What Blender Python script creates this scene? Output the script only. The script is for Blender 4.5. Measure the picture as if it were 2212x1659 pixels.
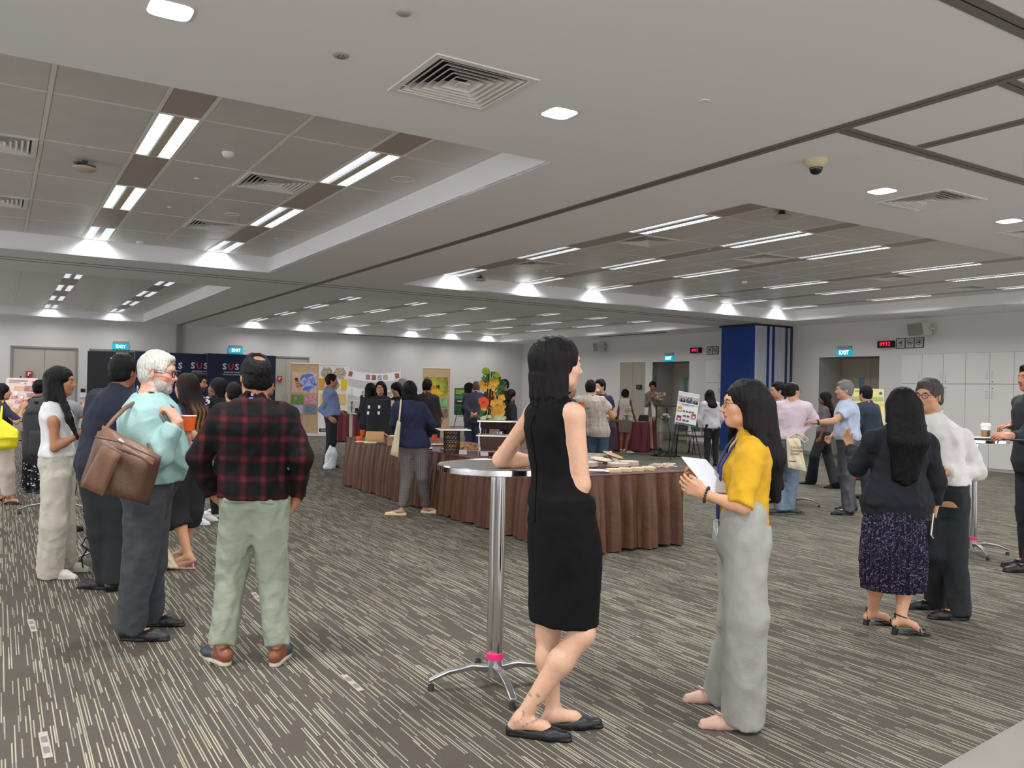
import bpy, math, random
import numpy as np
from mathutils import Vector, Matrix
random.seed(7)
# ------------------------------------------------------------------ camera, world, exposure
for o in list(bpy.data.objects): bpy.data.objects.remove(o)
SC = bpy.context.scene
COL = SC.collection
FPX, IW, IH, EYE = 1786., 2212, 1659, 1.5
RHO, PIT = math.radians(1.22), math.radians(.39)
_Z = Vector((0, -math.sin(PIT), math.cos(PIT))); CF = Vector((0, math.cos(PIT), math.sin(PIT)))
CR = Vector((1, 0, 0))*math.cos(RHO)+_Z*math.sin(RHO)
CU = Vector((-1, 0, 0))*math.sin(RHO)+_Z*math.cos(RHO)
cd = bpy.data.cameras.new('camera'); cam = bpy.data.objects.new('camera', cd); COL.objects.link(cam)
cd.sensor_width = 36; cd.lens = 36*FPX/IW; cd.clip_start = .05; cd.clip_end = 200
m = Matrix((CR, CU, -CF)).transposed().to_4x4(); m.translation = (0, 0, EYE); cam.matrix_world = m
SC.camera = cam
w = bpy.data.worlds.new('world'); SC.world = w; w.use_nodes = True
w.node_tree.nodes['Background'].inputs[0].default_value = (.95, .95, 1, 1)
w.node_tree.nodes['Background'].inputs[1].default_value = 1.6
SC.view_settings.view_transform = 'Standard'; SC.view_settings.look = 'None'
SC.view_settings.exposure = 0.66; SC.view_settings.gamma = 1; SC.view_settings.use_curve_mapping = False
LAMP_W, DOWN_W, EMIT = 13., 28., 2.0

# ------------------------------------------------------------------ frames of reference
AZ = math.radians(58.2)
UX = Vector((math.sin(AZ), math.cos(AZ), 0)); VX = Vector((-math.cos(AZ), math.sin(AZ), 0))
ROOMROT = math.atan2(UX.y, UX.x)
def R(u, v, z=0.): return UX*u+VX*v+Vector((0, 0, z))
def ray(x, y): return CF*FPX+CR*(x-IW/2)-CU*(y-IH/2)
def atz(x, y, z=0.):
    d = ray(x, y); t = (z-EYE)/d.z; return Vector((d.x*t, d.y*t, z))
def aty(x, y, Y):
    d = ray(x, y); t = Y/d.y; return Vector((d.x*t, Y, EYE+d.z*t))
def atu(x, y, k):
    d = ray(x, y); t = k/d.dot(UX); return Vector((d.dot(UX)*t, d.dot(VX)*t, EYE+d.z*t))
def atv(x, y, k):
    d = ray(x, y); t = k/d.dot(VX); return Vector((d.dot(UX)*t, d.dot(VX)*t, EYE+d.z*t))

# ------------------------------------------------------------------ materials
MATS = {}
def lin(c):
    return tuple(((x/255.)/12.92 if x/255. <= .04045 else ((x/255.+.055)/1.055)**2.4) for x in c)+(1,)
def mat(name, rgb=(200, 200, 200), rough=.6, metal=0., var=0., vs=8., bump=0., bs=60., emit=0., attr=False,
        stretch=None, trans=0., alpha=1., sheen=0., spec=.5, vrgb=None, coat=0.):
    if name in MATS: return MATS[name]
    M = bpy.data.materials.new(name); M.use_nodes = True; T = M.node_tree; N = T.nodes; L = T.links
    b = N['Principled BSDF']; b.inputs['Roughness'].default_value = rough; b.inputs['Metallic'].default_value = metal
    b.inputs['Base Color'].default_value = lin(rgb); b.inputs['Specular IOR Level'].default_value = spec
    if trans: b.inputs['Transmission Weight'].default_value = trans
    if alpha < 1: b.inputs['Alpha'].default_value = alpha
    if sheen: b.inputs['Sheen Weight'].default_value = sheen
    if coat: b.inputs['Coat Weight'].default_value = coat
    if emit:
        b.inputs['Emission Color'].default_value = lin(rgb); b.inputs['Emission Strength'].default_value = emit
    src = None
    if attr:
        a = N.new('ShaderNodeAttribute'); a.attribute_name = 'Col'; src = a.outputs['Color']
    tc = N.new('ShaderNodeTexCoord'); vec = tc.outputs['Object']
    if stretch:
        mp = N.new('ShaderNodeMapping'); mp.inputs['Scale'].default_value = stretch; L.new(vec, mp.inputs[0]); vec = mp.outputs[0]
    if var or vrgb:
        nz = N.new('ShaderNodeTexNoise'); nz.inputs['Scale'].default_value = vs; nz.inputs['Detail'].default_value = 5
        L.new(vec, nz.inputs['Vector'])
        mx = N.new('ShaderNodeMix'); mx.data_type = 'RGBA'
        rp = N.new('ShaderNodeMapRange'); rp.inputs[1].default_value = .35; rp.inputs[2].default_value = .65
        L.new(nz.outputs['Fac'], rp.inputs[0]); L.new(rp.outputs[0], mx.inputs[0])
        if src is not None:
            mx.blend_type = 'MULTIPLY'; L.new(src, mx.inputs[6]); mx.inputs[7].default_value = (1-var, 1-var, 1-var, 1)
        else:
            c = lin(rgb); mx.inputs[6].default_value = c
            mx.inputs[7].default_value = lin(vrgb) if vrgb else (c[0]*(1-var), c[1]*(1-var), c[2]*(1-var), 1)
        src = mx.outputs[2]
    if src is not None: L.new(src, b.inputs['Base Color'])
    if bump:
        n2 = N.new('ShaderNodeTexNoise'); n2.inputs['Scale'].default_value = bs; n2.inputs['Detail'].default_value = 4
        L.new(vec, n2.inputs['Vector']); bp = N.new('ShaderNodeBump'); bp.inputs['Strength'].default_value = bump
        bp.inputs['Distance'].default_value = .01; L.new(n2.outputs['Fac'], bp.inputs['Height']); L.new(bp.outputs[0], b.inputs['Normal'])
    MATS[name] = M; return M

def carpet_mat():
    M = bpy.data.materials.new('striped_carpet'); M.use_nodes = True; T = M.node_tree; N = T.nodes; L = T.links
    b = N['Principled BSDF']; b.inputs['Roughness'].default_value = .95; b.inputs['Specular IOR Level'].default_value = .15
    def mth(op, a, c=None, clamp=False):
        n = N.new('ShaderNodeMath'); n.operation = op; n.use_clamp = clamp
        for i, s in enumerate((a, c)):
            if s is None: continue
            if isinstance(s, (int, float)): n.inputs[i].default_value = s
            else: L.new(s, n.inputs[i])
        return n.outputs[0]
    tc = N.new('ShaderNodeTexCoord'); sp = N.new('ShaderNodeSeparateXYZ'); L.new(tc.outputs['Object'], sp.inputs[0])
    U, V = sp.outputs[0], sp.outputs[1]
    def wn(a, c, k):
        cb = N.new('ShaderNodeCombineXYZ'); L.new(a, cb.inputs[0]); L.new(c, cb.inputs[1]); cb.inputs[2].default_value = k
        n = N.new('ShaderNodeTexWhiteNoise'); n.noise_dimensions = '3D'; L.new(cb.outputs[0], n.inputs['Vector']); return n.outputs['Value'], n.outputs['Color']
    tot = None; colr = None
    for (pitch, off, k, dens) in ((.0360, 0., 1.3, .46), (.0360, .0120, 1.3, .34), (.0270, .006, 7.7, .17)):
        q = mth('DIVIDE', mth('ADD', U, off*-1), pitch); g = mth('FLOOR', q); fr = mth('SUBTRACT', q, g)
        z0 = mth('MULTIPLY', g, 0.)
        ph, _ = wn(g, z0, k)
        r = mth('ADD', mth('DIVIDE', V, .205), mth('MULTIPLY', ph, 9.))
        cell = mth('FLOOR', r); fv = mth('SUBTRACT', r, cell)
        on, cc = wn(g, cell, k+2.1+off*100)
        tile, _ = wn(mth('FLOOR', mth('DIVIDE', U, .5)), mth('FLOOR', mth('DIVIDE', V, .5)), 3.)
        gate = mth('GREATER_THAN', mth('ADD', on, mth('MULTIPLY', tile, .12)), 1-dens)
        line = mth('LESS_THAN', mth('ABSOLUTE', mth('SUBTRACT', fr, .5)), .0026/pitch)
        s = mth('MULTIPLY', gate, line)
        tot = s if tot is None else mth('MAXIMUM', tot, s)
        if colr is None: colr = cc
    nz = N.new('ShaderNodeTexNoise'); nz.inputs['Scale'].default_value = 190; nz.inputs['Detail'].default_value = 3
    L.new(tc.outputs['Object'], nz.inputs['Vector'])
    n3 = N.new('ShaderNodeTexNoise'); n3.inputs['Scale'].default_value = .9; n3.inputs['Detail'].default_value = 3; L.new(tc.outputs['Object'], n3.inputs['Vector'])
    base = N.new('ShaderNodeMix'); base.data_type = 'RGBA'; L.new(nz.outputs['Fac'], base.inputs[0])
    base.inputs[6].default_value = lin((52, 48, 43)); base.inputs[7].default_value = lin((108, 100, 90))
    # faint tile seams
    def seam(X):
        q = mth('DIVIDE', X, .5); f = mth('SUBTRACT', q, mth('FLOOR', q)); return mth('LESS_THAN', f, .005)
    sm = mth('MULTIPLY', mth('MAXIMUM', seam(U), seam(V)), .45)
    b2 = N.new('ShaderNodeMix'); b2.data_type = 'RGBA'; L.new(sm, b2.inputs[0]); L.new(base.outputs[2], b2.inputs[6]); b2.inputs[7].default_value = lin((40, 37, 35))
    ramp = N.new('ShaderNodeValToRGB'); cr = ramp.color_ramp
    cr.elements[0].position = 0; cr.elements[0].color = lin((172, 168, 148)); cr.elements[1].position = 1; cr.elements[1].color = lin((144, 152, 136))
    e = cr.elements.new(.35); e.color = lin((182, 176, 154)); e = cr.elements.new(.6); e.color = lin((146, 150, 138)); e = cr.elements.new(.8); e.color = lin((170, 162, 136))
    cr.interpolation = 'CONSTANT'
    sc = N.new('ShaderNodeSeparateColor'); L.new(colr, sc.inputs[0]); L.new(sc.outputs[1], ramp.inputs[0])
    fin = N.new('ShaderNodeMix'); fin.data_type = 'RGBA'
    L.new(mth('MULTIPLY', tot, mth('ADD', mth('MULTIPLY', nz.outputs['Fac'], .5), .55), True), fin.inputs[0]); L.new(b2.outputs[2], fin.inputs[6]); L.new(ramp.outputs[0], fin.inputs[7])
    L.new(fin.outputs[2], b.inputs['Base Color'])
    bp = N.new('ShaderNodeBump'); bp.inputs['Strength'].default_value = .5; bp.inputs['Distance'].default_value = .004
    L.new(nz.outputs['Fac'], bp.inputs['Height']); L.new(bp.outputs[0], b.inputs['Normal'])
    return M

# ------------------------------------------------------------------ mesh helpers
def link(o, parent=None):
    COL.objects.link(o)
    if parent is not None: o.parent = parent
    return o
def mesh_arrays(name, V, F, material=None, parent=None, smooth=True, col=None, k=4):
    me = bpy.data.meshes.new(name); V = np.asarray(V, dtype=np.float32); F = np.asarray(F, dtype=np.int32)
    me.vertices.add(len(V)); me.vertices.foreach_set('co', V.ravel())
    me.loops.add(F.size); me.loops.foreach_set('vertex_index', F.ravel())
    me.polygons.add(len(F)); me.polygons.foreach_set('loop_start', np.arange(0, F.size, F.shape[1], dtype=np.int32))
    me.polygons.foreach_set('use_smooth', np.full(len(F), smooth))
    if col is not None:
        a = me.color_attributes.new('Col', 'FLOAT_COLOR', 'POINT')
        c = np.ones((len(V), 4), np.float32); c[:, :3] = col; a.data.foreach_set('color', c.ravel())
    me.update(calc_edges=True)
    if material: me.materials.append(material)
    return link(bpy.data.objects.new(name, me), parent)
class MB:
    def __init__(s): s.v = []; s.f = []; s.mi = []; s.m = 0
    def add(s, vs, fs, m=None):
        n = len(s.v); s.v += [tuple(p) for p in vs]; s.f += [tuple(i+n for i in f) for f in fs]; s.mi += [s.m if m is None else m]*len(fs); return s
    def box(s, c, d, rot=0., m=None, M=None):
        x, y, z = d[0]/2, d[1]/2, d[2]/2; c = Vector(c)
        pts = [Vector((a*x, b*y, e*z)) for a in (-1, 1) for b in (-1, 1) for e in (-1, 1)]
        if M is None: M = Matrix.Rotation(rot, 3, 'Z')
        return s.add([c+M@p for p in pts], [(0, 1, 3, 2), (4, 6, 7, 5), (0, 4, 5, 1), (2, 3, 7, 6), (0, 2, 6, 4), (1, 5, 7, 3)], m)
    def quad(s, a, b, c, d, m=None): return s.add([a, b, c, d], [(0, 1, 2, 3)], m)
    def tube(s, pts, r, n=8, m=None, cap=True):
        pts = [Vector(p) for p in pts]; rs = r if isinstance(r, (list, tuple)) else [r]*len(pts); vs = []; fs = []
        up = Vector((0, 0, 1)); prev = None
        for i, p in enumerate(pts):
            t = (pts[min(i+1, len(pts)-1)]-pts[max(i-1, 0)]).normalized()
            x = (prev - t*prev.dot(t)) if prev is not None else (up.cross(t) if abs(t.z) < .95 else Vector((1, 0, 0)).cross(t))
            x.normalize(); prev = x; y = t.cross(x)
            for j in range(n):
                a = 2*math.pi*j/n; vs.append(p+(x*math.cos(a)+y*math.sin(a))*rs[i])
        for i in range(len(pts)-1):
            for j in range(n): fs.append((i*n+j, i*n+(j+1) % n, (i+1)*n+(j+1) % n, (i+1)*n+j))
        if cap: fs += [tuple(range(n-1, -1, -1)), tuple((len(pts)-1)*n+j for j in range(n))]
        return s.add(vs, fs, m)
    def lathe(s, prof, c=(0, 0, 0), n=24, m=None, cap=True):
        c = Vector(c); vs = []; fs = []; ix = []
        for (r, z) in prof:
            if r < 1e-4: ix.append([len(vs)]*n); vs.append(c+Vector((0, 0, z))); continue
            ix.append(list(range(len(vs), len(vs)+n)))
            for j in range(n): a = 2*math.pi*j/n; vs.append(c+Vector((r*math.cos(a), r*math.sin(a), z)))
        for i in range(len(prof)-1):
            for j in range(n):
                q = []; [q.append(k) for k in (ix[i][j], ix[i][(j+1) % n], ix[i+1][(j+1) % n], ix[i+1][j]) if k not in q]
                if len(q) > 2: fs.append(tuple(q))
        flat = not cap or all(abs(q[1]-prof[0][1]) < 1e-6 for q in prof)
        if prof[0][0] > 1e-4 and not flat: fs.append(tuple(ix[0][::-1]))
        if prof[-1][0] > 1e-4 and not flat: fs.append(tuple(ix[-1]))
        return s.add(vs, fs, m)
    def build(s, name, mats, parent=None, smooth=False, loc=None, rot=0.):
        me = bpy.data.meshes.new(name); me.from_pydata([tuple(p) for p in s.v], [], s.f)
        for x in (mats if isinstance(mats, (list, tuple)) else [mats]): me.materials.append(x)
        me.polygons.foreach_set('material_index', s.mi); me.polygons.foreach_set('use_smooth', [smooth]*len(s.f)); me.update()
        if smooth: me.set_sharp_from_angle(angle=math.radians(50))
        o = link(bpy.data.objects.new(name, me), parent)
        if loc is not None: o.location = loc; o.rotation_euler.z = rot
        return o
def smooth_angle(o, ang=40):
    me = o.data; me.polygons.foreach_set('use_smooth', [True]*len(me.polygons)); me.set_sharp_from_angle(angle=math.radians(ang))
    return o
def tag(o, label, cat, group=None, kind=None):
    if label: o['label'] = label
    if cat: o['category'] = cat
    if group: o['group'] = group
    if kind: o['kind'] = kind
    return o
def thing(name, label, cat, loc=(0, 0, 0), rot=0., group=None):
    o = bpy.data.objects.new(name, None); o.empty_display_size = .1; COL.objects.link(o); o.location = loc; o.rotation_euler.z = rot
    return tag(o, label, cat, group)
def struct(o, label=None):
    o['kind'] = 'structure'
    if label: o['label'] = label
    return o
def dup(root, loc, rot=None, label=None, group=None):
    r = root.copy(); COL.objects.link(r); r.location = loc
    if rot is not None: r.rotation_euler.z = rot
    if label: r['label'] = label
    if group: r['group'] = group
    for ch in list(root.children):
        c = ch.copy(); COL.objects.link(c); c.parent = r
        for g in list(ch.children):
            d = g.copy(); COL.objects.link(d); d.parent = c
    return r
def text(name, s, size, material, parent=None, loc=(0, 0, 0), rot=(0, 0, 0), ext=.0015, align='CENTER', bold=0., space=1., sx=1.):
    cu = bpy.data.curves.new(name, 'FONT'); cu.body = s; cu.size = size; cu.align_x = align; cu.align_y = 'CENTER'; cu.extrude = ext; cu.offset = bold; cu.space_character = space
    cu.resolution_u = 2
    t = bpy.data.objects.new(name, cu); COL.objects.link(t)
    me = bpy.data.meshes.new_from_object(t.evaluated_get(bpy.context.evaluated_depsgraph_get())); bpy.data.objects.remove(t)
    me.materials.clear(); me.materials.append(material)
    o = link(bpy.data.objects.new(name, me), parent); o.location = loc; o.rotation_euler = rot; o.scale = (sx, 1, 1); return o
# a frame whose local x runs along +u, y along +v (identity rotation ROOMROT)
def rthing(name, label, cat, u, v, z=0., rot=0., group=None): return thing(name, label, cat, R(u, v, z), ROOMROT+rot, group)

# ------------------------------------------------------------------ common materials
WHITE = mat('white_plaster', (208, 206, 203), .9, bump=.05, bs=300)
CEILM = mat('ceiling_paint', (240, 240, 240), .9, bump=.04, bs=400)
PANEL = mat('ceiling_panel_metal', (222, 219, 215), .42, .12, var=.06, vs=3)
PANELD = mat('ceiling_infill_dark', (180, 168, 160), .5, .12, var=.06, vs=3)
TBAR = mat('ceiling_tbar', (236, 232, 228), .5)
TRACKG = mat('track_grey', (128, 124, 118), .5, .4)
BLACK = mat('matt_black', (14, 14, 15), .7)
SLOT = mat('slot_dark', (40, 40, 44), .8)
CHROME = mat('polished_chrome', (214, 214, 216), .12, 1., bump=.02, bs=20)
STEEL = mat('brushed_steel', (190, 190, 190), .3, 1.)
DOORM = mat('door_laminate', (176, 170, 160), .6, var=.04, vs=2)
EMW = mat('lamp_tube', (250, 252, 255), .5, emit=EMIT)
EMD = mat('downlight_glow', (244, 248, 255), .5, emit=14)
WPLAST = mat('white_plastic', (232, 230, 226), .4)
PAPER = mat('white_paper', (236, 236, 238), .8)
# ------------------------------------------------------------------ setting
ZC, ZT = 3.32, 3.57
UW, VW = 17.7, 27.8
UL, VN = -7.0, -2.5
def rbox(mb, u0, u1, v0, v1, z0, z1, m=None):
    mb.box(R((u0+u1)/2, (v0+v1)/2, (z0+z1)/2), (u1-u0, v1-v0, z1-z0), ROOMROT, m); return mb
CARPET = carpet_mat()
def local_box(name, mats, u0, u1, v0, v1, z0, z1, parent=None):
    mb = MB(); mb.box((0, 0, 0), (u1-u0, v1-v0, z1-z0))
    o = mb.build(name, mats, parent); o.location = R((u0+u1)/2, (v0+v1)/2, (z0+z1)/2); o.rotation_euler.z = ROOMROT; return o
fl = MB(); fl.box((0, 0, -.05), (UW+12, VW+8, .1)); flo = fl.build('floor', CARPET); flo.location = R((UW+12)/2-9.5, (VW+8)/2-6, 0); flo.rotation_euler.z = ROOMROT
struct(flo, 'dark grey carpet with thin cream and green dashed stripes')
# foyer floor in the near right corner, widened out of view to bounce light upward
c0, c1 = atz(2032, 1659), atz(2212, 1556)
dd = (c1-c0).normalized(); nn = Vector((dd.y, -dd.x, 0))
ft = MB(); p0 = c0-dd*7.0; p1 = c1+dd*7.5
for a, b, z in ((0, 7.5, .004),):
    ft.add([p0+nn*a, p1+nn*a, p1+nn*b, p0+nn*b, p0+nn*a+Vector((0, 0, z)), p1+nn*a+Vector((0, 0, z)), p1+nn*b+Vector((0, 0, z)), p0+nn*b+Vector((0, 0, z))],
           [(0, 1, 5, 4), (4, 5, 6, 7), (3, 2, 1, 0)])
struct(ft.build('trim_1', mat('foyer_vinyl', (132, 124, 116), .45, var=.05, vs=3)), 'beige vinyl floor edge beyond the carpet')
# coffers: (u0,u1,v0,v1)
COF = [(-3.15, 3.7, 5.45, 13.55), (6.0, 16.4, 5.5, 13.5), (-3.15, 3.7, 16.05, 27.4), (6.0, 16.4, 16.05, 27.4)]
HOLES = [(a-.30, a+.30, b-.30, b+.30) for a, b in ((2.32, 4.38), (7.25, 4.45), (9.55, 4.55))]
CUTS = COF+HOLES
us = sorted({UL, UW+.3} | {c[0] for c in CUTS} | {c[1] for c in CUTS}); vs = sorted({VN, VW+.3} | {c[2] for c in CUTS} | {c[3] for c in CUTS})
cm = MB()
for i in range(len(us)-1):
    for j in range(len(vs)-1):
        a, b = (us[i]+us[i+1])/2, (vs[j]+vs[j+1])/2
        if any(c[0] < a < c[1] and c[2] < b < c[3] for c in CUTS): continue
        rbox(cm, us[i], us[i+1], vs[j], vs[j+1], ZC, ZC+.02)
for (a, b, c, d) in COF:
    for (p, q, r, s) in ((a-.02, a, c, d), (b, b+.02, c, d), (a, b, c-.02, c), (a, b, d, d+.02)): rbox(cm, p, q, r, s, ZC+.003, ZT+.10)
    rbox(cm, a-.02, b+.02, c-.02, d+.02, ZT+.08, ZT+.10)
ceil = struct(cm.build('ceiling', CEILM), 'pale painted ceiling with recessed tiled bays')
# tile grids
def edges(strips, u0, u1, fill):
    """returns list of (ua, ub, kind) kind: 'S' light strip, 'P' panel"""
    out = []; cur = u0
    for s in strips+[None]:
        end = s-.165 if s is not None else u1
        w_ = end-cur
        if w_ > .12:
            n = max(1, round(w_/.66)); g = w_/n
            for k in range(n): out.append((cur+k*g, cur+(k+1)*g, 'P'))
        if s is not None: out.append((s-.165, s+.165, 'S')); cur = s+.165
    return out
STR = {0: [-2.33, -.62, 1.15, 2.87], 1: [7.0, 8.65, 10.28, 12.58, 14.12, 15.78], 2: [-2.33, -.62, 1.2, 2.9], 3: [7.0, 8.7, 10.38, 12.66, 14.28, 15.86]}
VROW = {0: [5.45, 6.83, 8.21, 9.6, 10.98, 12.38, 13.55], 1: [5.5, 6.93, 8.31, 9.68, 11.02, 12.40, 13.5],
        2: [16.05, 17.65, 19.05, 20.42, 21.8, 23.18, 24.58, 26.0, 27.4], 3: [16.05, 17.65, 19.05, 20.42, 21.8, 23.18, 24.58, 26.0, 27.4]}
LITROW = {0: [1, 3, 5], 1: [1, 3, 5], 2: [1, 3, 5, 7], 3: [1, 3, 5, 7]}
meshc = {}
def panel_obj(w_, l_, m):
    key = (round(w_, 3), round(l_, 3), m.name)
    if key not in meshc:
        mb = MB(); a, b = w_/2-.012, l_/2-.010; c, d = a-.012, b-.012
        top = .012
        mb.add([(-a, -b, top), (a, -b, top), (a, b, top), (-a, b, top), (-c, -d, 0), (c, -d, 0), (c, d, 0), (-c, d, 0)],
               [(4, 7, 6, 5), (0, 4, 5, 1), (1, 5, 6, 2), (2, 6, 7, 3), (3, 7, 4, 0)])
        o = mb.build('ceiling_panel', m); me = o.data; bpy.data.objects.remove(o); meshc[key] = me
    return meshc[key]
# twin-tube louvre light prototype
def make_light(ln):
    t = thing('ceiling_light', 'x', 'ceiling light')
    f = MB(); w2, l2 = .155, ln/2-.01
    for sx in (-1, 1): f.box((sx*(w2-.004), 0, .012), (.008, 2*l2, .03))
    for sy in (-1, 1): f.box((0, sy*(l2-.004), .012), (2*w2, .008, .03))
    f.box((0, 0, .045), (2*w2, 2*l2, .004))
    f.build('frame', WPLAST, t)
    MB().box((0, 0, .003), (.066, 2*l2-.016, .012)).build('centre_plate', mat('beige_plate', (196, 184, 162), .5), t)
    for sx in (-1, 1):
        lo = MB()
        n = 22
        for k in range(n): lo.box((sx*.094, -l2+(k+.5)*2*l2/n, .010), (.112, .0035, .014))
        for q in (-.055, .055): lo.box((sx*.094+q, 0, .010), (.003, 2*l2-.02, .016))
        lo.build('louvre', mat('louvre_silver', (190, 194, 200), .3, .6), t)
        MB().box((sx*.094, 0, .032), (.104, 2*l2-.03, .008)).build('lamp_panel', EMW, t)
    return t
ORD = ['first', 'second', 'third', 'fourth', 'fifth', 'sixth', 'seventh', 'eighth']
BAY = {0: 'near left ceiling bay', 1: 'near right ceiling bay', 2: 'far left ceiling bay', 3: 'far right ceiling bay'}
protoL = {}
def area(name, loc, sx, sy, power, rz, spread=160, parent=None, col=(.96, .98, 1)):
    l = bpy.data.lights.new(name, 'AREA'); l.shape = 'RECTANGLE'; l.size = sx; l.size_y = sy; l.energy = power; l.spread = math.radians(spread); l.color = col
    o = bpy.data.objects.new(name, l); COL.objects.link(o); o.location = loc; o.rotation_euler.z = rz
    if parent: o.parent = parent
    return o
npan = 0
VT = {0: [(-.07, 8.55), (-.07, 11.35), (2.35, 8.56), (2.35, 11.35)], 1: [(7.48, 8.66), (7.48, 11.4)]+[tuple((lambda p: (p.dot(UX), p.dot(VX)))(atz(x, y, ZT))) for x, y in ((1637, 557), (1565, 640), (1920, 600), (2075, 620))], 2: [], 3: []}
VPOS = []
for ci, (a, b, c, d) in enumerate(COF):
    segs = edges(STR[ci], a, b, 0); vr = VROW[ci]; tb = MB()
    for (ua, ub, kd) in segs:
        if kd == 'P' or True:
            rbox(tb, ub-.016, ub+.016, c, d, ZT-.002, ZT+.016)
        for j in range(len(vr)-1):
            if kd == 'S' and j in LITROW[ci]:
                key = round(vr[j+1]-vr[j], 1)
                k = STR[ci].index(round((ua+ub)/2, 3)) if round((ua+ub)/2, 3) in STR[ci] else min(range(len(STR[ci])), key=lambda q: abs(STR[ci][q]-(ua+ub)/2))
                loc = R((ua+ub)/2, (vr[j]+vr[j+1])/2, ZT)
                lab = 'louvred light, %s from front, %s row from left, %s' % (ORD[LITROW[ci].index(j)], ORD[k], BAY[ci])
                if key not in protoL:
                    t = make_light(vr[j+1]-vr[j]); protoL[key] = t; t.location = loc; t.rotation_euler.z = ROOMROT; t['label'] = lab
                else: t = dup(protoL[key], loc, ROOMROT, lab)
                t['group'] = 'ceiling lights of the '+BAY[ci]
                far = ci >= 2
                area('lamp', loc-Vector((0, 0, .012)), .27, 1.3, LAMP_W*(1.0 if not far else .8), ROOMROT, 150)
            else:
                mm = PANEL if kd == 'P' else PANELD
                v0_, v1_ = vr[j], vr[j+1]; hit = [q for q in VT[ci] if ua <= q[0] < ub and v0_ <= q[1] < v1_ and kd == 'P']
                if hit:
                    md_ = (v0_+v1_)/2; lowh = hit[0][1] < md_; VPOS.append(((ua+ub)/2, (v0_+md_)/2 if lowh else (md_+v1_)/2)); v0_, v1_ = (md_, v1_) if lowh else (v0_, md_); rbox(tb, ua, ub, md_-.010, md_+.010, ZT-.001, ZT+.015)
                me = panel_obj(ub-ua, v1_-v0_, mm)
                o = bpy.data.objects.new('ceiling_panel', me); COL.objects.link(o); o.parent = ceil
                o.location = R((ua+ub)/2, (v0_+v1_)/2, ZT); o.rotation_euler.z = ROOMROT; npan += 1
    for vv in vr[1:-1]: rbox(tb, a, b, vv-.010, vv+.010, ZT-.001, ZT+.015)
    rbox(tb, a, b, c, d, ZT+.055, ZT+.06)
    o = tb.build('ceiling_grid', TBAR, ceil)
# tracks of the folding partitions
def track(u0, u1, v0, v1, wid=.052):
    t = MB(); s = MB(); al = (u1-u0) < (v1-v0)
    if al:
        uc = (u0+u1)/2; rbox(t, uc-wid-.006, uc-.006, v0, v1, ZC-.004, ZC+.001); rbox(t, uc+.006, uc+wid+.006, v0, v1, ZC-.004, ZC+.001); rbox(s, uc-.006, uc+.006, v0, v1, ZC-.001, ZC+.001)
    else:
        vc = (v0+v1)/2; rbox(t, u0, u1, vc-wid-.006, vc-.006, ZC-.004, ZC+.001); rbox(t, u0, u1, vc+.006, vc+wid+.006, ZC-.004, ZC+.001); rbox(s, u0, u1, vc-.006, vc+.006, ZC-.001, ZC+.001)
    o = t.build('partition_track', TRACKG, ceil); s.build('track_slot', BLACK, ceil)
track(4.80, 4.80, -1, VW); track(4.87, UW, 3.61, 3.61); track(5.63, 5.63, -.5, 3.54); track(4.87, 7.5, 2.54, 2.54, .045)
track(1.0, 4.72, 2.13, 2.13)
for vv in (14.45, 14.75): track(UL, 4.73, vv, vv, .022); track(4.87, UW-1.5, vv, vv, .022)
# walls
WM = WHITE
wf = MB()
DF = [(.28, 1.95, 2.44), (2.3, 3.9, 2.44), (5.6, 7.1, 2.44), (7.46, 9.0, 2.44)]
cur = UL
for (a, b, z) in DF+[(UW+.3, UW+.3, 0)]:
    rbox(wf, cur, a, VW, VW+.2, 0, ZC+.3)
    if b > a: rbox(wf, a, b, VW, VW+.2, z, ZC+.3)
    cur = b
wall_far = struct(wf.build('wall_back', WM), 'pale grey far wall with flush double doors')
wr = MB()
# right wall: door recesses
DR = [(12.06, 13.75, 2.48), (18.42, 20.06, 2.47), (20.4, 21.68, 2.48)]
cur = VN
for (a, b, z) in sorted(DR+[(7.98, 11.48, 2.5), (16.5, 17.7, 2.5)])+[(VW+.2, VW+.2, 0)]:
    rbox(wr, UW, UW+.2, cur, a, 0, ZC+.3)
    if b > a: rbox(wr, UW, UW+.2, a, b, z, ZC+.3)
    cur = b
wall_r = struct(wr.build('wall_right', WM), 'pale wall with cupboards, exits and signs')
def skirting(name, f):
    mb = MB(); f(mb); return struct(mb.build(name, mat('skirting_grey', (150, 144, 138), .5)))
skirting('baseboard_back', lambda mb: [rbox(mb, a, b, VW-.012, VW, 0, .08) for a, b in ((UL, .28), (1.95, 2.3), (3.9, 5.6), (7.1, 7.46), (9.0, UW))])
skirting('baseboard_right', lambda mb: [rbox(mb, UW-.012, UW, a, b, 0, .08) for a, b in ((VN, 6.4), (11.5, 12.06), (13.75, 18.42), (20.06, 20.4), (21.68, VW-.012))])
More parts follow.
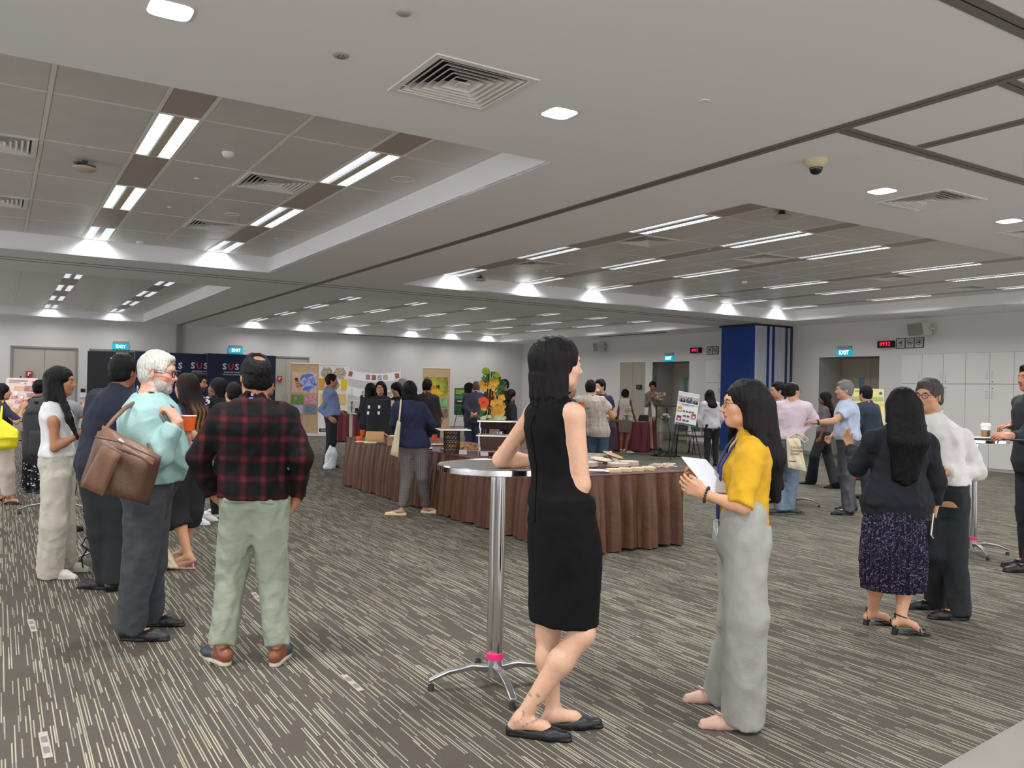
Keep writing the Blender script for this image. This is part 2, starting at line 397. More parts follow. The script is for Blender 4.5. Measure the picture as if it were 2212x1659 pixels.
# doors
def door_pair_back(n, a, b, z, m=DOORM):
    t = struct(thing('door_%d' % n, 'pale laminate double door in the far wall', None, R((a+b)/2, VW+.04, 0), ROOMROT))
    w_ = (b-a)/2
    MB().box((0, .10, z/2), (2*w_+.3, .04, z+.2)).build('door_gap_blackout', BLACK, t)  # added black panel, keeps background light out of the door gaps
    for s in (-1, 1):
        MB().box((s*w_/2, 0, z/2), (w_-.008, .045, z-.012)).build('door_leaf', m, t)
    fr = MB(); fr.box((-w_+.0, -.045, z/2), (.05, .03, z)).box((w_, -.045, z/2), (.05, .03, z)).box((0, -.045, z), (2*w_+.05, .03, .05)); fr.build('door_frame', mat('door_frame_grey', (140, 134, 126), .5), t)
    for s in (-1, 1): MB().tube([(s*.07, -.03, 1.0), (s*.07, -.07, 1.0), (s*.07, -.07, 1.15), (s*.07, -.03, 1.15)], .009, 6).build('door_handle', STEEL, t)
    return t
for i, (a, b, z) in enumerate(DF): door_pair_back(i+1, a, b, z)
def door_right(n, v0, v1, z, depth, lab, half_open=False):
    t = struct(thing('door_%d' % n, lab, None, R(UW, (v0+v1)/2, 0), ROOMROT)); w_ = (v1-v0)/2
    if depth > .3:
        mb = MB(); mb.box((depth/2, -w_-.02, z/2), (depth, .04, z)).box((depth/2, w_+.02, z/2), (depth, .04, z)).box((depth/2, 0, z+.02), (depth, 2*w_+.08, .04)); mb.build('door_reveal', mat('reveal_grey', (168, 163, 157), .8), t)
    MB().box((depth+.08, 0, z/2), (.04, 2*w_+.3, z+.2)).build('door_gap_blackout', BLACK, t)  # added black sheet behind the leaves, blocks light leaking between them
    for s in (-1, 1):
        lf = MB().box((depth, s*w_/2, z/2), (.045, w_-.008, z-.012)).build('door_leaf', mat('door_leaf_beige', (160, 153, 138), .6), t)
        if depth > .3:
            MB().box((depth-.026, s*w_/2-s*.0+(-.18), 1.55), (.006, .16, .9)).build('vision_panel', mat('vision_glass', (110, 140, 160), .1, .2), lf)
    MB().tube([(depth-.03, .06, 1.0), (depth-.08, .06, 1.0), (depth-.08, .06, 1.3), (depth-.03, .06, 1.3)], .01, 6).build('door_handle', STEEL, t)
    return t
door_right(5, 12.06, 13.75, 2.48, .9, 'recessed exit doors between the folded partition and the cupboards')
door_right(6, 18.42, 20.06, 2.47, .9, 'recessed exit doors behind the clear lectern')
door_right(7, 20.4, 21.68, 2.48, .03, 'flush pale double doors left of the clear lectern')
# partition jamb at the far wall
struct(local_box('trim_2', mat('jamb_grey', (140, 138, 136), .5), 4.72, 4.88, VW-.12, VW, 0, ZC), 'grey upright jamb of the sliding partition on the far wall')
# ------------------------------------------------------------------ signed-distance modelling of figures
def smin(a, b, k):
    if k <= 1e-5: return np.minimum(a, b)
    h = np.clip(.5+.5*(b-a)/k, 0, 1); return b*(1-h)+a*h-k*h*(1-h)
def smax(a, b, k): return -smin(-a, -b, k)
class Field:
    """list of (fn, lo, hi, op, k); fn(X,Y,Z)->distance"""
    def __init__(s): s.p = []
    def _add(s, fn, lo, hi, op, k): s.p.append((fn, np.array(lo, float), np.array(hi, float), op, k)); return s
    def cone(s, a, b, ra, rb, k=.02, op='u', flat=False, sq=None):
        a = np.array(a, float); b = np.array(b, float); ab = b-a; L = np.linalg.norm(ab)+1e-9; n = ab/L; r = max(ra, rb)
        def fn(X, Y, Z):
            px, py, pz = X-a[0], Y-a[1], Z-a[2]; t = px*n[0]+py*n[1]+pz*n[2]; tc = np.clip(t, 0, L if not flat else 9)
            d = np.sqrt((px-tc*n[0])**2+(py-tc*n[1])**2+(pz-tc*n[2])**2)-(ra+(rb-ra)*np.clip(t/L, 0, 1))
            if flat: d = np.maximum(d, t-L)
            return d
        return s._add(fn, np.minimum(a, b)-r, np.maximum(a, b)+r, op, k)
    def chain(s, pts, rs, k=.015, flat=False):
        for i in range(len(pts)-1): s.cone(pts[i], pts[i+1], rs[i], rs[i+1], k, flat=flat and i == len(pts)-2)
        return s
    def ell(s, c, r, k=.02, M=None, op='u'):
        c = np.array(c, float); r = np.array(r, float); M = np.eye(3) if M is None else np.array(M, float)
        ext = np.sqrt(((M*r)**2).sum(1)); rm = r.min()
        def fn(X, Y, Z):
            px, py, pz = X-c[0], Y-c[1], Z-c[2]; q = 0
            qs = []
            for j in range(3): qs.append((px*M[0, j]+py*M[1, j]+pz*M[2, j])/r[j])
            k0 = np.sqrt(qs[0]**2+qs[1]**2+qs[2]**2); k1 = np.sqrt((qs[0]/r[0])**2+(qs[1]/r[1])**2+(qs[2]/r[2])**2)+1e-9
            return k0*(k0-1)/k1
        return s._add(fn, c-ext, c+ext, op, k)
    def column(s, zs, cx, cy, rx, ry, yaw=0., k=.02, pleat=0., npl=0, op='u', pw=2., zp=None, drag=0.):
        zs, cx, cy, rx, ry = [np.array(q, float) for q in (zs, cx, cy, rx, ry)]
        R_ = max(rx.max(), ry.max())*1.15; c, sn = math.cos(yaw), math.sin(yaw)
        fz = np.linspace(zs[0], zs[-1], 80)
        def sm(a):
            y = np.interp(fz, zs, a); kk = np.array([1, 2, 3, 2, 1.])/9; yp = np.pad(y, 2, mode='edge'); return np.convolve(yp, kk, 'valid')
        gx, gy, grx, gry = sm(cx), sm(cy), sm(rx), sm(ry)
        def fn(X, Y, Z):
            z = np.clip(Z, zs[0], zs[-1])
            X0, Y0 = np.interp(z, fz, gx), np.interp(z, fz, gy); A, B = np.interp(z, fz, grx), np.interp(z, fz, gry)
            px, py = X-X0, Y-Y0; qx, qy = px*c+py*sn, -px*sn+py*c
            mn = np.minimum(A, B)
            if pw == 2.: e = np.sqrt((qx/A)**2+(qy/B)**2)
            else: e = ((np.abs(qx)/A)**pw+(np.abs(qy)/B)**pw)**(1/pw)
            d = (e-1)*mn
            if npl:
                an = np.arctan2(qy/B, qx/A); amp = pleat*np.clip((zs[-1]-z)/(zs[-1]-zs[0]+1e-6)*1.4, 0, 1)
                d = d-amp*np.sin(an*npl+1.5*np.sin(an*3))
            return np.maximum(d, np.maximum(Z-zs[-1], zs[0]-Z))
        lo = [cx.min()-R_, cy.min()-R_, zs[0]]; hi = [cx.max()+R_, cy.max()+R_, zs[-1]]
        return s._add(fn, lo, hi, op, k)
    def fn(s, f, lo, hi, op='u', k=.01): return s._add(f, lo, hi, op, k)
    def cut(s, p, n, lo=None, hi=None):
        """remove everything on the +n side of the plane through p"""
        p = np.array(p, float); n = np.array(n, float); n /= np.linalg.norm(n)
        return s._add(lambda X, Y, Z: -((X-p[0])*n[0]+(Y-p[1])*n[1]+(Z-p[2])*n[2]), lo if lo is not None else (-9, -9, -9), hi if hi is not None else (9, 9, 9), 's', 0)
    def bounds(s):
        q = [p for p in s.p if p[3] == 'u']
        return np.min([p[1] for p in q], 0), np.max([p[2] for p in q], 0)
    def eval_grid(s, lo, hi, h, wr=None):
        lo = np.array(lo)-2.5*h; n = np.ceil((np.array(hi)+2.5*h-lo)/h).astype(int)+1
        ax = [lo[i]+h*np.arange(n[i]) for i in range(3)]; D = np.full(n, .25, np.float32)
        for fn, plo, phi, op, k in s.p:
            mg = max(k, 0)+2.5*h
            i0 = np.clip(np.floor((plo-mg-lo)/h).astype(int), 0, n); i1 = np.clip(np.ceil((phi+mg-lo)/h).astype(int)+1, 0, n)
            if (i1 <= i0).any(): continue
            sl = tuple(slice(i0[j], i1[j]) for j in range(3))
            X = ax[0][sl[0]][:, None, None]; Y = ax[1][sl[1]][None, :, None]; Z = ax[2][sl[2]][None, None, :]
            d = np.broadcast_to(fn(X, Y, Z), D[sl].shape); 
            if op == 'u': D[sl] = smin(D[sl], d, k)
            elif op == 's': D[sl] = smax(D[sl], -d, k)
            elif op == 'w': D[sl] = D[sl]+d
        D[0] = D[-1] = .1; D[:, 0] = D[:, -1] = .1; D[:, :, 0] = D[:, :, -1] = .1
        return D, lo
    def mesh(s, h, lo=None, hi=None):
        if lo is None: lo, hi = s.bounds()
        return surfnet(*s.eval_grid(lo, hi, h), h)
def surfnet(D, lo, h):
    S = D < 0; n = np.array(D.shape); P = []; C = []; Q = []
    st = np.array([n[1]*n[2], n[2], 1])
    for a in range(3):
        s0 = [slice(None)]*3; s1 = [slice(None)]*3; s0[a] = slice(0, -1); s1[a] = slice(1, None)
        A, B = S[tuple(s0)], S[tuple(s1)]; I = np.argwhere(A != B)
        if len(I) == 0: continue
        J = I.copy(); J[:, a] += 1
        d0 = D[I[:, 0], I[:, 1], I[:, 2]]; d1 = D[J[:, 0], J[:, 1], J[:, 2]]; t = d0/(d0-d1)
        p = I.astype(np.float64); p[:, a] += t
        b, c = (a+1) % 3, (a+2) % 3
        base = I@st; cells = np.stack([base-st[b]-st[c], base-st[c], base, base-st[b]], 1)
        P.append(np.repeat(p, 4, 0)); C.append(cells.ravel())
        fl = d0 > 0; q = cells.copy(); q[fl] = q[fl][:, ::-1]; Q.append(q)
    P = np.concatenate(P); C = np.concatenate(C); Q = np.concatenate(Q)
    ids, inv = np.unique(C, return_inverse=True); cnt = np.bincount(inv)
    V = np.stack([np.bincount(inv, P[:, i])/cnt for i in range(3)], 1)*h+lo
    return V, np.searchsorted(ids, Q.ravel()).reshape(-1, 4)
def merge(parts):
    V = []; F = []; n = 0
    for v, f in parts: V.append(v); F.append(f+n); n += len(v)
    return np.concatenate(V), np.concatenate(F)
_rw = np.random.RandomState(3)
_WD = _rw.normal(size=(14, 3)); _WP = _rw.uniform(0, 6.28, 14)
def wnoise(X, Y, Z, f, seed=0):
    t = 0
    for i in range(5):
        d = _WD[(i+seed) % 14]; g = f*(1+.55*i); t = t+np.sin((X*d[0]+Y*d[1]+Z*d[2]*.8)*g+_WP[(i*3+seed) % 14]+1.3*np.sin((X*d[2]-Y*d[0]+Z*d[1])*g*.6))/(1+.45*i)
    return t/2.6
def N3(v): v = np.array(v, float); return v/(np.linalg.norm(v)+1e-9)
def hand(F, W, d, n, side, sc=1., curl=.5, thumb=.6, point=False, splay=1.):
    """W wrist, d direction of the palm, n palm-facing normal, side = unit vector to the thumb side"""
    W = np.array(W, float); d = N3(d); n = N3(np.array(n)-d*np.dot(n, d)); t = np.cross(d, n); t = t*np.sign(np.dot(t, side)+1e-9); s = sc
    F.cone(W, W+d*.03*s, .026*s, .024*s, .012)
    offs = (.029, .010, -.010, -.028); ln = (.072, .080, .075, .058); r = (.0090, .0092, .0088, .0078)
    for i in range(4):
        kb = W+d*(.086-abs(offs[i]+.004)*.25)*s+t*offs[i]*s
        F.cone(W+d*.02*s+t*offs[i]*.6*s, kb, .0145*s, .0118*s, .010)
        fd = N3(d+t*offs[i]*3.2*splay); p = kb; c = curl*(1.0+.10*i)
        if point and i == 0: c = .1
        a = 0
        for j, fr in enumerate((.45, .30, .25)):
            a += c*(.75, 1.0, .7)[j]; dr = fd*math.cos(a)+n*math.sin(a); q = p+dr*ln[i]*fr*1.08*s
            F.cone(p, q, r[i]*s*(1-.08*j), r[i]*s*(1-.08*(j+1)), .004); p = q
    p = W+d*.022*s+t*.022*s; q = W+d*.052*s+t*.044*s+n*.016*s*thumb; F.cone(p, q, .016*s, .0125*s, .012)
    dr = N3(d*.75+t*.35*(1-thumb)+n*.5*thumb-t*.25*thumb); p2 = q+dr*.032*s; F.cone(q, p2, .0118*s, .0105*s, .005); F.cone(p2, p2+N3(dr+n*.3*thumb)*.026*s, .0102*s, .0085*s, .004)

def hexc(s): return tuple(int(s[i:i+2], 16) for i in (0, 2, 4))
SKIN = {'pale': (210, 166, 138), 'fair': (205, 155, 120), 'tan': (176, 122, 90), 'brown': (132, 86, 62), 'pink': (212, 152, 128), 'olive': (196, 146, 114)}
def cloth_mat(kind, rgb):
    nm = '%s_%02x%02x%02x' % ((kind,)+tuple(rgb))
    if nm in MATS: return MATS[nm]
    if kind == 'plaid': return plaid_mat(nm)
    if kind == 'knit': return mat(nm, rgb, .95, var=.10, vs=20, bump=.25, bs=350)
    if kind == 'satin': return mat(nm, rgb, .45, var=.06, vs=10, bump=.10, bs=30)
    if kind == 'print': return dots_mat(nm, rgb, (112, 102, 128), 110., .50)
    if kind == 'floral': return dots_mat(nm, rgb, (225, 225, 225), 34., .36)
    if kind == 'check': return grid_mat(nm, rgb, (rgb[0]*.72, rgb[1]*.68, rgb[2]*.62), 70)
    if kind == 'greycheck': return grid_mat(nm, rgb, (rgb[0]*.84, rgb[1]*.82, rgb[2]*.82), 55)
    if kind == 'denim': return mat(nm, rgb, .9, var=.25, vs=7, bump=.15, bs=260)
    return mat(nm, rgb, .85, var=.09, vs=12, bump=.18, bs=130)
def nodes_mat(nm, rough=.9):
    M = bpy.data.materials.new(nm); M.use_nodes = True; b = M.node_tree.nodes['Principled BSDF']; b.inputs['Roughness'].default_value = rough
    b.inputs['Specular IOR Level'].default_value = .25; MATS[nm] = M; return M, M.node_tree.nodes, M.node_tree.links, b
def dots_mat(nm, a, c, scale, thr):
    M, N, L, b = nodes_mat(nm); tc = N.new('ShaderNodeTexCoord'); v = N.new('ShaderNodeTexVoronoi'); v.inputs['Scale'].default_value = scale
    L.new(tc.outputs['Object'], v.inputs['Vector']); r = N.new('ShaderNodeMapRange'); r.inputs[1].default_value = thr*.75; r.inputs[2].default_value = thr; r.inputs[3].default_value = 1; r.inputs[4].default_value = 0
    L.new(v.outputs['Distance'], r.inputs[0]); mx = N.new('ShaderNodeMix'); mx.data_type = 'RGBA'; mx.inputs[6].default_value = lin(a); mx.inputs[7].default_value = lin(c)
    nz = N.new('ShaderNodeTexNoise'); nz.inputs['Scale'].default_value = scale*.5; L.new(tc.outputs['Object'], nz.inputs['Vector']); mu = N.new('ShaderNodeMath'); mu.operation = 'MULTIPLY'; mu.use_clamp = True
    m2 = N.new('ShaderNodeMapRange'); m2.inputs[1].default_value = .42; m2.inputs[2].default_value = .6; L.new(nz.outputs['Fac'], m2.inputs[0])
    L.new(r.outputs[0], mu.inputs[0]); L.new(m2.outputs[0], mu.inputs[1]); L.new(mu.outputs[0], mx.inputs[0]); L.new(mx.outputs[2], b.inputs['Base Color']); return M
def bandnode(N, L, src, period, width, soft):
    """1 near multiples of period"""
    d = N.new('ShaderNodeMath'); d.operation = 'DIVIDE'; L.new(src, d.inputs[0]); d.inputs[1].default_value = period
    f = N.new('ShaderNodeMath'); f.operation = 'FRACT'; L.new(d.outputs[0], f.inputs[0])
    s = N.new('ShaderNodeMath'); s.operation = 'SUBTRACT'; L.new(f.outputs[0], s.inputs[0]); s.inputs[1].default_value = .5
    a = N.new('ShaderNodeMath'); a.operation = 'ABSOLUTE'; L.new(s.outputs[0], a.inputs[0])
    r = N.new('ShaderNodeMapRange'); r.inputs[1].default_value = width; r.inputs[2].default_value = width+soft; r.inputs[3].default_value = 1; r.inputs[4].default_value = 0; L.new(a.outputs[0], r.inputs[0]); return r.outputs[0]
def grid_mat(nm, a, c, n):
    M, N, L, b = nodes_mat(nm); tc = N.new('ShaderNodeTexCoord'); sp = N.new('ShaderNodeSeparateXYZ'); L.new(tc.outputs['Object'], sp.inputs[0])
    h = bandnode(N, L, sp.outputs[2], 1.4/n, .10, .05); v = bandnode(N, L, sp.outputs[0], 1.4/n, .10, .05)
    m = N.new('ShaderNodeMath'); m.operation = 'ADD'; m.use_clamp = True; L.new(h, m.inputs[0]); L.new(v, m.inputs[1])
    mx = N.new('ShaderNodeMix'); mx.data_type = 'RGBA'; mx.inputs[6].default_value = lin(a); mx.inputs[7].default_value = lin(c); L.new(m.outputs[0], mx.inputs[0]); L.new(mx.outputs[2], b.inputs['Base Color']); return M
def plaid_mat(nm):
    M, N, L, b = nodes_mat(nm); tc = N.new('ShaderNodeTexCoord'); sp = N.new('ShaderNodeSeparateXYZ'); L.new(tc.outputs['Object'], sp.inputs[0])
    ad = N.new('ShaderNodeMath'); ad.operation = 'ADD'; L.new(sp.outputs[0], ad.inputs[0]); m_ = N.new('ShaderNodeMath'); m_.operation = 'MULTIPLY'; L.new(sp.outputs[1], m_.inputs[0]); m_.inputs[1].default_value = .35; L.new(m_.outputs[0], ad.inputs[1])
    v1 = bandnode(N, L, ad.outputs[0], .105, .07, .12); h1 = bandnode(N, L, sp.outputs[2], .105, .07, .12)
    v2 = bandnode(N, L, ad.outputs[0], .0525, .03, .05)
    s = N.new('ShaderNodeMath'); s.operation = 'ADD'; L.new(v1, s.inputs[0]); L.new(h1, s.inputs[1]); k = N.new('ShaderNodeMath'); k.operation = 'MULTIPLY'; L.new(s.outputs[0], k.inputs[0]); k.inputs[1].default_value = .15
    pr = N.new('ShaderNodeMath'); pr.operation = 'MULTIPLY'; L.new(v1, pr.inputs[0]); L.new(h1, pr.inputs[1]); k2 = N.new('ShaderNodeMath'); k2.operation = 'MULTIPLY_ADD'; L.new(pr.outputs[0], k2.inputs[0]); k2.inputs[1].default_value = .30; L.new(k.outputs[0], k2.inputs[2])
    nz = N.new('ShaderNodeTexNoise'); nz.inputs['Scale'].default_value = 5; L.new(tc.outputs['Object'], nz.inputs['Vector']); nn = N.new('ShaderNodeMapRange'); nn.inputs[1].default_value = .35; nn.inputs[2].default_value = .65; nn.inputs[3].default_value = .30; L.new(nz.outputs['Fac'], nn.inputs[0])
    m3 = N.new('ShaderNodeMath'); m3.operation = 'MULTIPLY'; L.new(k2.outputs[0], m3.inputs[0]); L.new(nn.outputs[0], m3.inputs[1])
    mx = N.new('ShaderNodeMix'); mx.data_type = 'RGBA'; mx.inputs[6].default_value = lin((14, 12, 13)); mx.inputs[7].default_value = lin((120, 34, 44)); L.new(m3.outputs[0], mx.inputs[0]); L.new(mx.outputs[2], b.inputs['Base Color']); return M
SKM = None
def skin_mat():
    global SKM
    if SKM is None:
        SKM = mat('skin', (200, 150, 120), .5, attr=True, var=.07, vs=60, bump=.05, bs=500, spec=.35)
        b = SKM.node_tree.nodes['Principled BSDF']; b.inputs['Subsurface Weight'].default_value = .08; b.inputs['Subsurface Radius'].default_value = (.02, .008, .004)
    return SKM
def hair_mat(rgb):
    nm = 'hair_%02x%02x%02x' % tuple(rgb)
    return mat(nm, tuple(int(x*(.62 if max(rgb) < 80 else .92)) for x in rgb), .5, var=.35, vs=26, bump=.6, bs=55, stretch=(4, 4, .45), spec=.18)
HAIRA = mat('hair_tinted', (40, 30, 26), .5, attr=True, var=.3, vs=26, bump=.6, bs=55, stretch=(4, 4, .45), spec=.18)
class Person:
    """local frame: +Y is the way the figure faces, +X its right hand side"""
    def __init__(s, name_loc, face, H=1.7, sex='m', build=1., label='', det=1, group=None, skin='fair', lean=(0, 0), origin=None):
        s.loc = Vector(name_loc); s.face = face; s.sex = sex; s.H = H; s.b = build; s.det = det; s.skin = SKIN[skin]
        s.armk = 1.; s.legk = .76; s.footk = .78; s.root = thing('person', label, 'person', s.loc, -math.radians(face), group)
        s.M = Matrix.Rotation(-math.radians(face), 3, 'Z'); s.Mi = s.M.inverted()
        k = H/1.70; f = sex == 'f'; s.k = k; w = (.138 if f else .160)*k*(1 if build < 1.12 else 1.08)
        lx, ly = lean
        s.J = dict(pel=(0, 0, .93*k), waist=(lx*.3, ly*.3, 1.06*k), chest=(lx*.7, ly*.7, 1.27*k), neck=(lx, ly, 1.445*k), head=(lx*1.1, ly*1.1+.022, 1.59*k))
        for sd, n in ((1, 'R'), (-1, 'L')):
            s.J['sh'+n] = (lx*.95+sd*w, ly*.95, 1.375*k); s.J['el'+n] = (lx*.7+sd*(w+.055), ly*.6-.03, 1.10*k); s.J['wr'+n] = (lx*.5+sd*(w+.06), ly*.4+.05, .86*k)
            s.J['hip'+n] = (sd*.088*k, 0, .90*k); s.J['kn'+n] = (sd*.095*k, .015, .485*k); s.J['an'+n] = (sd*.10*k, -.02, .075*k)
            s.J['toe'+n] = (sd*.13*k, .15*k, .02)
        s.J = {a: np.array(v) for a, v in s.J.items()}
        s.hy = 0.; s.hp = 0.; s.hr = 0.; s.hand = {}
    def backp(s, q, z, off):
        z = z*s.k
        return np.array([np.interp(z, s.tz, s.tcx)+q, np.interp(z, s.tz, s.tcy)-np.interp(z, s.tz, s.try_)-off, z])
    def px(s, x, y, dy=0.):
        """local coordinates of the point seen at pixel x, y at the figure's distance plus dy"""
        p = aty(x, y, s.loc.y+dy); return np.array(s.Mi@(p-s.loc))
    def at(s, q): return s.loc+s.M@Vector(q)
    def set(s, **kw):
        for a, v in kw.items(): s.J[a] = s.px(*v) if len(v) == 3 and (abs(v[0]) > 5 or abs(v[1]) > 5) else np.array(v, float)
        return s
    def headM(s):
        return np.array(Matrix.Rotation(-math.radians(s.hy), 3, 'Z')@Matrix.Rotation(math.radians(s.hp), 3, 'X')@Matrix.Rotation(math.radians(s.hr), 3, 'Y'))
    def hpnt(s, p): return s.J['head']+s.headM()@(np.array(p, float)*s.k*s.hs)
    hs = 1.
    def body(s, beard=False, bare=True, vox=None, lips=(150, 70, 66), ears=True, tint=None, legs=True):
        k, b, J = s.k, s.b, s.J; f = s.sex == 'f'; M = s.headM(); hk = k*s.hs
        F = Field()
        # head
        def E(c, r, kk=.012, op='u', rot=None):
            MM = M if rot is None else M@np.array(rot); F.ell(s.hpnt(c), np.array(r)*hk, kk*hk, MM, op)
        E((0, -.016, .032), (.074, .094, .086), .02)
        E((0, .026, -.035), (.060 if f else .064, .066, .078), .03)
        E((0, .060, -.085), (.022 if f else .028, .024, .020), .022)
        E((0, .074, .030), (.044, .018, .020), .02)
        for q in (-1, 1):
            E((q*.036, .055, -.022), (.024, .026, .024), .02)
            E((q*.045, .010, -.070), (.018, .040, .020), .025)
            E((q*.030, .094, .006), (.017, .012, .010), .010, 's')
            E((q*.030, .077, .006), (.016, .010, .011), .004)
            if ears:
                E((q*.077, -.010, -.008), (.007, .015, .027), .006, rot=Matrix.Rotation(q*-.25, 3, 'Z'))
        nz = s.hpnt((0, .086, .012)), s.hpnt((0, .104, -.024)), s.hpnt((0, .088, -.034))
        F.cone(nz[0], nz[1], .008*hk, .0105*hk, .010); F.cone(nz[1], nz[2], .0100*hk, .009*hk, .006)
        for q in (-1, 1): E((q*.011, .092, -.030), (.0085, .010, .0075), .006)
        E((0, .087, -.052), (.021, .009, .0062), .005); E((0, .084, -.063), (.019, .010, .0070), .005)
        E((0, .092, -.0575), (.020, .006, .0016), .003, 's')
        nr = (.047 if f else .058)*k*(b**.5)
        F.cone(s.hpnt((0, -.022, -.05)), J['neck']+np.array([0, -.008, 0]), nr, nr*1.08, .025)
        # torso
        pel, ch, nk, wa = J['pel'], J['chest'], J['neck'], J['waist']
        zz = np.array([.80*k, .90*k, 1.0*k, 1.10*k, 1.20*k, 1.30*k, 1.38*k, 1.43*k, 1.47*k])
        if f: rx = np.array([.13, .165, .148, .122, .130, .138, .122, .080, .045]); ry = np.array([.08, .112, .10, .088, .10, .112, .085, .058, .04])
        else: rx = np.array([.13, .155, .148, .140, .150, .160, .142, .090, .05]); ry = np.array([.08, .112, .105, .100, .108, .112, .092, .062, .045])
        s.tz, s.trx, s.try_ = zz, rx*k*b, ry*k*b
        zc = [pel[2]-.2, pel[2], wa[2], ch[2], nk[2]]; s.tcx = np.interp(zz, zc, [pel[0], pel[0], wa[0], ch[0], nk[0]]); s.tcy = np.interp(zz, zc, [pel[1], pel[1], wa[1], ch[1], nk[1]-.012])
        bel = 0
        F.column(zz, s.tcx, s.tcy, s.trx, s.try_, 0, .03)
        ar = 1.0 if not f else .84
        ar *= k*b**.7*s.armk
        for n in 'RL':
            sh, el, wr = J['sh'+n], J['el'+n], J['wr'+n]
            F.cone(nk+(sh-nk)*.22+np.array([0, 0, -.012]), sh, .044*k*b**.5, .048*ar, .03)
            F.cone(sh, el, .049*ar, .038*ar, .03); mid = el*.65+wr*.35
            F.cone(el, mid, .037*ar, .038*ar, .02); F.cone(mid, wr, .038*ar, .0255*ar, .02)
            hd = s.hand.get(n, {}); d = hd.get('d', wr-el)
            if isinstance(d, (tuple, list)) or True: d = N3(d)
            side = 1 if n == 'R' else -1
            nn = hd.get('n', np.array([-side, .15, 0])); sd = hd.get('s', np.array([0, 1., .2]))
            hand(F, wr, d, nn, sd, (.93 if f else 1.04)*k, hd.get('curl', .45), hd.get('thumb', .5), hd.get('point', False), hd.get('splay', 1.))
            if legs:
                hp, kn, an = J['hip'+n], J['kn'+n], J['an'+n]; lb = k*b**.6*(1.0 if not f else .97)*s.legk
                F.cone(hp, kn, .086*lb, .054*lb, .04); cf = kn*.68+an*.32; bk = N3(np.array([0, -1, 0])*.9)
                F.cone(kn, cf+bk*.012, .052*lb, .054*lb, .03); F.cone(cf+bk*.012, an, .053*lb, .031*lb, .03)
                to = J['toe'+n]; hl = an-N3((to-an)*[1, 1, 0])*.035+np.array([0, 0, -.035])
                fk = s.footk; F.cone(an, hl, .033*k*fk, .027*k*fk, .02); mt = an*.35+to*.65+np.array([0, 0, .012]); F.cone(an+[0, 0, -.01], mt, .034*k*fk, .024*k*fk, .02); F.cone(mt, an+(to-an)*(.75+.25*(fk > .9)), .025*k*fk, .017*k*fk, .015)
        s.F = F
        det = s.det; h1 = vox or {3: .0115, 2: .016, 1: .021}[det]; h2 = {3: .0044, 2: .0070, 1: .012}[det]; h3 = {3: .0044, 2: .0070, 1: .012}[det]
        lo, hi = F.bounds(); parts = []
        if legs is False: lo[2] = max(lo[2], .86*k)
        if det >= 1:
            hc = J['head']; hl, hh = hc-np.array([.125, .135, .135])*k, hc+np.array([.125, .135, .15])*k
            main = Field(); main.p = list(F.p)
            nkp = s.hpnt((0, -.015, -.095)); main.cut(nkp, M@np.array([0, 0, 1.]), hc-.2, hc+.3)
            for n in 'RL':
                w_ = J['wr'+n]; hd = s.hand.get(n, {}); dd = N3(hd.get('d', w_-J['el'+n])); main.cut(w_, dd, w_+dd*.09-.11, w_+dd*.09+.11)
            parts.append(main.mesh(h1, lo, hi))
            hf = Field(); hf.p = list(F.p); hf.cut(s.hpnt((0, -.015, -.115)), M@np.array([0, 0, -1.])); parts.append(hf.mesh(h2, hl, hh))
            for n in 'RL':
                w_ = J['wr'+n]; hd = s.hand.get(n, {}); dd = N3(hd.get('d', w_-J['el'+n])); q = Field(); q.p = list(F.p); q.cut(w_-dd*.02, -dd)
                c = w_+dd*.08; parts.append(q.mesh(h3, c-.12*k, c+.12*k))
        else: parts.append(F.mesh(h1, lo, hi))
        V, Q = merge(parts)
        c = np.array([lin(s.skin)[:3]]); colr = np.repeat(c, len(V), 0)
        loc = (V-J['head'])@M/hk
        def blend(mask, rgb): 
            colr[:] = colr*(1-mask[:, None])+np.array(lin(rgb)[:3])*mask[:, None]
        near = (np.abs(loc[:, 0]) < .09) & (np.abs(loc[:, 2]) < .14) & (np.abs(loc[:, 1]) < .14)
        lp = np.clip(1.25-np.sqrt((loc[:, 0]/.022)**2+((loc[:, 2]+.0575)/.0085)**2), 0, 1)*(loc[:, 1] > .07)*near; blend(np.clip(lp*2.2, 0, .85), lips)
        chk = np.clip(1-np.sqrt(((np.abs(loc[:, 0])-.045)/.03)**2+((loc[:, 2]+.03)/.03)**2), 0, 1)*(loc[:, 1] > .02)*near; blend(chk*.25, (206, 110, 96))
        if tint: tint(V, loc, colr, blend, near)
        s.bodyo = mesh_arrays('body', V, Q, skin_mat(), s.root, True, colr)
        # eyes and brows
        if det >= 2:
            iris = mat('iris_dark', (40, 26, 20), .2); wh = mat('eye_white', (214, 206, 200), .25)
            for q in (-1, 1):
                mb = MB(); cc = s.hpnt((q*.030, .0800, .006)); r = .0095*hk
                vs = []; n = 8
                prof = [(math.sin(a)*r, math.cos(a)*r) for a in np.linspace(0, math.pi*.55, 7)]
                Mx = M
                ring = []
                for i, (rr, zz_) in enumerate(prof):
                    for j in range(10): a = 2*math.pi*j/10; ring.append(cc+Mx@np.array([rr*math.cos(a)*1.25, zz_, rr*math.sin(a)*.62]))
                fs = [(i*10+j, (i+1)*10+j, (i+1)*10+(j+1) % 10, i*10+(j+1) % 10) for i in range(6) for j in range(10)]
                mb.add(ring, fs[:20], 1); mb.add(ring, fs[20:], 0); mb.build('eye', [wh, iris], s.root, True)
            bm = hair_mat(s.brow) 
            for q in (-1, 1):
                MB().tube([s.hpnt((q*.014, .0895, .0225)), s.hpnt((q*.030, .0885, .0275)), s.hpnt((q*.046, .0765, .0225))], [.0024*hk, .0028*hk, .0012*hk], 6).build('eyebrow', bm, s.root, True)
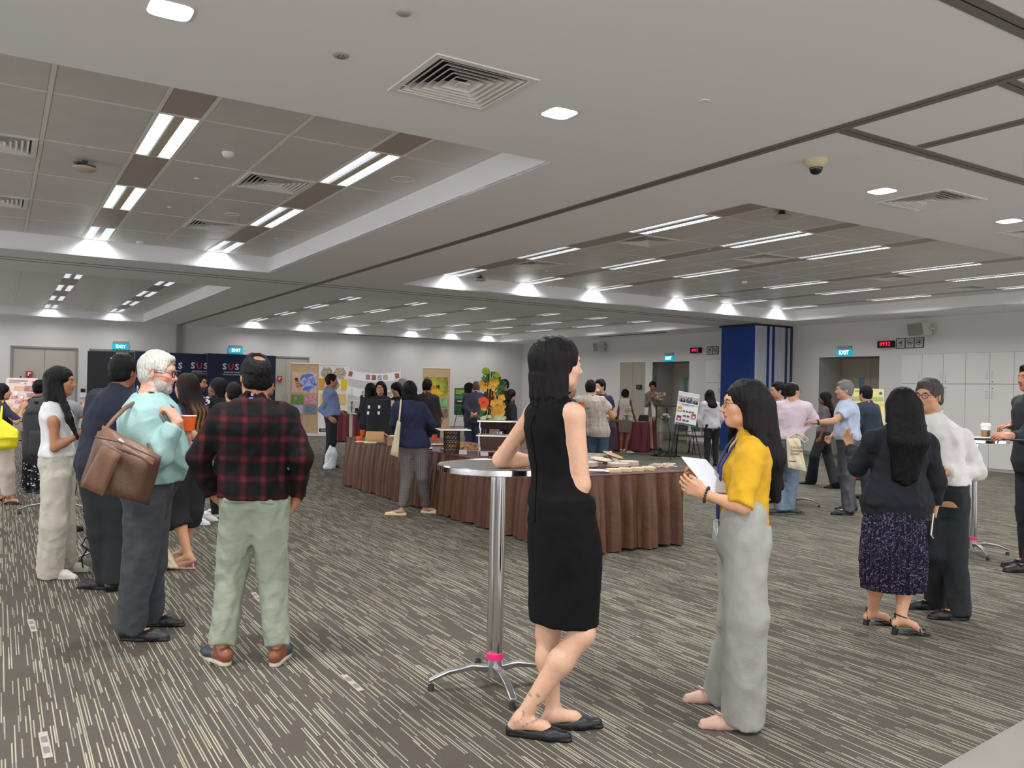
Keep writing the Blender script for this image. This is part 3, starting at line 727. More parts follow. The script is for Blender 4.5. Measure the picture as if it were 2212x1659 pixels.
        return s
    brow = (30, 24, 20)
    def finish(s, name, F, m, vox, col=None, parent=None, lo=None, hi=None):
        V, Q = F.mesh(vox, lo, hi)
        return mesh_arrays(name, V, Q, m, parent or s.root, True, col(V) if callable(col) else col)
    def vx(s): return {3: .0086, 2: .0125, 1: .019}[s.det]
    def top(s, m, hem=.93, sleeve='long', ease=.016, name='shirt', flare=0., wr=.004, cuff=None, collar=False, tail=None, tucked=False, sl_e=.012, neckz=1.462, open_neck=None, belly=0., col=None, blouse=0., extraF=None):
        k, J, b = s.k, s.J, s.b; F = Field(); f = s.sex == 'f'
        z0 = hem*k; zt = neckz*k; zz = np.unique(np.concatenate([[z0], s.tz[(s.tz > z0) & (s.tz < zt)], [zt]]))
        g = lambda a: np.interp(zz, s.tz, a)
        fl = flare*np.clip((1.12*k-zz)/(.25*k), 0, 1); bl = blouse*np.exp(-((zz-(z0+.05))/.05)**2)
        bel = belly*np.exp(-((zz-1.08*k)/.13)**2)
        F.column(zz, g(s.tcx), g(s.tcy)+bel*.5, g(s.trx)+ease+fl+bl+bel*.4, g(s.try_)+ease+fl*.8+bl+bel*.6, 0, .02)
        ar = (1.0 if not f else .84)*k*b**.7*s.armk
        for n in 'RL':
            sh, el, wr_ = J['sh'+n], J['el'+n], J['wr'+n]; e = sl_e; nk = J['neck']
            F.cone(nk+(sh-nk)*.26+np.array([0, 0, -.014]), sh+np.array([0, 0, -.002]), .045*k*b**.5+e*.6, .049*ar+e*(.3 if sleeve == 'none' else 1), .03)
            if sleeve == 'none': 
                continue
            if sleeve == 'short':
                e2 = sh*.42+el*.58 if s.sex == 'm' else sh*.5+el*.5
                F.cone(sh, e2, .055*ar+e, .050*ar+e*1.7, .03, flat=True)
            elif sleeve == 'half': F.cone(sh, el+(wr_-el)*.12, .055*ar+e, .046*ar+e*1.2, .03, flat=True)
            else:
                F.cone(sh, el, .054*ar+e, .042*ar+e, .03)
                we = cuff if cuff is not None else .94
                F.cone(el, el+(wr_-el)*we, .042*ar+e, .030*ar+e*.8+.002, .02, flat=True)
                # folds near the elbow
                dd = N3(wr_-el)
        if sleeve == 'none':
            for n, q in (('R', 1), ('L', -1)):
                sh = J['sh'+n]; F.ell(sh+np.array([q*(.062 if s.armk > 1.1 else .056)*k, 0, -.035*k]), np.array([.052 if s.armk > 1.1 else .060, .13, .115])*k, .008, op='s')
        if collar:
            c = J['neck']; hM = s.headM(); nr = (.047 if f else .058)*k*b**.5
            def ring(X, Y, Z, c=c, R_=nr+.010):
                px, py, pz = X-c[0], Y-c[1]+.006, Z-c[2]-.012+(Y-c[1])*.35
                return np.sqrt((np.sqrt(px*px+py*py*.9)-R_)**2+np.maximum(np.abs(pz)-.016, 0)**2)-.0065
            F.fn(ring, c-[.1, .1, .07], c+[.1, .1, .08], 'u', .006)
        if extraF: extraF(F)
        if open_neck: F.ell(J['neck']+np.array(open_neck[0]), open_neck[1], .006, op='s')
        if wr:
            lo, hi = F.bounds(); sd = int(abs(s.loc.x*7)) % 9
            F.fn(lambda X, Y, Z: wr*1.5*(np.abs(wnoise(X, Y, Z*.7, 13, sd))*2-.55)+wr*.35*wnoise(X*1.2, Y*1.2, Z*1.5, 34, sd+3), lo, hi, 'w', .0)
        if hem < .95:
            c_ = J['pel']; rx_ = np.interp(z0, s.tz, s.trx)+ease+flare; F.cut([0, 0, z0+.003], [0, 0, -1.], [c_[0]-rx_-.02, c_[1]-rx_, z0-.06], [c_[0]+rx_+.02, c_[1]+rx_, z0+.0])
        s.topF = F
        return s.finish(name, F, m, s.vx(), col)
    def pants(s, m, waist=.995, r=(.098, .074, .064), hem=.045, name='trousers', wr=.004, ease=.014, pleat=0., lo_r=None, col=None):
        k, J, b = s.k, s.J, s.b; F = Field(); wz = waist*k
        zz = np.array([.74*k, .80*k, .86*k, .92*k, wz]); g = lambda a: np.interp(zz, s.tz, a); tp_ = np.array([.55, .84, .97, 1, 1])
        F.column(zz, g(s.tcx), g(s.tcy), (g(s.trx)+ease)*tp_, (g(s.try_)+ease)*tp_, 0, .04)
        for n in 'RL':
            hp, kn, an = J['hip'+n], J['kn'+n], J['an'+n]; dn = N3(an-kn); en = an+dn*(an[2]-hem)/max(.2, -dn[2])
            F.cone(hp, kn, r[0]*k*b**.6, r[1]*k*b**.6, .04 if r[2] < .1 else .02); F.cone(kn, en, r[1]*k*b**.6, r[2]*k*b**.6, .025, flat=True)
        lo, hi = F.bounds(); sd = int(abs(s.loc.x*5)) % 9
        if wr: F.fn(lambda X, Y, Z: wr*1.5*(np.abs(wnoise(X, Y, Z*.55, 14, sd))*2-.6)+wr*.5*wnoise(X*.7, Y*.7, Z*1.6, 34, sd+2), lo, hi, 'w', 0)
        return s.finish(name, F, m, s.vx()*1.05, col)
    def skirt(s, m, waist, hem, rx, ry, zs=None, pleat=0., npl=0, name='skirt', cx=None, cy=None, col=None, wr=.003, slit=None):
        """zs absolute heights top->bottom not scaled"""
        F = Field(); n = len(zs); F.column(zs, cx if cx is not None else [0]*n, cy if cy is not None else [0]*n, rx, ry, 0, .01, pleat=pleat, npl=npl)
        lo, hi = F.bounds()
        if slit is not None: F.ell(slit[0], slit[1], .002, op='s')
        if wr: F.fn(lambda X, Y, Z: wr*wnoise(X, Y, Z*.5, 22, 4), lo, hi, 'w', 0)
        return s.finish(name, F, m, s.vx(), col)
    def shoes(s, kind='loafer', rgb=(20, 18, 18), sole=(30, 26, 24), heelrgb=None, L=1.):
        k, J = s.k, s.J; hs = []
        for n in 'RL':
            an, to = J['an'+n], J['toe'+n]; d = N3((to-an)*[1, 1, 0]); sd = np.array([d[1], -d[0], 0]); F = Field(); z0 = max(0, min(an[2]-.075*k, to[2]-.02))
            w = (.040 if s.sex == 'm' else .034)*k; base = an*[1, 1, 0]+[0, 0, z0]
            hl = base-d*.045*k; bl = base+d*.125*k*L; tp = base+d*.195*k*L
            sz = .022 if kind in ('sneaker',) else .014
            h_ = {'loafer': .062, 'sneaker': .10, 'flat': .045, 'pump': .05, 'oxford': .075, 'sandal': .012, 'heel': .05}[kind]*k
            lift = .055*k if kind in ('pump', 'heel') else (.045*k if kind == 'sandal' else 0)
            hz = lift if z0 < .02 else 0
            F.cone(hl+d*.004+[0, 0, h_*.50+hz], bl+[0, 0, h_*.36], w*.76, w*.96, .03); F.cone(bl+[0, 0, h_*.34], tp+[0, 0, .022*k], w*.98, w*.62, .03)
            if kind in ('oxford', 'sneaker', 'loafer'): F.cone(hl+[0, 0, h_*.6], an*[1, 1, 0]+d*.03*k+[0, 0, z0+h_*.95], w*.8, w*.70, .03)
            if kind in ('flat', 'pump', 'heel'):
                F.ell(an+d*.035*k+[0, 0, .012], (.062*k, .062*k, .05*k), .01, op='s'); F.ell(an*[1, 1, 0]+d*.035*k+[0, 0, z0+.075*k+hz], np.array([.060, .060, .042])*k, .008, op='s')
            if kind != 'sandal':
                P3 = [(hl+d*.006, w*.80), (bl, w*.98), (tp+d*.004, w*.66)]; st = sz+(.0 if kind in ('sneaker',) else 0)
                def solef(X, Y, Z, P3=P3, st=st, z0=z0):
                    r_ = 9.
                    for (a, ra), (b, rb) in zip(P3[:-1], P3[1:]):
                        ab = b[:2]-a[:2]; L2 = ab@ab; t = np.clip(((X-a[0])*ab[0]+(Y-a[1])*ab[1])/L2, 0, 1); r_ = np.minimum(r_, np.sqrt((X-a[0]-t*ab[0])**2+(Y-a[1]-t*ab[1])**2)-(ra+(rb-ra)*t))
                    return np.maximum(r_, Z-z0-st)
                F.fn(solef, np.minimum(hl, tp)-[w, w, .03], np.maximum(hl, tp)+[w, w, .03], 'u', .003)
            F.cut([0, 0, z0+.001], [0, 0, -1.])
            if lift:
                F.cut(base+d*.08*k+[0, 0, .004], N3(-d*.0+[0, 0, -1.])) if False else None
            if kind == 'sandal':
                F = Field(); F.cone(hl+[0, 0, lift+.004], bl+[0, 0, .012], w*.9, w, .01); F.cone(bl+[0, 0, .012], tp+[0, 0, .012], w, w*.8, .01)
                a, b_ = hl+[0, 0, lift+.004], bl+[0, 0, .012]; nrm = N3(np.cross(np.cross(b_-a, [0, 0, 1.]), b_-a)); F.cut(a+nrm*.007, nrm); F.cut(a-nrm*.008, -nrm, [-9, -9, -9], [9, 9, 9]); 
                F.cut(bl+[0, 0, .030], [0, 0, 1.])
            vx_ = {3: .0048, 2: .0075, 1: .012}[s.det]
            V, Q = F.mesh(vx_); cc = np.repeat(np.array([lin(rgb)[:3]]), len(V), 0)
            t = (V-base)@d
            if heelrgb: cc[t < .055*k] = lin(heelrgb)[:3]
            cc[(V[:, 2]-z0 < sz)] = lin(sole)[:3]
            o = mesh_arrays('shoe', V, Q, mat('shoe_leather', (50, 40, 36), .4, attr=True, var=.1, vs=30, bump=.1, bs=200), s.root, True, cc); hs.append(o)
            if kind in ('pump', 'heel', 'sandal') and z0 < .02:
                MB().tube([hl+d*.01+[0, 0, lift], hl+[0, 0, .0]], [.022*k, .020*k] if kind != 'pump' else [.012*k, .006*k], 8).build('heel', mat('heel_%d' % rgb[0], rgb, .4), o, True)
            if kind == 'sandal':
                arc = lambda c, r_, h_, n_=9: [c+sd*r_*math.cos(q)+[0, 0, h_*math.sin(q)] for q in np.linspace(0, math.pi, n_)]
                for pts, r_ in (([an+sd*.036*math.cos(q)+d*.038*math.sin(q)+[0, 0, .016-.012*math.sin(q)] for q in np.linspace(0, 6.283, 17)], .0036),
                                (arc(bl+[0, 0, .012], w*.96, .036), .0045), (arc(tp-d*.03+[0, 0, .012], w*.80, .026), .0045),
                                ([hl+sd*w*.8+[0, 0, lift], an-sd*0+d*-.037+[0, 0, .03]], .004), ([hl-sd*w*.8+[0, 0, lift], an+d*-.037+[0, 0, .03]], .004)):
                    MB().tube(pts, r_, 6).build('strap', mat('strap_black', (20, 18, 18), .35), o, True)
        return s
    def hair(s, style='short', rgb=(24, 20, 19), col=None, length=None, extra=None, vox=None, name='hair', recede=0.):
        k = s.k*s.hs; M = s.headM(); F = Field()
        def E(c, r, kk=.012, op='u'): F.ell(s.hpnt(c), np.array(r)*k, kk*k, M, op)
        def C(a, b, ra, rb, kk=.02): F.cone(s.hpnt(a), s.hpnt(b), ra*k, rb*k, kk*k)
        if style in ('short', 'bald', 'thin', 'crew'):
            t = {'short': .010, 'bald': .006, 'thin': .005, 'crew': .006}[style]
            E((0, -.018, .034), (.075+t, .096+t, .088+t), .01); E((0, -.045, -.025), (.068+t, .055+t, .062), .02)
            if style == 'short': E((0, .035, .092), (.055, .05, .028), .02); E((0, -.02, .115), (.05, .06, .02), .02)
            E((0, .100, -.045+.010), (.090, .066+recede*.4, .088), .008, 's')           # face opening
            E((0, .118, .025), (.085, .055+recede*.4, .045+recede*.6), .010, 's')
            for q in (-1, 1): E((q*.082, .0, -.018), (.022, .026, .036), .004, 's')
            F.cut(s.hpnt((0, -.06, -.088)), M@np.array([0, .25, -1.]))
            if style == 'bald': E((0, .025, .135), (.068, .098, .072), .006, 's')
        elif style in ('bob', 'long', 'pony', 'bun'):
            E((0, -.020, .036), (.088, .108, .098), .01)
            L_ = length if length is not None else {'bob': -.15, 'long': -.38, 'pony': -.07, 'bun': -.06}[style]
            if style == 'bob':
                for q in (-1, 1): C((q*.060, -.020, .02), (q*.074, -.015, L_), .040, .030, .03)
                C((0, -.060, .02), (0, -.065, L_), .066, .060, .03); C((-.04, -.055, 0), (-.05, -.05, L_), .05, .045); C((.04, -.055, 0), (.05, -.05, L_), .05, .045)
                F.cut(s.hpnt((0, 0, L_-.01)), M@np.array([0, 0, -1.]))
            elif style == 'long':
                up = np.array([0, 0, 1.])
                for q in (-1, 1): C((q*.058, -.025, .03), (q*.072, -.045, -.12), .040, .036, .03)
                a = s.hpnt((0, -.055, .0)); 
                zL = L_*s.k
                for q in (-.055, 0, .055):
                    p0 = s.hpnt((q, -.05, -.02)); p1 = s.hpnt((q*1.25, -.095, -.15)); p2 = np.array([p1[0]+(q*.2), p1[1]-.045, J_z(s, L_)])
                    p1 = s.backp(q*.9, 1.36, .012); p2 = s.backp(q*.7, (s.J['head'][2]+L_*s.k)/s.k, .030); F.cone(p0, p1, .055*k, .050*k, .03); F.cone(p1, p2, .050*k, .022*k, .03)
                if s.hlfront:
                    for q in s.hlfront: 
                        p0 = s.hpnt((q*.066, .01, .0)); p1 = s.hpnt((q*.078, .02, -.13)); p2 = p1+np.array([q*.01, .05, -.20*s.k]); F.cone(p0, p1, .026*k, .03*k, .02); F.cone(p1, p2, .03*k, .012*k, .02)
            elif style == 'pony':
                E((0, -.115, .03), (.03, .03, .03)); p = s.hpnt((0, -.125, .02)); F.cone(p, p+np.array([0, -.03, -.12]), .024, .028, .01); F.cone(p+np.array([0, -.03, -.12]), p+np.array([0, -.02, L_*1.6]), .028, .01, .01)
            else: E((0, -.10, .075), (.04, .035, .035), .02)
            E((0, .112, -.040), (.062, .078, .100), .010, 's'); E((0, .100, -.03), (.050, .085, .085), .008, 's')
            if style in ('pony', 'bun'):
                for q in (-1, 1): E((q*.088, .0, -.018), (.022, .030, .036), .004, 's')
                F.cut(s.hpnt((0, -.06, -.080)), M@np.array([0, .25, -1.]), None, None) if style == 'bun' else None
        if extra: extra(F, s, E, C)
        lo, hi = F.bounds()
        F.fn(lambda X, Y, Z: .0045*wnoise(X*2.2, Y*2.2, Z*.35, 48, 2)+(.0025*wnoise(X, Y, Z, 150, 4) if style in ('short', 'crew', 'bald') else 0), lo, hi, 'w', 0)
        return s.finish(name, F, HAIRA if col else hair_mat(rgb), vox or {3: .0055, 2: .008, 1: .011}[s.det], col)
    hlfront = None
    def glasses(s, rgb=(20, 16, 16), r=.019, rim=.0016):
        m = mat('spectacle_rim_%d' % rgb[0], rgb, .3); g = MB(); k = s.k*s.hs; f = s.hpnt
        for q in (-1, 1):
            pts = [f((q*.031+math.cos(a)*.0235, .1005-.002*abs(math.cos(a)), .004+math.sin(a)*r)) for a in np.linspace(0, 2*math.pi, 17)]
            g.tube(pts, rim*k, 6, cap=False); g.tube([f((q*.0545, .0985, .010)), f((q*.074, .07, .010)), f((q*.082, -.005, .006))], rim*k, 6)
        g.tube([f((-.0085, .101, .008)), f((.0085, .101, .008))], rim*k, 6)
        return g.build('spectacles', m, s.root, True)
    def lanyard(s, rgb=(32, 60, 140), front=.38, e=.024, w=.010, card=True, back_only=False):
        J = s.J; nk = J['neck']; k = s.k; m = mat('lanyard_%d_%d' % (rgb[0], rgb[2]), rgb, .6)
        yb = np.interp(1.38*k, s.tz, s.try_)
        pts = [(nk[0]-.055*k, nk[1]+.03*k, nk[2]+.012), (nk[0]-.070*k, nk[1]-.015*k, nk[2]+.014), (nk[0]-.045*k, nk[1]-.068*k, nk[2]+.018), (nk[0], nk[1]-.080*k, nk[2]+.022), (nk[0]+.045*k, nk[1]-.068*k, nk[2]+.018), (nk[0]+.070*k, nk[1]-.015*k, nk[2]+.014), (nk[0]+.055*k, nk[1]+.03*k, nk[2]+.012)]
        if not back_only:
            def fy(z): return np.interp(z, s.tz, s.tcy)+np.interp(z, s.tz, s.try_)+e+getattr(s, 'belly', 0)
            c = J['chest'][0]; zb = nk[2]-front*k
            l = [(nk[0]-.050*k, fy(1.38*k)-.01, 1.375*k), (c-.03, fy(1.28*k), 1.28*k), (c-.004, fy(zb)+.004, zb)]; r = [(nk[0]+.050*k, fy(1.38*k)-.01, 1.375*k), (c+.03, fy(1.28*k), 1.28*k), (c+.004, fy(zb)+.004, zb)]
            pts = l[::-1]+pts+r
        vs = []; fs = []; P_ = [np.array(p) for p in pts]
        o = MB().tube(P_, .0045*k+w*.2, 8).build('lanyard', m, s.root, True)
        if card and not back_only:
            zb = nk[2]-front*k; MB().box((J['chest'][0], P_[0][1]+.006, zb-.06), (.075, .005, .10)).build('name_badge', mat('badge_white', (220, 222, 228), .4), o)
        return o
def J_z(s, L_): return s.J['head'][2]+L_*s.k

def mk(fx, fy, hx, hy, face, sex, build, skin, label, det=1, hyaw=None, pelx=None, pitch=0., hs=1., dyh=0., group=None):
    loc = atz(fx, fy, 0.); T = aty(hx, hy, loc.y+dyh); H = T.z-.004
    p = Person(loc, face, H, sex, build, label, det, group, skin); k = p.k; p.hs = hs; J = p.J
    old = J['head'].copy(); t = p.px(hx, hy, dyh); head = np.array([t[0], t[1], t[2]-.122*k*hs]); fwd = np.array([0, .022*k, 0])
    if hyaw is not None: p.hy = hyaw-face
    p.hp = pitch
    J['head'] = head
    nk = head-fwd*1.3-np.array([0, 0, .128*k*hs+.012]); dn = nk-J['neck']
    pe = J['pel'].copy()
    if pelx is not None: q = p.px(pelx, (fy+hy)/2, dyh*.5); pe[:2] = q[:2]
    for a, f in (('pel', 0), ('waist', .25), ('chest', .65), ('neck', 1), ('shR', .92), ('shL', .92)):
        base = J[a].copy(); J[a] = base+np.array([dn[0], dn[1], dn[2] if f > .6 else 0])*f+np.array([pe[0], pe[1], 0])*(1-f)
    for a in ('elR', 'elL', 'wrR', 'wrL'): J[a] = J[a]+np.array([dn[0], dn[1], 0])*.8+np.array([pe[0], pe[1], 0])*.2
    for a in ('hipR', 'hipL'): J[a] = J[a]+np.array([pe[0], pe[1], 0])
    for a in ('knR', 'knL'): J[a] = J[a]+np.array([pe[0], pe[1], 0])*.5
    return p
def foot(p, n, ax, ay, tx, ty, gy=None):
    """place ankle and toe of side n; pixels of ankle joint and toe tip, both over the floor"""
    t = atz(tx, ty, .0); a = aty(ax, ay, t.y if gy is None else gy)
    la = p.Mi@(a-p.loc); lt = p.Mi@(t-p.loc); dd_ = Vector((lt.x-la.x, lt.y-la.y, 0)); lt = Vector((la.x, la.y, 0))+dd_.normalized()*min(max(dd_.length, .14*p.k), .165*p.k); p.J['an'+n] = np.array([la[0], la[1], max(.07*p.k, la[2])]); p.J['toe'+n] = np.array([lt[0], lt[1], .02])
# ------------------------------------------------------------------ ceiling fittings
def on_ceiling(px, py, z=3.32): return atz(px, py, z)
def ruv(p): return (p.dot(UX), p.dot(VX))
dl = None
for i, (u_, v_, lab) in enumerate(((.67, 4.32, 'square recessed downlight at the top left of the ceiling'), (3.08, 4.45, 'square recessed downlight beside the large air diffuser'),
                                   (6.57, 4.48, 'square recessed downlight left of the right hand air diffuser'), (8.67, 4.48, 'square recessed downlight at the right edge of the ceiling'),
                                   (-1.8, 4.4, None), (-1.8, 1.2, None), (.67, 1.2, None), (3.08, 1.2, None), (7.6, 1.2, None), (12., 4.48, None), (10.8, 1.2, None), (15, 4.48, None))):
    loc = R(u_, v_, ZC)
    if dl is None:
        dl = rthing('downlight', lab, 'ceiling light', u_, v_, ZC, group='square downlights')
        def sq(r, z, n=32, p=4.2): return [Vector((r*math.copysign(abs(math.cos(a))**(2/p), math.cos(a)), r*math.copysign(abs(math.sin(a))**(2/p), math.sin(a)), z)) for a in [2*math.pi*k/n for k in range(n)]]
        f = MB(); a, b = sq(.118, -.001), sq(.100, -.006); c = sq(.100, .02); n = 32
        f.add(a+b+c, [(k, (k+1) % n, n+(k+1) % n, n+k) for k in range(n)]+[(n+k, n+(k+1) % n, 2*n+(k+1) % n, 2*n+k) for k in range(n)]); f.build('trim_ring', WPLAST, dl)
        g = MB(); a = sq(.100, -.004); g.add(a+[Vector((0, 0, -.012))], [(k, n, (k+1) % n) for k in range(n)]); g.build('lens', EMD, dl)
    else: dup(dl, loc, ROOMROT, lab or 'square recessed downlight overhead, outside the picture', 'square downlights')
    area('lamp', loc-Vector((0, 0, .02)), .19, .19, DOWN_W, ROOMROT, 155)
vent0 = None
def diffuser(u_, v_, z, lab):
    global vent0
    if vent0 is None:
        t = rthing('air_diffuser', lab, 'vent', u_, v_, z, group='square ceiling air diffusers'); vent0 = t
        def ring(mb, r0, z0, r1, z1):
            a = [Vector((x*r0, y*r0, z0)) for x, y in ((-1, -1), (1, -1), (1, 1), (-1, 1))]; b = [Vector((x*r1, y*r1, z1)) for x, y in ((-1, -1), (1, -1), (1, 1), (-1, 1))]
            mb.add(a+b, [(k, (k+1) % 4, 4+(k+1) % 4, 4+k) for k in range(4)])
        f = MB(); ring(f, .34, .0, .335, -.006); ring(f, .335, -.006, .295, -.006); ring(f, .295, -.006, .285, .03); f.build('frame', WPLAST, t)
        MB().box((0, 0, .05), (.66, .66, .002)).build('duct_shade_plate', mat('duct_shade', (26, 26, 28), .8), t)  # dark sheet standing in for the shade inside the duct
        for k in range(5):
            r = .270-.044*k; q = MB(); ring(q, r-.055, .036, r, -.004); ring(q, r, -.004, r+.006, -.004); ring(q, r+.006, -.004, r-.050, .038); q.build('louvre', WPLAST, t)
        MB().box((0, 0, .0), (.07, .07, .006)).build('centre_plate', WPLAST, t)
    else: dup(vent0, R(u_, v_, z), ROOMROT, lab)
diffuser(2.32, 4.38, ZC, 'large square air diffuser in the plaster ceiling beside the middle downlight')
diffuser(7.25, 4.45, ZC, 'square air diffuser in the plaster ceiling at the right, near the dome camera')
diffuser(9.55, 4.55, ZC, 'square air diffuser at the right edge under the last downlight')
for k, (a, b) in enumerate(VPOS): diffuser(a, b, ZT-.002, 'square air diffuser in the tiles of the near %s bay, %s nearest' % ('left' if a < 4 else 'right', ORD[k if a < 4 else k-sum(1 for q in VPOS if q[0] < 4)]))
def disc(name, px, py, z, prof, m, lab, cat, parts=None):
    p = atz(px, py, z); t = thing(name, lab, cat, p, ROOMROT); MB().lathe(prof, (0, 0, 0), 28).build('housing', m, t, True)
    if parts: parts(t)
    return t
GR = mat('grey_plastic', (168, 164, 160), .5)
disc('ceiling_sensor', 872, 26, ZC, [(.0, -.012), (.03, -.012), (.036, -.006), (.037, 0)], GR, 'flat grey round ceiling sensor at the top of the picture', 'sensor')
disc('ceiling_speaker', 737, 120, ZC, [(.0, -.006), (.040, -.006), (.046, 0)], GR, 'grey round perforated fitting left of the large diffuser', 'fitting', lambda t: [MB().lathe([(0, -.008), (.004, -.008), (.004, -.006)], (.02*math.cos(a), .02*math.sin(a), 0), 8).build('hole', BLACK, t) for a in range(0, 6)])
disc('cover_plate', 1522, 218, ZC, [(.0, -.004), (.032, -.004), (.033, 0)], WPLAST, 'small white round cover plate right of the middle downlight', 'cover plate')
disc('cover_plate', 1985, 345, ZC, [(.0, -.004), (.034, -.004), (.035, 0)], WPLAST, 'small white round cover plate near the track corner', 'cover plate')
def smoke(px, py, lab, z=ZT): 
    t = disc('smoke_detector', px, py, z, [(.0, -.045), (.03, -.045), (.045, -.03), (.052, -.012), (.055, 0)], WPLAST, lab, 'smoke detector')
    m = MB(); [m.box((.042*math.cos(a), .042*math.sin(a), -.026), (.004, .018, .006), a) for a in [k*math.pi/4 for k in range(8)]]; m.build('slot', BLACK, t)
smoke(493, 330, 'white round smoke detector in the near left bay between the light rows'); smoke(302, 522, 'white round smoke detector at the far edge of the near left bay')
smoke(1107, 603, 'white round smoke detector in the near right bay above the leftmost glow'); smoke(1608, 608, 'white round smoke detector in the middle of the near right bay')
for px, py, lab in ((183, 352, 'twin lamp unit hanging under the near left bay'), (1690, 458, 'dark fan-shaped unit near the front corner of the near right bay'), (1038, 598, 'small unit hanging by the leftmost wall glow')):
    p = atz(px, py, ZT-.02); t = thing('wifi_antenna', lab, 'antenna unit', p, ROOMROT+.6)
    t.scale = (1.35, 1.35, 1.35); MB().tube([(0, 0, .02), (0, 0, -.02)], .02, 10).build('stem', mat('bracket_grey', (70, 66, 64), .5), t, True)
    MB().box((0, 0, -.012), (.14, .05, .012)).build('bracket', mat('bracket_grey'), t)
    smooth_angle(MB().lathe([(0, -.055), (.06, -.055), (.078, -.045), (.078, -.035), (.05, -.022), (0, -.02)], (0, 0, 0), 24).build('housing', mat('housing_cream', (196, 182, 164), .5), t))
for px, py, r_, lab in ((870, 387, .115, 'round speaker grille flush in the near left bay by the right edge'), (502, 463, .09, 'small round speaker grille in the near left bay between diffusers'), (608, 517, .10, 'round speaker grille at the far right corner of the near left bay'), (1590, 510, .10, 'round speaker grille in the near right bay, front')):
    p = atz(px, py, ZT-.001); t = thing('round_grille', lab, 'speaker grille', p, ROOMROT); MB().lathe([(r_-.012, -.001), (r_-.008, -.005), (r_, -.004), (r_+.002, 0)], (0, 0, 0), 32, cap=False).build('rim', TBAR, t, True); MB().lathe([(0, -.001), (r_-.012, -.001)], (0, 0, 0), 32).build('mesh_face', PANEL, t, True)
for px, py in ((425, 385), (365, 447), (1532, 538), (1180, 585), (2110, 573)):
    p = atz(px, py, ZT-.002); t = thing('sprinkler', 'tiny white sprinkler cap on the tiled ceiling bay', 'sprinkler', p, 0, 'ceiling sprinklers'); MB().lathe([(0, -.012), (.016, -.012), (.018, -.006), (.030, -.003), (.030, 0)], (0, 0, 0), 16).build('cap', WPLAST, t, True)
p = atz(1763, 346, ZC); t = thing('dome_camera', 'cream dome security camera with a dark eye on the plaster ceiling', 'camera', p, 0)
MB().lathe([(0, 0), (.085, 0), (.085, -.018), (.060, -.055), (.052, -.062), (0, -.062)], (0, 0, 0), 28).build('housing', mat('housing_ivory', (200, 184, 150), .5), t, True)
MB().lathe([(.050, -.060), (.049, -.078), (.036, -.100), (.018, -.110), (0, -.112)], (0, 0, 0), 28).build('dome', mat('smoked_dome', (22, 22, 24), .08), t, True)
for px, py, k in ((1745, 712, 0), (392, 712, 1)):
    p = atz(px, py, ZC); t = thing('dome_camera', ['tiny dark dome camera beside the folded partition top', 'tiny dark dome camera beside the jamb on the far wall'][k], 'camera', p, 0)
    MB().lathe([(0, 0), (.06, 0), (.055, -.03), (0, -.03)], (0, 0, 0), 16).build('housing', WPLAST, t, True); MB().lathe([(.045, -.03), (.035, -.07), (0, -.085)], (0, 0, 0), 16).build('dome', mat('smoked_dome'), t, True)
# ------------------------------------------------------------------ right wall fittings (boards face -u)
RW = ROOMROT-math.pi/2   # local -Y faces away from the wall into the room
def on_right(name, lab, cat, px, py, off=0., group=None):
    q = atu(px, py, UW-off); return thing(name, lab, cat, R(UW-off, q[1], q[2]), RW, group)
def on_back(name, lab, cat, px, py, off=0., v=VW, group=None):
    q = atv(px, py, v-off); return thing(name, lab, cat, R(q[0], v-off, q[2]), ROOMROT, group)
CYAN = mat('exit_cyan', (10, 150, 176), .4, emit=.55); WHITEE = mat('exit_letters', (240, 255, 255), .4, emit=1.0)
def exit_sign(t, w_=.36):
    MB().box((0, -.035, 0), (w_, .05, .17)).build('sign_box', CYAN, t); MB().box((0, -.03, .125), (w_*.92, .06, .08)).build('housing', mat('sign_grey', (150, 150, 148), .5), t)
    text('lettering', 'EXIT', .135, WHITEE, t, (0, -.062, 0), (math.pi/2, 0, 0), bold=.003)
exit_sign(on_right('exit_sign', 'cyan EXIT sign above the right recessed doors', 'sign', 1826, 762), .42)
exit_sign(on_right('exit_sign', 'cyan EXIT sign above the doors behind the lectern', 'sign', 1447, 774), .40)
exit_sign(on_back('exit_sign', 'cyan EXIT sign on the far wall, above the suited man', 'sign', 260, 749), .46)
exit_sign(on_back('exit_sign', 'cyan EXIT sign on the far wall, above the plaid shirt', 'sign', 509, 757), .46)
REDE = mat('led_red', (255, 16, 60), .4, emit=2.)
def clock(t, w_=.40):
    MB().box((0, -.05, 0), (w_, .09, .16)).build('case', BLACK, t); text('digits', '0932', .125, REDE, t, (0, -.098, 0), (math.pi/2, 0, 0), bold=.0, space=1.1)
clock(on_right('digital_clock', 'black digital clock with red 0932, left of the right pictograms', 'clock', 1917, 744)); clock(on_right('digital_clock', 'small black digital clock left of the folded partition', 'clock', 1506, 757))
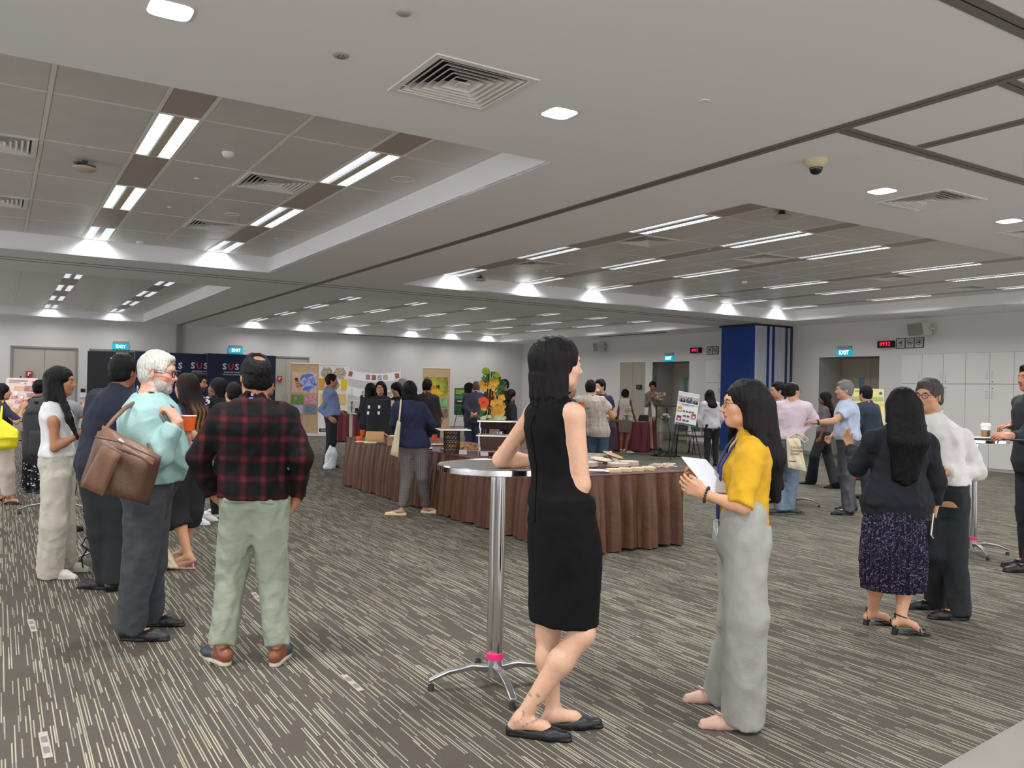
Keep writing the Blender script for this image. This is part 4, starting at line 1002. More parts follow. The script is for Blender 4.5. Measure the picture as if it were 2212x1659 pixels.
def pict(t, n):
    w_ = .22; fr = MB(); fr.box((0, -.008, 0), (n*w_+.02, .012, .24)); fr.build('frame', mat('frame_dark', (52, 46, 46), .5), t)
    for i in range(n):
        x = (i-(n-1)/2)*w_; pl = MB().box((x, -.017, 0), (w_-.03, .006, .21)).build('plate', mat('plate_silver', (176, 172, 168), .5), t)
        ic = MB(); dk = mat('icon_dark', (34, 30, 32), .6)
        if i == 0: ic.box((x, -.022, .02), (.10, .003, .028), M=Matrix.Rotation(-.45, 3, 'Y')); ic.box((x+.02, -.022, -.01), (.012, .003, .05)); ic.box((x, -.022, -.06), (.12, .003, .012))
        else:
            ic.tube([(x+.065*math.cos(a), -.022, .015+.065*math.sin(a)) for a in np.linspace(0, 6.283, 25)], .005, 5, cap=False)
            ic.box((x, -.022, .005), (.085, .003, .02)); ic.box((x, -.023, .015), (.12, .003, .008), M=Matrix.Rotation(.78, 3, 'Y'))
            if i == 2: ic.box((x+.02, -.022, .03), (.035, .003, .03))
        ic.build('icon', dk, pl)
pict(on_right('pictogram_sign', 'dark framed row of three silver pictograms beside the right clock', 'sign', 1966, 741), 3)
pict(on_right('pictogram_sign', 'dark framed pictograms just left of the blue partition', 'sign', 1540, 757), 2)
def speaker(t):
    m = mat('speaker_white', (196, 192, 184), .5)
    w_ = .52; v = [(-w_/2, -.30, -.16), (w_/2, -.30, -.16), (w_/2*.6, -.02, -.13), (-w_/2*.6, -.02, -.13), (-w_/2, -.36, .13), (w_/2, -.36, .13), (w_/2*.6, -.06, .16), (-w_/2*.6, -.06, .16)]
    MB().add(v, [(0, 3, 2, 1), (4, 5, 6, 7), (0, 1, 5, 4), (1, 2, 6, 5), (2, 3, 7, 6), (3, 0, 4, 7)]).build('cabinet', m, t)
    MB().add([(-w_*.46, -.306, -.145), (w_*.46, -.306, -.145), (w_*.46, -.362, .115), (-w_*.46, -.362, .115)], [(0, 1, 2, 3)]).build('grille', mat('speaker_grille', (150, 148, 140), .7), t)
    MB().tube([(.2, 0, .0), (.2, -.1, .02), (.1, -.12, .02)], .025, 8).build('bracket', m, t)
for px, py, l in ((2005, 712, 'white wall speaker above the right pictogram signs'), (1306, 750, 'white wall speaker above the pale double doors')):
    t = on_right('wall_speaker', l, 'speaker', px, py); t.rotation_euler.z += -.35; speaker(t)
t = on_right('thermostat', 'black and white control panel on the wall beside the hoodie girl', 'switch', 1506, 871); MB().box((0, -.012, 0), (.11, .02, .20)).build('plate', BLACK, t); MB().box((.17, -.01, -.01), (.13, .016, .13)).build('switch_plate', WPLAST, t)
t = on_right('door_plate', 'black notice plate on the pale double doors', 'sign', 1381, 836, .0); MB().box((0, -.02, 0), (.26, .012, .15)).build('plate', mat('plate_black', (36, 36, 38), .5), t); MB().box((0, -.028, .0), (.1, .004, .012)).build('line', GR, t)
# cupboards
CUP = mat('cupboard_white', (220, 216, 212), .55)
def cupboard(vs_, lab, ztop=2.5, zmid=1.83, handles=()):
    v0, v1 = min(vs_), max(vs_); t = thing('cupboard', lab, 'cupboard', R(UW-.02, (v0+v1)/2, 0), RW)
    MB().box((0, .12, ztop/2), (v1-v0, .2, ztop)).build('carcass', mat('cupboard_gap', (90, 86, 84), .8), t)
    for i in range(len(vs_)-1):
        a, b = vs_[i], vs_[i+1]; x = (v0+v1)/2-(a+b)/2; w_ = abs(a-b)
        for (z0, z1, hz) in ((.06, zmid, zmid-.30), (zmid, ztop, zmid+.12)):
            dr = MB().box((x, .012, (z0+z1)/2), (w_-.008, .02, z1-z0-.008)).build('cupboard_door', CUP, t)
            hs = handles[i]; hx = x+hs*(w_/2-.06)
            MB().tube([(hx, .0, hz), (hx, -.03, hz+.012), (hx, -.03, hz+.135), (hx, .0, hz+.147)], .006, 6).build('handle', STEEL, dr)
            if hs < 0: MB().lathe([(0, 0), (.012, 0), (.012, .004), (0, .004)], (0, 0, 0), 10).build('lock', mat('lock_dark', (60, 56, 54), .4), dr).matrix_local = Matrix.Translation((hx, .001, zmid+(.05 if z0 > 1 else -.09)))@Matrix.Rotation(math.pi/2, 4, 'X')
    MB().box((0, .02, .03), (v1-v0, .02, .058)).build('plinth', GR, t)
cupboard([11.48, 10.98], 'white built-in cupboard right of the right exit doors, single width', handles=(1,))
cupboard([10.98, 10.49, 9.99], 'white built-in cupboard behind the man in the white shirt', handles=(1, -1)); cupboard([9.99, 9.48, 8.99], 'white built-in cupboard behind the coffee cup', handles=(1, -1))
cupboard([8.99, 8.48, 7.98], 'white built-in cupboard at the right picture edge', handles=(1, -1)); cupboard([17.7, 17.1, 16.5], 'white built-in cupboard just left of the blue partition', handles=(1, -1))
# folded partition
t = thing('folded_partition', 'folded sliding partition stack with a blue face and silver edges', 'partition', R(17.0, 14.6, 0), ROOMROT)
BLUEF = mat('partition_blue', (26, 62, 138), .8, var=.08, vs=30, bump=.1, bs=400); SIL = mat('partition_silver', (206, 208, 216), .4, .2)
n = 14; w_ = 1.38/n
for i in range(n):
    x = -.69+(i+.5)*w_; a = thing
    pn = MB().box((x, .60, 1.64), (w_-.008, 1.16, 3.26)).build('partition_panel', BLUEF, t)
    e = MB(); blue = i in (4, 6); dk = i >= 10
    for k in range(5): e.box((x-w_/2+w_*(k+.5)/5, .0-.012*(k % 2), 1.64), (w_/5*(.42 if k % 2 else .62), .04, 3.25))
    e.build('edge_profile', BLUEF if blue else (mat('partition_bluegrey', (84, 96, 128), .4, .5) if dk and i % 2 else SIL), pn)
MB().box((.0, .6, 3.29), (1.5, 1.2, .05)).build('header', SLOT, t)
# far wall details
for px, py, l in ((63, 808, 'small red fire call sign on the leftmost far door'), (604, 818, 'small red fire call sign on the far door behind the banners')):
    t = on_back('fire_sign', l, 'sign', px, py, .03); MB().box((0, -.01, 0), (.17, .012, .17)).build('plate', mat('sign_red', (176, 30, 38), .5), t); MB().box((-.02, -.018, 0), (.03, .004, .1)).box((.02, -.018, .03), (.05, .004, .03)).build('symbol', PAPER, t)
t = on_back('card_reader', 'black and white access panel on the far wall by the door', 'switch', 179, 849, 0.); MB().box((0, -.012, .08), (.12, .02, .1)).build('reader', BLACK, t); MB().box((0, -.012, -.06), (.16, .02, .14)).build('switch_plate', WPLAST, t)
t = on_back('projector_screen_slot', 'thin black recessed screen slot under the far right ceiling bay', 'screen slot', 1020, 724); t.location = R(12.2, 27.62, ZC-.012); MB().box((0, 0, 0), (4.6, .06, .012)).build('slot', BLACK, t)
t = thing('projector_screen_slot', 'thin dark screen slot by the wall above the lectern doors', 'screen slot', R(16.9, 20.2, ZC-.012), ROOMROT); MB().box((0, 0, 0), (.05, 3.2, .012)).build('slot', BLACK, t)

# ------------------------------------------------------------------ printed boards
def board(t, w_, h_, shapes, base, thick=.008, name='print'):
    """flat board in the local XZ plane facing -Y; origin = bottom centre; shapes in fractions from the top left"""
    MB().box((0, 0, h_/2), (w_, thick, h_)).build('board', base, t)
    mats = []; mb = MB(); k = 0
    for s in shapes:
        m_ = s[-1]
        if m_ not in mats: mats.append(m_)
        mi = mats.index(m_); y = -thick/2-.0012-.0006*k; k += 1
        X = lambda f: (f-.5)*w_
        Zf = lambda f: (1-f)*h_
        if s[0] == 'r': _, x, yy, ww, hh, _m = s; mb.add([(X(x), y, Zf(yy+hh)), (X(x+ww), y, Zf(yy+hh)), (X(x+ww), y, Zf(yy)), (X(x), y, Zf(yy))], [(0, 1, 2, 3)], mi)
        else:
            _, x, yy, rx, ry, rot, nn, _m = s; c = math.cos(rot); sn = math.sin(rot)
            pts = []
            for q in range(nn): a = 2*math.pi*(q+.5*(nn < 8))/nn; ax, az = rx*w_*math.cos(a), ry*w_*math.sin(a); pts.append((X(x)+ax*c-az*sn, y, Zf(yy)+ax*sn+az*c))
            mb.add(pts, [tuple(range(nn))], mi)
    if shapes: mb.build(name, mats, t)
def C_(r, g, b, **k): return mat('ink_%d_%d_%d' % (r, g, b), (r, g, b), .7, **k)
def wood(nm='printed_wood'):
    if nm in MATS: return MATS[nm]
    return mat(nm, (206, 172, 132), .7, var=.22, vs=5, stretch=(1, 1, 14))
def photo(nm, a=None, b=None, vs=30): return MATS.get(nm) or mat(nm, a, .7, vrgb=b, vs=vs)
rr = random.Random(5)
def lines(x, y, w__, n, m_, hh=.006, gap=.014): return [('r', x, y+i*gap, w__*(1 if i < n-1 else .6), hh, m_) for i in range(n)]
bee = [C_(222, 158, 66), C_(60, 44, 30)]
def beeshape(x, y, s, rot): 
    o = [('e', x, y, s, s*.42, rot, 16, bee[0])]
    for k in range(4): d = (k-1)*s*.45; o.append(('e', x+d*math.cos(rot), y-d*math.sin(rot)*.42, s*.07, s*.36, rot, 10, bee[1]))
    return o+[('e', x+s*.8*math.cos(rot), y-s*.8*math.sin(rot)*.42, s*.28, s*.28, 0, 12, bee[1])]
blue = [C_(120, 150, 214), C_(90, 116, 190), C_(160, 186, 232)]
petals = [('e', .62+.22*math.cos(a)*rr.uniform(.4, 1), .26+.10*math.sin(a)*rr.uniform(.5, 1.2), .13, .06, rr.uniform(0, 3), 10, blue[k % 3]) for k, a in enumerate(np.linspace(0, 6, 22))]
def rollup(px, pyt, wid, lab, shapes, base, Y=24.6, hpx=None):
    p = aty(px, 941, Y); top = aty(px, pyt, Y).z; t = thing('roll_up_banner', lab, 'banner', (p.x, Y, 0), 0)
    MB().box((0, 0, .04), (wid+.02, .18, .075)).build('base', STEEL, t); MB().box((0, 0, top-.012), (wid+.02, .03, .03)).build('top_rail', WPLAST, t); MB().tube([(0, .03, .08), (0, .03, top)], .012, 6).build('pole', STEEL, t)
    sub = bpy.data.objects.new('printed_sheet', None); 
    h_ = top-.1; g = thing; 
    mb = MB(); mb.box((0, 0, .08+h_/2), (wid, .004, h_)); mb.build('sheet', base, t)
    mats = []; pm = MB(); k = 0
    for s in shapes:
        m_ = s[-1]
        if m_ not in mats: mats.append(m_)
        y = -.003-.0008*k; k += 1; X = lambda f: (f-.5)*wid; Zf = lambda f: .08+(1-f)*h_
        if s[0] == 'r': _, x, yy, ww, hh, _m = s; pm.add([(X(x), y, Zf(yy+hh)), (X(x+ww), y, Zf(yy+hh)), (X(x+ww), y, Zf(yy)), (X(x), y, Zf(yy))], [(0, 1, 2, 3)], mats.index(m_))
        else:
            _, x, yy, rx, ry, rot, nn, _m = s; c = math.cos(rot); sn = math.sin(rot); pts = []
            for q in range(nn): a = 2*math.pi*(q+.5*(nn < 8))/nn; ax, az = rx*wid*math.cos(a), ry*wid*math.sin(a); pts.append((X(x)+ax*c-az*sn, y, Zf(yy)+ax*sn+az*c))
            pm.add(pts, [tuple(range(nn))], mats.index(m_))
    pm.build('print', mats, t)
rollup(655, 784, .84, 'wood patterned roll-up banner with a bee on a blue flower', [('r', .06, .12, .88, .30, photo('ph_peach', (226, 196, 176), (206, 170, 150), 6))]+petals+beeshape(.27, .29, .20, 1.9)+
       [('r', .06, .45, .41, .13, photo('ph_green', (70, 130, 56), (120, 160, 90))), ('r', .53, .45, .41, .13, photo('ph_pink', (176, 84, 104), (232, 176, 186))), ('r', .06, .60, .41, .12, photo('ph_sky', (130, 156, 206), (220, 196, 206))), ('r', .53, .60, .41, .12, photo('ph_leaf', (84, 110, 60), (130, 140, 190))), ('e', .22, .50, .05, .05, 0, 10, C_(220, 130, 150)), ('e', .3, .65, .06, .05, 0, 10, C_(240, 190, 190))], wood())
yl = [C_(236, 196, 50), C_(216, 160, 70)]; hexes = []
for (x, y, m_) in ((.27, .12, photo('ph_comb', (120, 104, 80), (214, 204, 180), 22)), (.73, .12, photo('ph_comb2', (140, 120, 90), (226, 216, 196), 22)), (.02, .285, yl[1]), (.50, .285, photo('ph_comb3', (110, 90, 60), (200, 180, 120), 22)), (.98, .285, yl[0])):
    if 0 < x < 1 and x not in (.02, .98): hexes.append(('h', x, y, .235, .235, math.pi/6, 6, m_))
hexes += [('r', .0, .20, .22, .17, yl[1]), ('r', .78, .20, .22, .17, yl[0]), ('r', .04, .42, .92, .16, photo('ph_amber', (236, 206, 150), (240, 196, 110), 3)), ('r', .04, .93, .92, .05, C_(38, 38, 40))]
rollup(717, 787, .84, 'white roll-up banner with honeycomb hexagons in yellow and amber', hexes+lines(.1, .945, .5, 2, C_(200, 200, 200), .006, .015), C_(236, 234, 232))
rollup(940, 794, .82, 'wood patterned roll-up banner with a bee on a yellow flower', [('r', .05, .13, .88, .29, photo('ph_bokeh', (74, 88, 40), (206, 196, 50), 2.2))]+[('e', .45+.2*math.cos(a)*q, .375+.04*math.sin(a)*q, .12, .05, a, 10, C_(236, 168+int(q*20), 30)) for a in np.linspace(0, 6, 12) for q in (.5, 1)]+beeshape(.42, .28, .20, .2)+
       [('r', .05, .45, .88, .12, photo('ph_green2', (90, 160, 90), (160, 200, 140), 8)), ('r', .05, .60, .88, .12, photo('ph_twig', (150, 130, 110), (110, 90, 70), 14)), ('e', .35, .51, .08, .02, .4, 10, C_(40, 60, 30))], wood())
# easels and posters
def easel(t, h_=1.6, bz=.85, w_=.55):
    m = mat('easel_black', (18, 18, 20), .5)
    for s in (-1, 1): MB().tube([(s*.36, -.16, 0), (s*.05, .04, h_)], .011, 6).build('leg', m, t)
    MB().tube([(0, .55, 0), (0, .06, h_*.98)], .011, 6).build('leg', m, t); MB().box((0, -.05, bz-.01), (w_, .05, .02)).build('ledge', m, t); MB().tube([(-.19, -.06, h_*.42), (.19, -.06, h_*.42)], .008, 6).build('crossbar', m, t)
def poster(lab, px, py_mid, Y, w_, h_, ztop_py, shapes, base, yaw=0, tilt=0, lean=.12):
    loc = aty(px, py_mid, Y); ztop = aty(px, ztop_py, Y).z; t = thing('easel_poster', lab, 'poster', (loc.x, Y, 0), yaw); easel(t, ztop+.02, ztop-h_, w_*.9)
    b = thing('board_tmp', None, None)
    n0 = set(o.name for o in bpy.data.objects); board(b, w_, h_, shapes, base); 
    for o in list(b.children): o.parent = t; o.matrix_local = Matrix.Translation((0, -.08, ztop-h_))@Matrix.Rotation(tilt, 4, 'Y')@Matrix.Rotation(-lean, 4, 'X')
    bpy.data.objects.remove(b); return t
pk = C_(238, 214, 204); gr_ = C_(120, 110, 110)
poster('pink research poster on an easel by the left far doors', 48, 860, 11.6, .44, .60, 816, lines(.09, .05, .6, 3, C_(70, 66, 70), .010, .028)+[('e', .88, .09, .06, .04, 0, 12, C_(206, 90, 110)), ('e', .62, .13, .025, .025, 0, 12, C_(70, 120, 170)), ('r', .28, .19, .32, .10, C_(232, 184, 140)), ('r', .61, .18, .36, .13, photo('ph_group', (120, 96, 110), (214, 150, 150), 40)), ('r', .70, .35, .26, .10, photo('ph_group')), ('r', .20, .42, .22, .07, photo('ph_pink')), ('e', .35, .36, .07, .07, 0, 16, C_(248, 240, 238)), ('e', .54, .45, .08, .08, 0, 16, C_(226, 180, 180)), ('e', .54, .45, .055, .055, 0, 16, C_(250, 244, 242)), ('r', .36, .53, .20, .06, photo('ph_pink')), ('r', .08, .34, .14, .05, gr_), ('r', .08, .60, .18, .06, C_(228, 190, 160)), ('r', .10, .70, .32, .10, C_(232, 176, 140))]+lines(.60, .55, .3, 5, gr_, .005, .02), pk)
poster('green poster on a black easel against the far wall', 1003, 868, 25.6, .62, .82, 838, lines(.06, .07, .55, 4, C_(210, 206, 70), .020, .045)+lines(.06, .30, .5, 6, C_(120, 170, 140), .008, .02)+[('r', .06, .44, .42, .16, C_(20, 20, 22)), ('e', .27, .50, .16, .03, 0, 14, C_(226, 206, 196)), ('r', .06, .72, .7, .22, photo('ph_darkgreen', (24, 40, 30), (70, 90, 70), 14)), ('r', .6, .2, .34, .4, C_(36, 120, 84))], C_(22, 102, 66))
sk = C_(206, 160, 140)
def person_icon(x, y, s, m_): return [('e', x, y, s, s*.9, 0, 14, m_), ('e', x, y-.050, s*.42, s*.5, 0, 12, C_(34, 28, 30)), ('e', x, y-.040, s*.30, s*.36, 0, 12, sk)]
poster('white poster with three students and coloured goal squares beside the lectern', 1478, 880, 18.6, .50, .74, 847, [('r', .02, .02, .96, .08, C_(206, 204, 204)), ('r', .02, .12, .96, .20, photo('ph_shelf', (196, 190, 186), (150, 140, 136), 20))]+person_icon(.24, .28, .13, C_(36, 34, 40))+person_icon(.54, .25, .15, C_(60, 72, 120))+person_icon(.84, .29, .12, C_(30, 30, 34))+[('r', .0, .325, 1, .04, C_(232, 232, 232))]+lines(.2, .36, .6, 3, C_(110, 110, 120), .008, .025)+
       [('r', .05, .46, .20, .15, C_(206, 156, 62)), ('e', .15, .56, .06, .03, 0, 12, PAPER), ('r', .72, .62, .22, .15, C_(196, 52, 66)), ('r', .78, .69, .10, .06, PAPER), ('r', .05, .74, .21, .15, C_(160, 40, 78)), ('r', .10, .82, .10, .05, PAPER)]+[('r', .30+i*.14, .56, .10, .045, C_(84, 78, 76)) for i in range(4)]+[('r', .33+i*.17, .70, .13, .05, C_(84, 78, 76)) for i in range(2)]+[('r', .33+i*.17, .84, .13, .05, C_(90, 82, 80)) for i in range(2)]+[('r', .02, .955, .96, .04, C_(28, 96, 62))], C_(234, 234, 234), yaw=.15, tilt=.16)
poster('pale yellow poster on an easel facing the suited man', 1872, 880, 13.4, .52, .60, 839, lines(.12, .05, .6, 2, C_(90, 90, 60), .010, .03)+[('e', .90, .12, .05, .05, 0, 16, C_(70, 110, 150)), ('r', .03, .22, .94, .12, C_(178, 200, 130)), ('r', .03, .40, .94, .08, C_(236, 214, 120))]+lines(.1, .5, .8, 8, C_(150, 140, 90), .006, .02), C_(242, 230, 160), yaw=-.1)
# navy backdrop with repeated lettering
NAVYB = mat('backdrop_navy', (22, 32, 62), .75, var=.06, vs=3); WT = mat('print_white', (214, 216, 222), .7); RD = mat('print_red', (200, 52, 76), .7)
def backdrop(x0, x1, ypx, vv, lab, rows):
    a, b = atv(x0, ypx, vv), atv(x1, ypx, vv); zt = (a[2]+b[2])/2; w_ = b[0]-a[0]; t = thing('backdrop_wall', lab, 'backdrop', R((a[0]+b[0])/2, vv, 0), ROOMROT)
    MB().box((0, 0, zt/2), (w_, .03, zt)).build('fabric_panel', NAVYB, t); fr = MB()
    for s in (-1, 1): fr.box((s*(w_/2-.02), .04, zt/2), (.03, .05, zt-.02)); fr.box((s*(w_/2-.1), .06, .015), (.04, .5, .03))
    fr.build('frame', STEEL, t)
    for (px, py) in rows:
        q = atv(px, py, vv); x = q[0]-(a[0]+b[0])/2; z = q[2]
        for k, ch in enumerate('SUSS'): text('lettering', ch, .235, RD if ch == 'U' else WT, t, (x-.255+k*.17, -.018, z), (math.pi/2, 0, 0), ext=.002, bold=.006)
        text('caption', 'SINGAPORE UNIVERSITY', .058, WT, t, (x, -.018, z-.15), (math.pi/2, 0, 0), sx=.86); text('caption', 'OF SOCIAL SCIENCES', .058, WT, t, (x-.06, -.018, z-.215), (math.pi/2, 0, 0), sx=.86)
backdrop(292, 447, 762, 24.4, 'left navy fabric backdrop printed with white and red university lettering', [(368, 790), (437, 791)])
backdrop(448, 596, 766, 23.9, 'right navy fabric backdrop printed with lettering beyond the plaid shirt', [(505, 793), (474, 843), (560, 795), (538, 845)])
a, b = atv(190, 758, 24.4), atv(291, 758, 24.4); t = thing('dark_display_panel', 'near black display panel with a bright patch behind the suited man', 'display', R((a[0]+b[0])/2, 24.45, 0), ROOMROT)
MB().box((0, 0, a[2]/2), (b[0]-a[0], .04, a[2])).build('panel', mat('panel_black', (26, 28, 34), .5), t); q = atv(246, 790, 24.4); MB().box((q[0]-(a[0]+b[0])/2, -.024, q[2]), (.16, .008, .42)).build('lit_strip', mat('lit_strip', (220, 236, 255), .5, emit=1.0), t)
MB().box((q[0]+.2-(a[0]+b[0])/2, -.024, q[2]+.34), (.3, .02, .04)).build('label_rail', GR, t)
# ------------------------------------------------------------------ stall at the back
def lin3(a, b, t): return a+(b-a)*t
pA = aty(752, 788, 24.0); pB = aty(865, 793, 24.0); t = thing('card_bunting', 'two sagging strings of white photo cards pegged between thin poles', 'bunting', (pA.x, 24.0, 0), 0)
for q in (pA, pB): MB().tube([(q.x-pA.x, 0, 0), (q.x-pA.x, 0, q.z)], .012, 6).build('pole', WPLAST, t)
W_ = pB.x-pA.x
def string(z0, z1, sag, n, seed, w0=.17, h0=.24, x1=1.):
    f = lambda s: Vector((s*W_*x1, 0, z0+(z1-z0)*s-sag*4*s*(1-s)))
    MB().tube([f(s) for s in np.linspace(0, 1, 16)], .003, 4).build('string', WPLAST, t); rq = random.Random(seed)
    for i in range(n):
        s = (i+.5)/n; p0 = f(s); d = f(s+.02)-f(s-.02); an = math.atan2(d.z, d.x); cd_ = MB().box((0, 0, 0), (w0*(1.45 if i in (0, 1) else 1), .003, h0)).build('card', PAPER, t); cd_.matrix_local = Matrix.Translation(p0+Vector((0, -.01-.004*i, -h0/2)))@Matrix.Rotation(-an, 4, 'Y')
        MB().box((0, -.01, h0/2), (.014, .012, .05)).build('peg', mat('peg_wood', (214, 190, 160), .6), cd_)
        if rq.random() < .7: MB().box((0, -.003, 0), (w0*.75, .002, h0*.62)).build('picture', photo('ph_card%d' % (i % 4), [(206, 120, 84), (90, 110, 140), (150, 130, 100), (110, 130, 170)][i % 4], [(120, 60, 40), (200, 210, 220), (220, 200, 170), (200, 120, 110)][i % 4], 24), cd_)
string(pA.z-.12, pB.z-.12, .10, 9, 1); string(pA.z-.60, pB.z-.62, .10, 8, 2)
t = thing('jar_shelf', 'white shelf stand holding jars behind the maroon cloth', 'shelf', tuple(aty(776, 900, 20.5))[:2]+(0,), 0)
ps = aty(776, 866, 20.5).z
for z in (ps, ps-.32): MB().box((0, 0, z), (.42, .3, .02)).build('shelf_board', WPLAST, t)
for s in (-1, 1): MB().box((s*.20, 0, ps/2+.15), (.02, .28, ps+.3)).build('side', WPLAST, t)
for i, (x, z, c) in enumerate(((.06, ps, (60, 44, 20)), (-.06, ps-.32, (100, 30, 40)), (.06, ps-.32, (196, 150, 40)))):
    j = thing('jar', ['dark honey jar with a black lid on the upper shelf', 'maroon lidded jar on the lower shelf', 'amber honey jar on the lower shelf'][i], 'jar', t.location+Vector((x, -.05, z+.01)), 0, 'jars on the white shelf')
    MB().lathe([(0, 0), (.045, 0), (.045, .085), (.036, .10)], (0, 0, 0), 16).build('glass', mat('jar_%d' % i, c, .2), j, True); MB().lathe([(.038, .10), (.040, .10), (.040, .13), (0, .13)], (0, 0, 0), 16).build('lid', BLACK, j, True)
t = thing('trailing_plant', 'pale green trailing plant at the left of the jar shelf', 'plant', tuple(aty(760, 866, 20.4))[:2]+(ps-.1,), 0); lf = MB(); rl = random.Random(9)
MB().tube([(0, 0, .25), (.01, 0, 0), (-.02, -.02, -.3)], .006, 5).build('stem', C_(90, 120, 80), t)
for i in range(60):
    c = Vector((rl.gauss(0, .05), rl.gauss(0, .04), rl.uniform(-.3, .25))); a = rl.uniform(0, 6); d = Vector((math.cos(a), math.sin(a), rl.uniform(-.4, .4)))*.035; e = Vector((-d.y, d.x, .01))*.45
    lf.add([c-d, c+e, c+d, c-e], [(0, 1, 2, 3)])
tag(lf.build('leaves', C_(120, 150, 110), t), None, None, kind='stuff')
PW_ = .17
def draped_table(name, lab, cat, x0, x1, y0, y1, z, m, loc, rot, pl=.02, topm=None, npl=None, top_e=0.):
    """floor-length pleated skirt around a box table, local coordinates"""
    t = thing(name, lab, cat, loc, rot); per = []; 
    L_ = [(x0, y0, x1, y0), (x1, y0, x1, y1), (x1, y1, x0, y1), (x0, y1, x0, y0)]
    rz = random.Random(int(abs(x0*10+y1*7)))
    vs_ = []; fs_ = []; zs = np.linspace(z, .02, 9); cols = []
    for (ax, ay, bx, by) in L_:
        l = math.hypot(bx-ax, by-ay); nn = max(8, int(l/.022)); nx, ny = (by-ay)/l, -(bx-ax)/l; ph = 0
        wl = .13; 
        for i in range(nn):
            s = i/nn; 
            cols.append((ax+(bx-ax)*s, ay+(by-ay)*s, nx, ny, s*l))
    n = len(cols); ph = 0; prof = []; 
    for i in range(n):
        ph += .022/(PW_*(1+.28*math.sin(i*.05)+.15*math.sin(i*.21)))*2*math.pi; prof.append(ph)
    K = round(prof[-1]/(2*math.pi))*2*math.pi/prof[-1]
    for j, zz in enumerate(zs):
        d = (z-zz)/z
        for i, (x, y, nx, ny, s) in enumerate(cols):
            p_ = prof[i]*K; sh = math.sin(p_+.5*math.sin(p_*.37)+d*.5*math.sin(i*.9)); off = (.004+pl*min(1, d*2.2))*(sh*.9+.35*math.sin(2*p_+1))+.035*d
            vs_.append((x+nx*off, y+ny*off, zz+(0 if j < 8 else .010*math.sin(i*.3))))
    for j in range(8):
        for i in range(n): fs_.append((j*n+i, (j+1)*n+i, (j+1)*n+(i+1) % n, j*n+(i+1) % n))
    o = mesh_arrays('table_skirt', vs_, fs_, m, t, True)
    tp = MB().box(((x0+x1)/2, (y0+y1)/2, z+.004), (x1-x0+.012, y1-y0+.012, .012)).build('table_cloth', topm or m, t)
    md = tp.modifiers.new('b', 'BEVEL'); md.width = .005; md.segments = 2
    return t
MAROON = cloth_mat('satin', (104, 20, 38))
draped_table('draped_table', 'round cornered table in maroon cloth behind the left banner man', 'table', -.4, .4, -.3, .3, .74, MAROON, tuple(aty(762, 940, 22.5))[:2]+(0,), .2)
tt = draped_table('draped_table', 'maroon draped table left of the clear lectern', 'table', -.50, .50, -.35, .35, .74, MAROON, tuple(aty(1356, 930, 21.25))[:2]+(0,), 0)
draped_table('draped_table', 'red draped table behind the grey haired man', 'table', -.3, .3, -.3, .3, .74, cloth_mat('satin', (150, 22, 42)), tuple(aty(1868, 1000, 15.2))[:2]+(0,), ROOMROT)
q = aty(1328, 905, 20.8); t = thing('snack_box', 'yellow and green box on the left of the maroon table', 'box', (q.x, 20.8, .75), 0); MB().box((0, 0, .075), (.16, .12, .15)).build('carton', C_(150, 146, 50), t); MB().box((0, -.062, .09), (.12, .003, .05)).build('label_band', C_(70, 50, 30), t)
for i in range(3):
    q = aty(1318+i*9, 912, 20.68); t = thing('small_jar', 'small red and white jar at the front of the maroon table', 'jar', (q.x, 20.68, .75), 0, 'small jars on the maroon table'); MB().lathe([(0, 0), (.022, 0), (.022, .045), (0, .045)], (0, 0, 0), 12).build('body', C_(196, 70, 40), t, True); MB().lathe([(.022, .045), (.023, .06), (0, .06)], (0, 0, 0), 12).build('lid', PAPER, t, True)
# black display in front of the stall people
q = aty(833, 900, 13.3); t = thing('black_cloth_display', 'black cloth covered display stand with four white tags', 'display stand', (q.x, 13.3, 0), 0); zt = aty(833, 863, 13.3).z
FB = Field(); FB.column([.0, .4, .9, 1.1, zt], [0]*5, [0]*5, [.34, .33, .30, .32, .29], [.13, .13, .12, .12, .09], 0, .01, pw=5.); lo_, hi_ = FB.bounds(); FB.fn(lambda X, Y, Z: .008*wnoise(X, Y, Z, 14, 1), lo_, hi_, 'w', 0)
V_, Q_ = FB.mesh(.016); mesh_arrays('cloth_cover', V_, Q_, cloth_mat('cotton', (30, 30, 34)), t)
for (px, py) in ((797, 879), (819, 879), (795, 892), (818, 892)):
    w3 = aty(px, py, 13.16); MB().box((w3.x-q.x, -.135, w3.z), (.035, .006, .05)).build('tag', PAPER, t)
w3 = aty(848, 871, 13.15); MB().box((w3.x-q.x, -.14, w3.z), (.05, .008, .09)).build('tag', C_(206, 190, 150), t); MB().box((w3.x-q.x, -.14, w3.z-.07), (.05, .008, .05)).build('tag', C_(150, 40, 60), t)
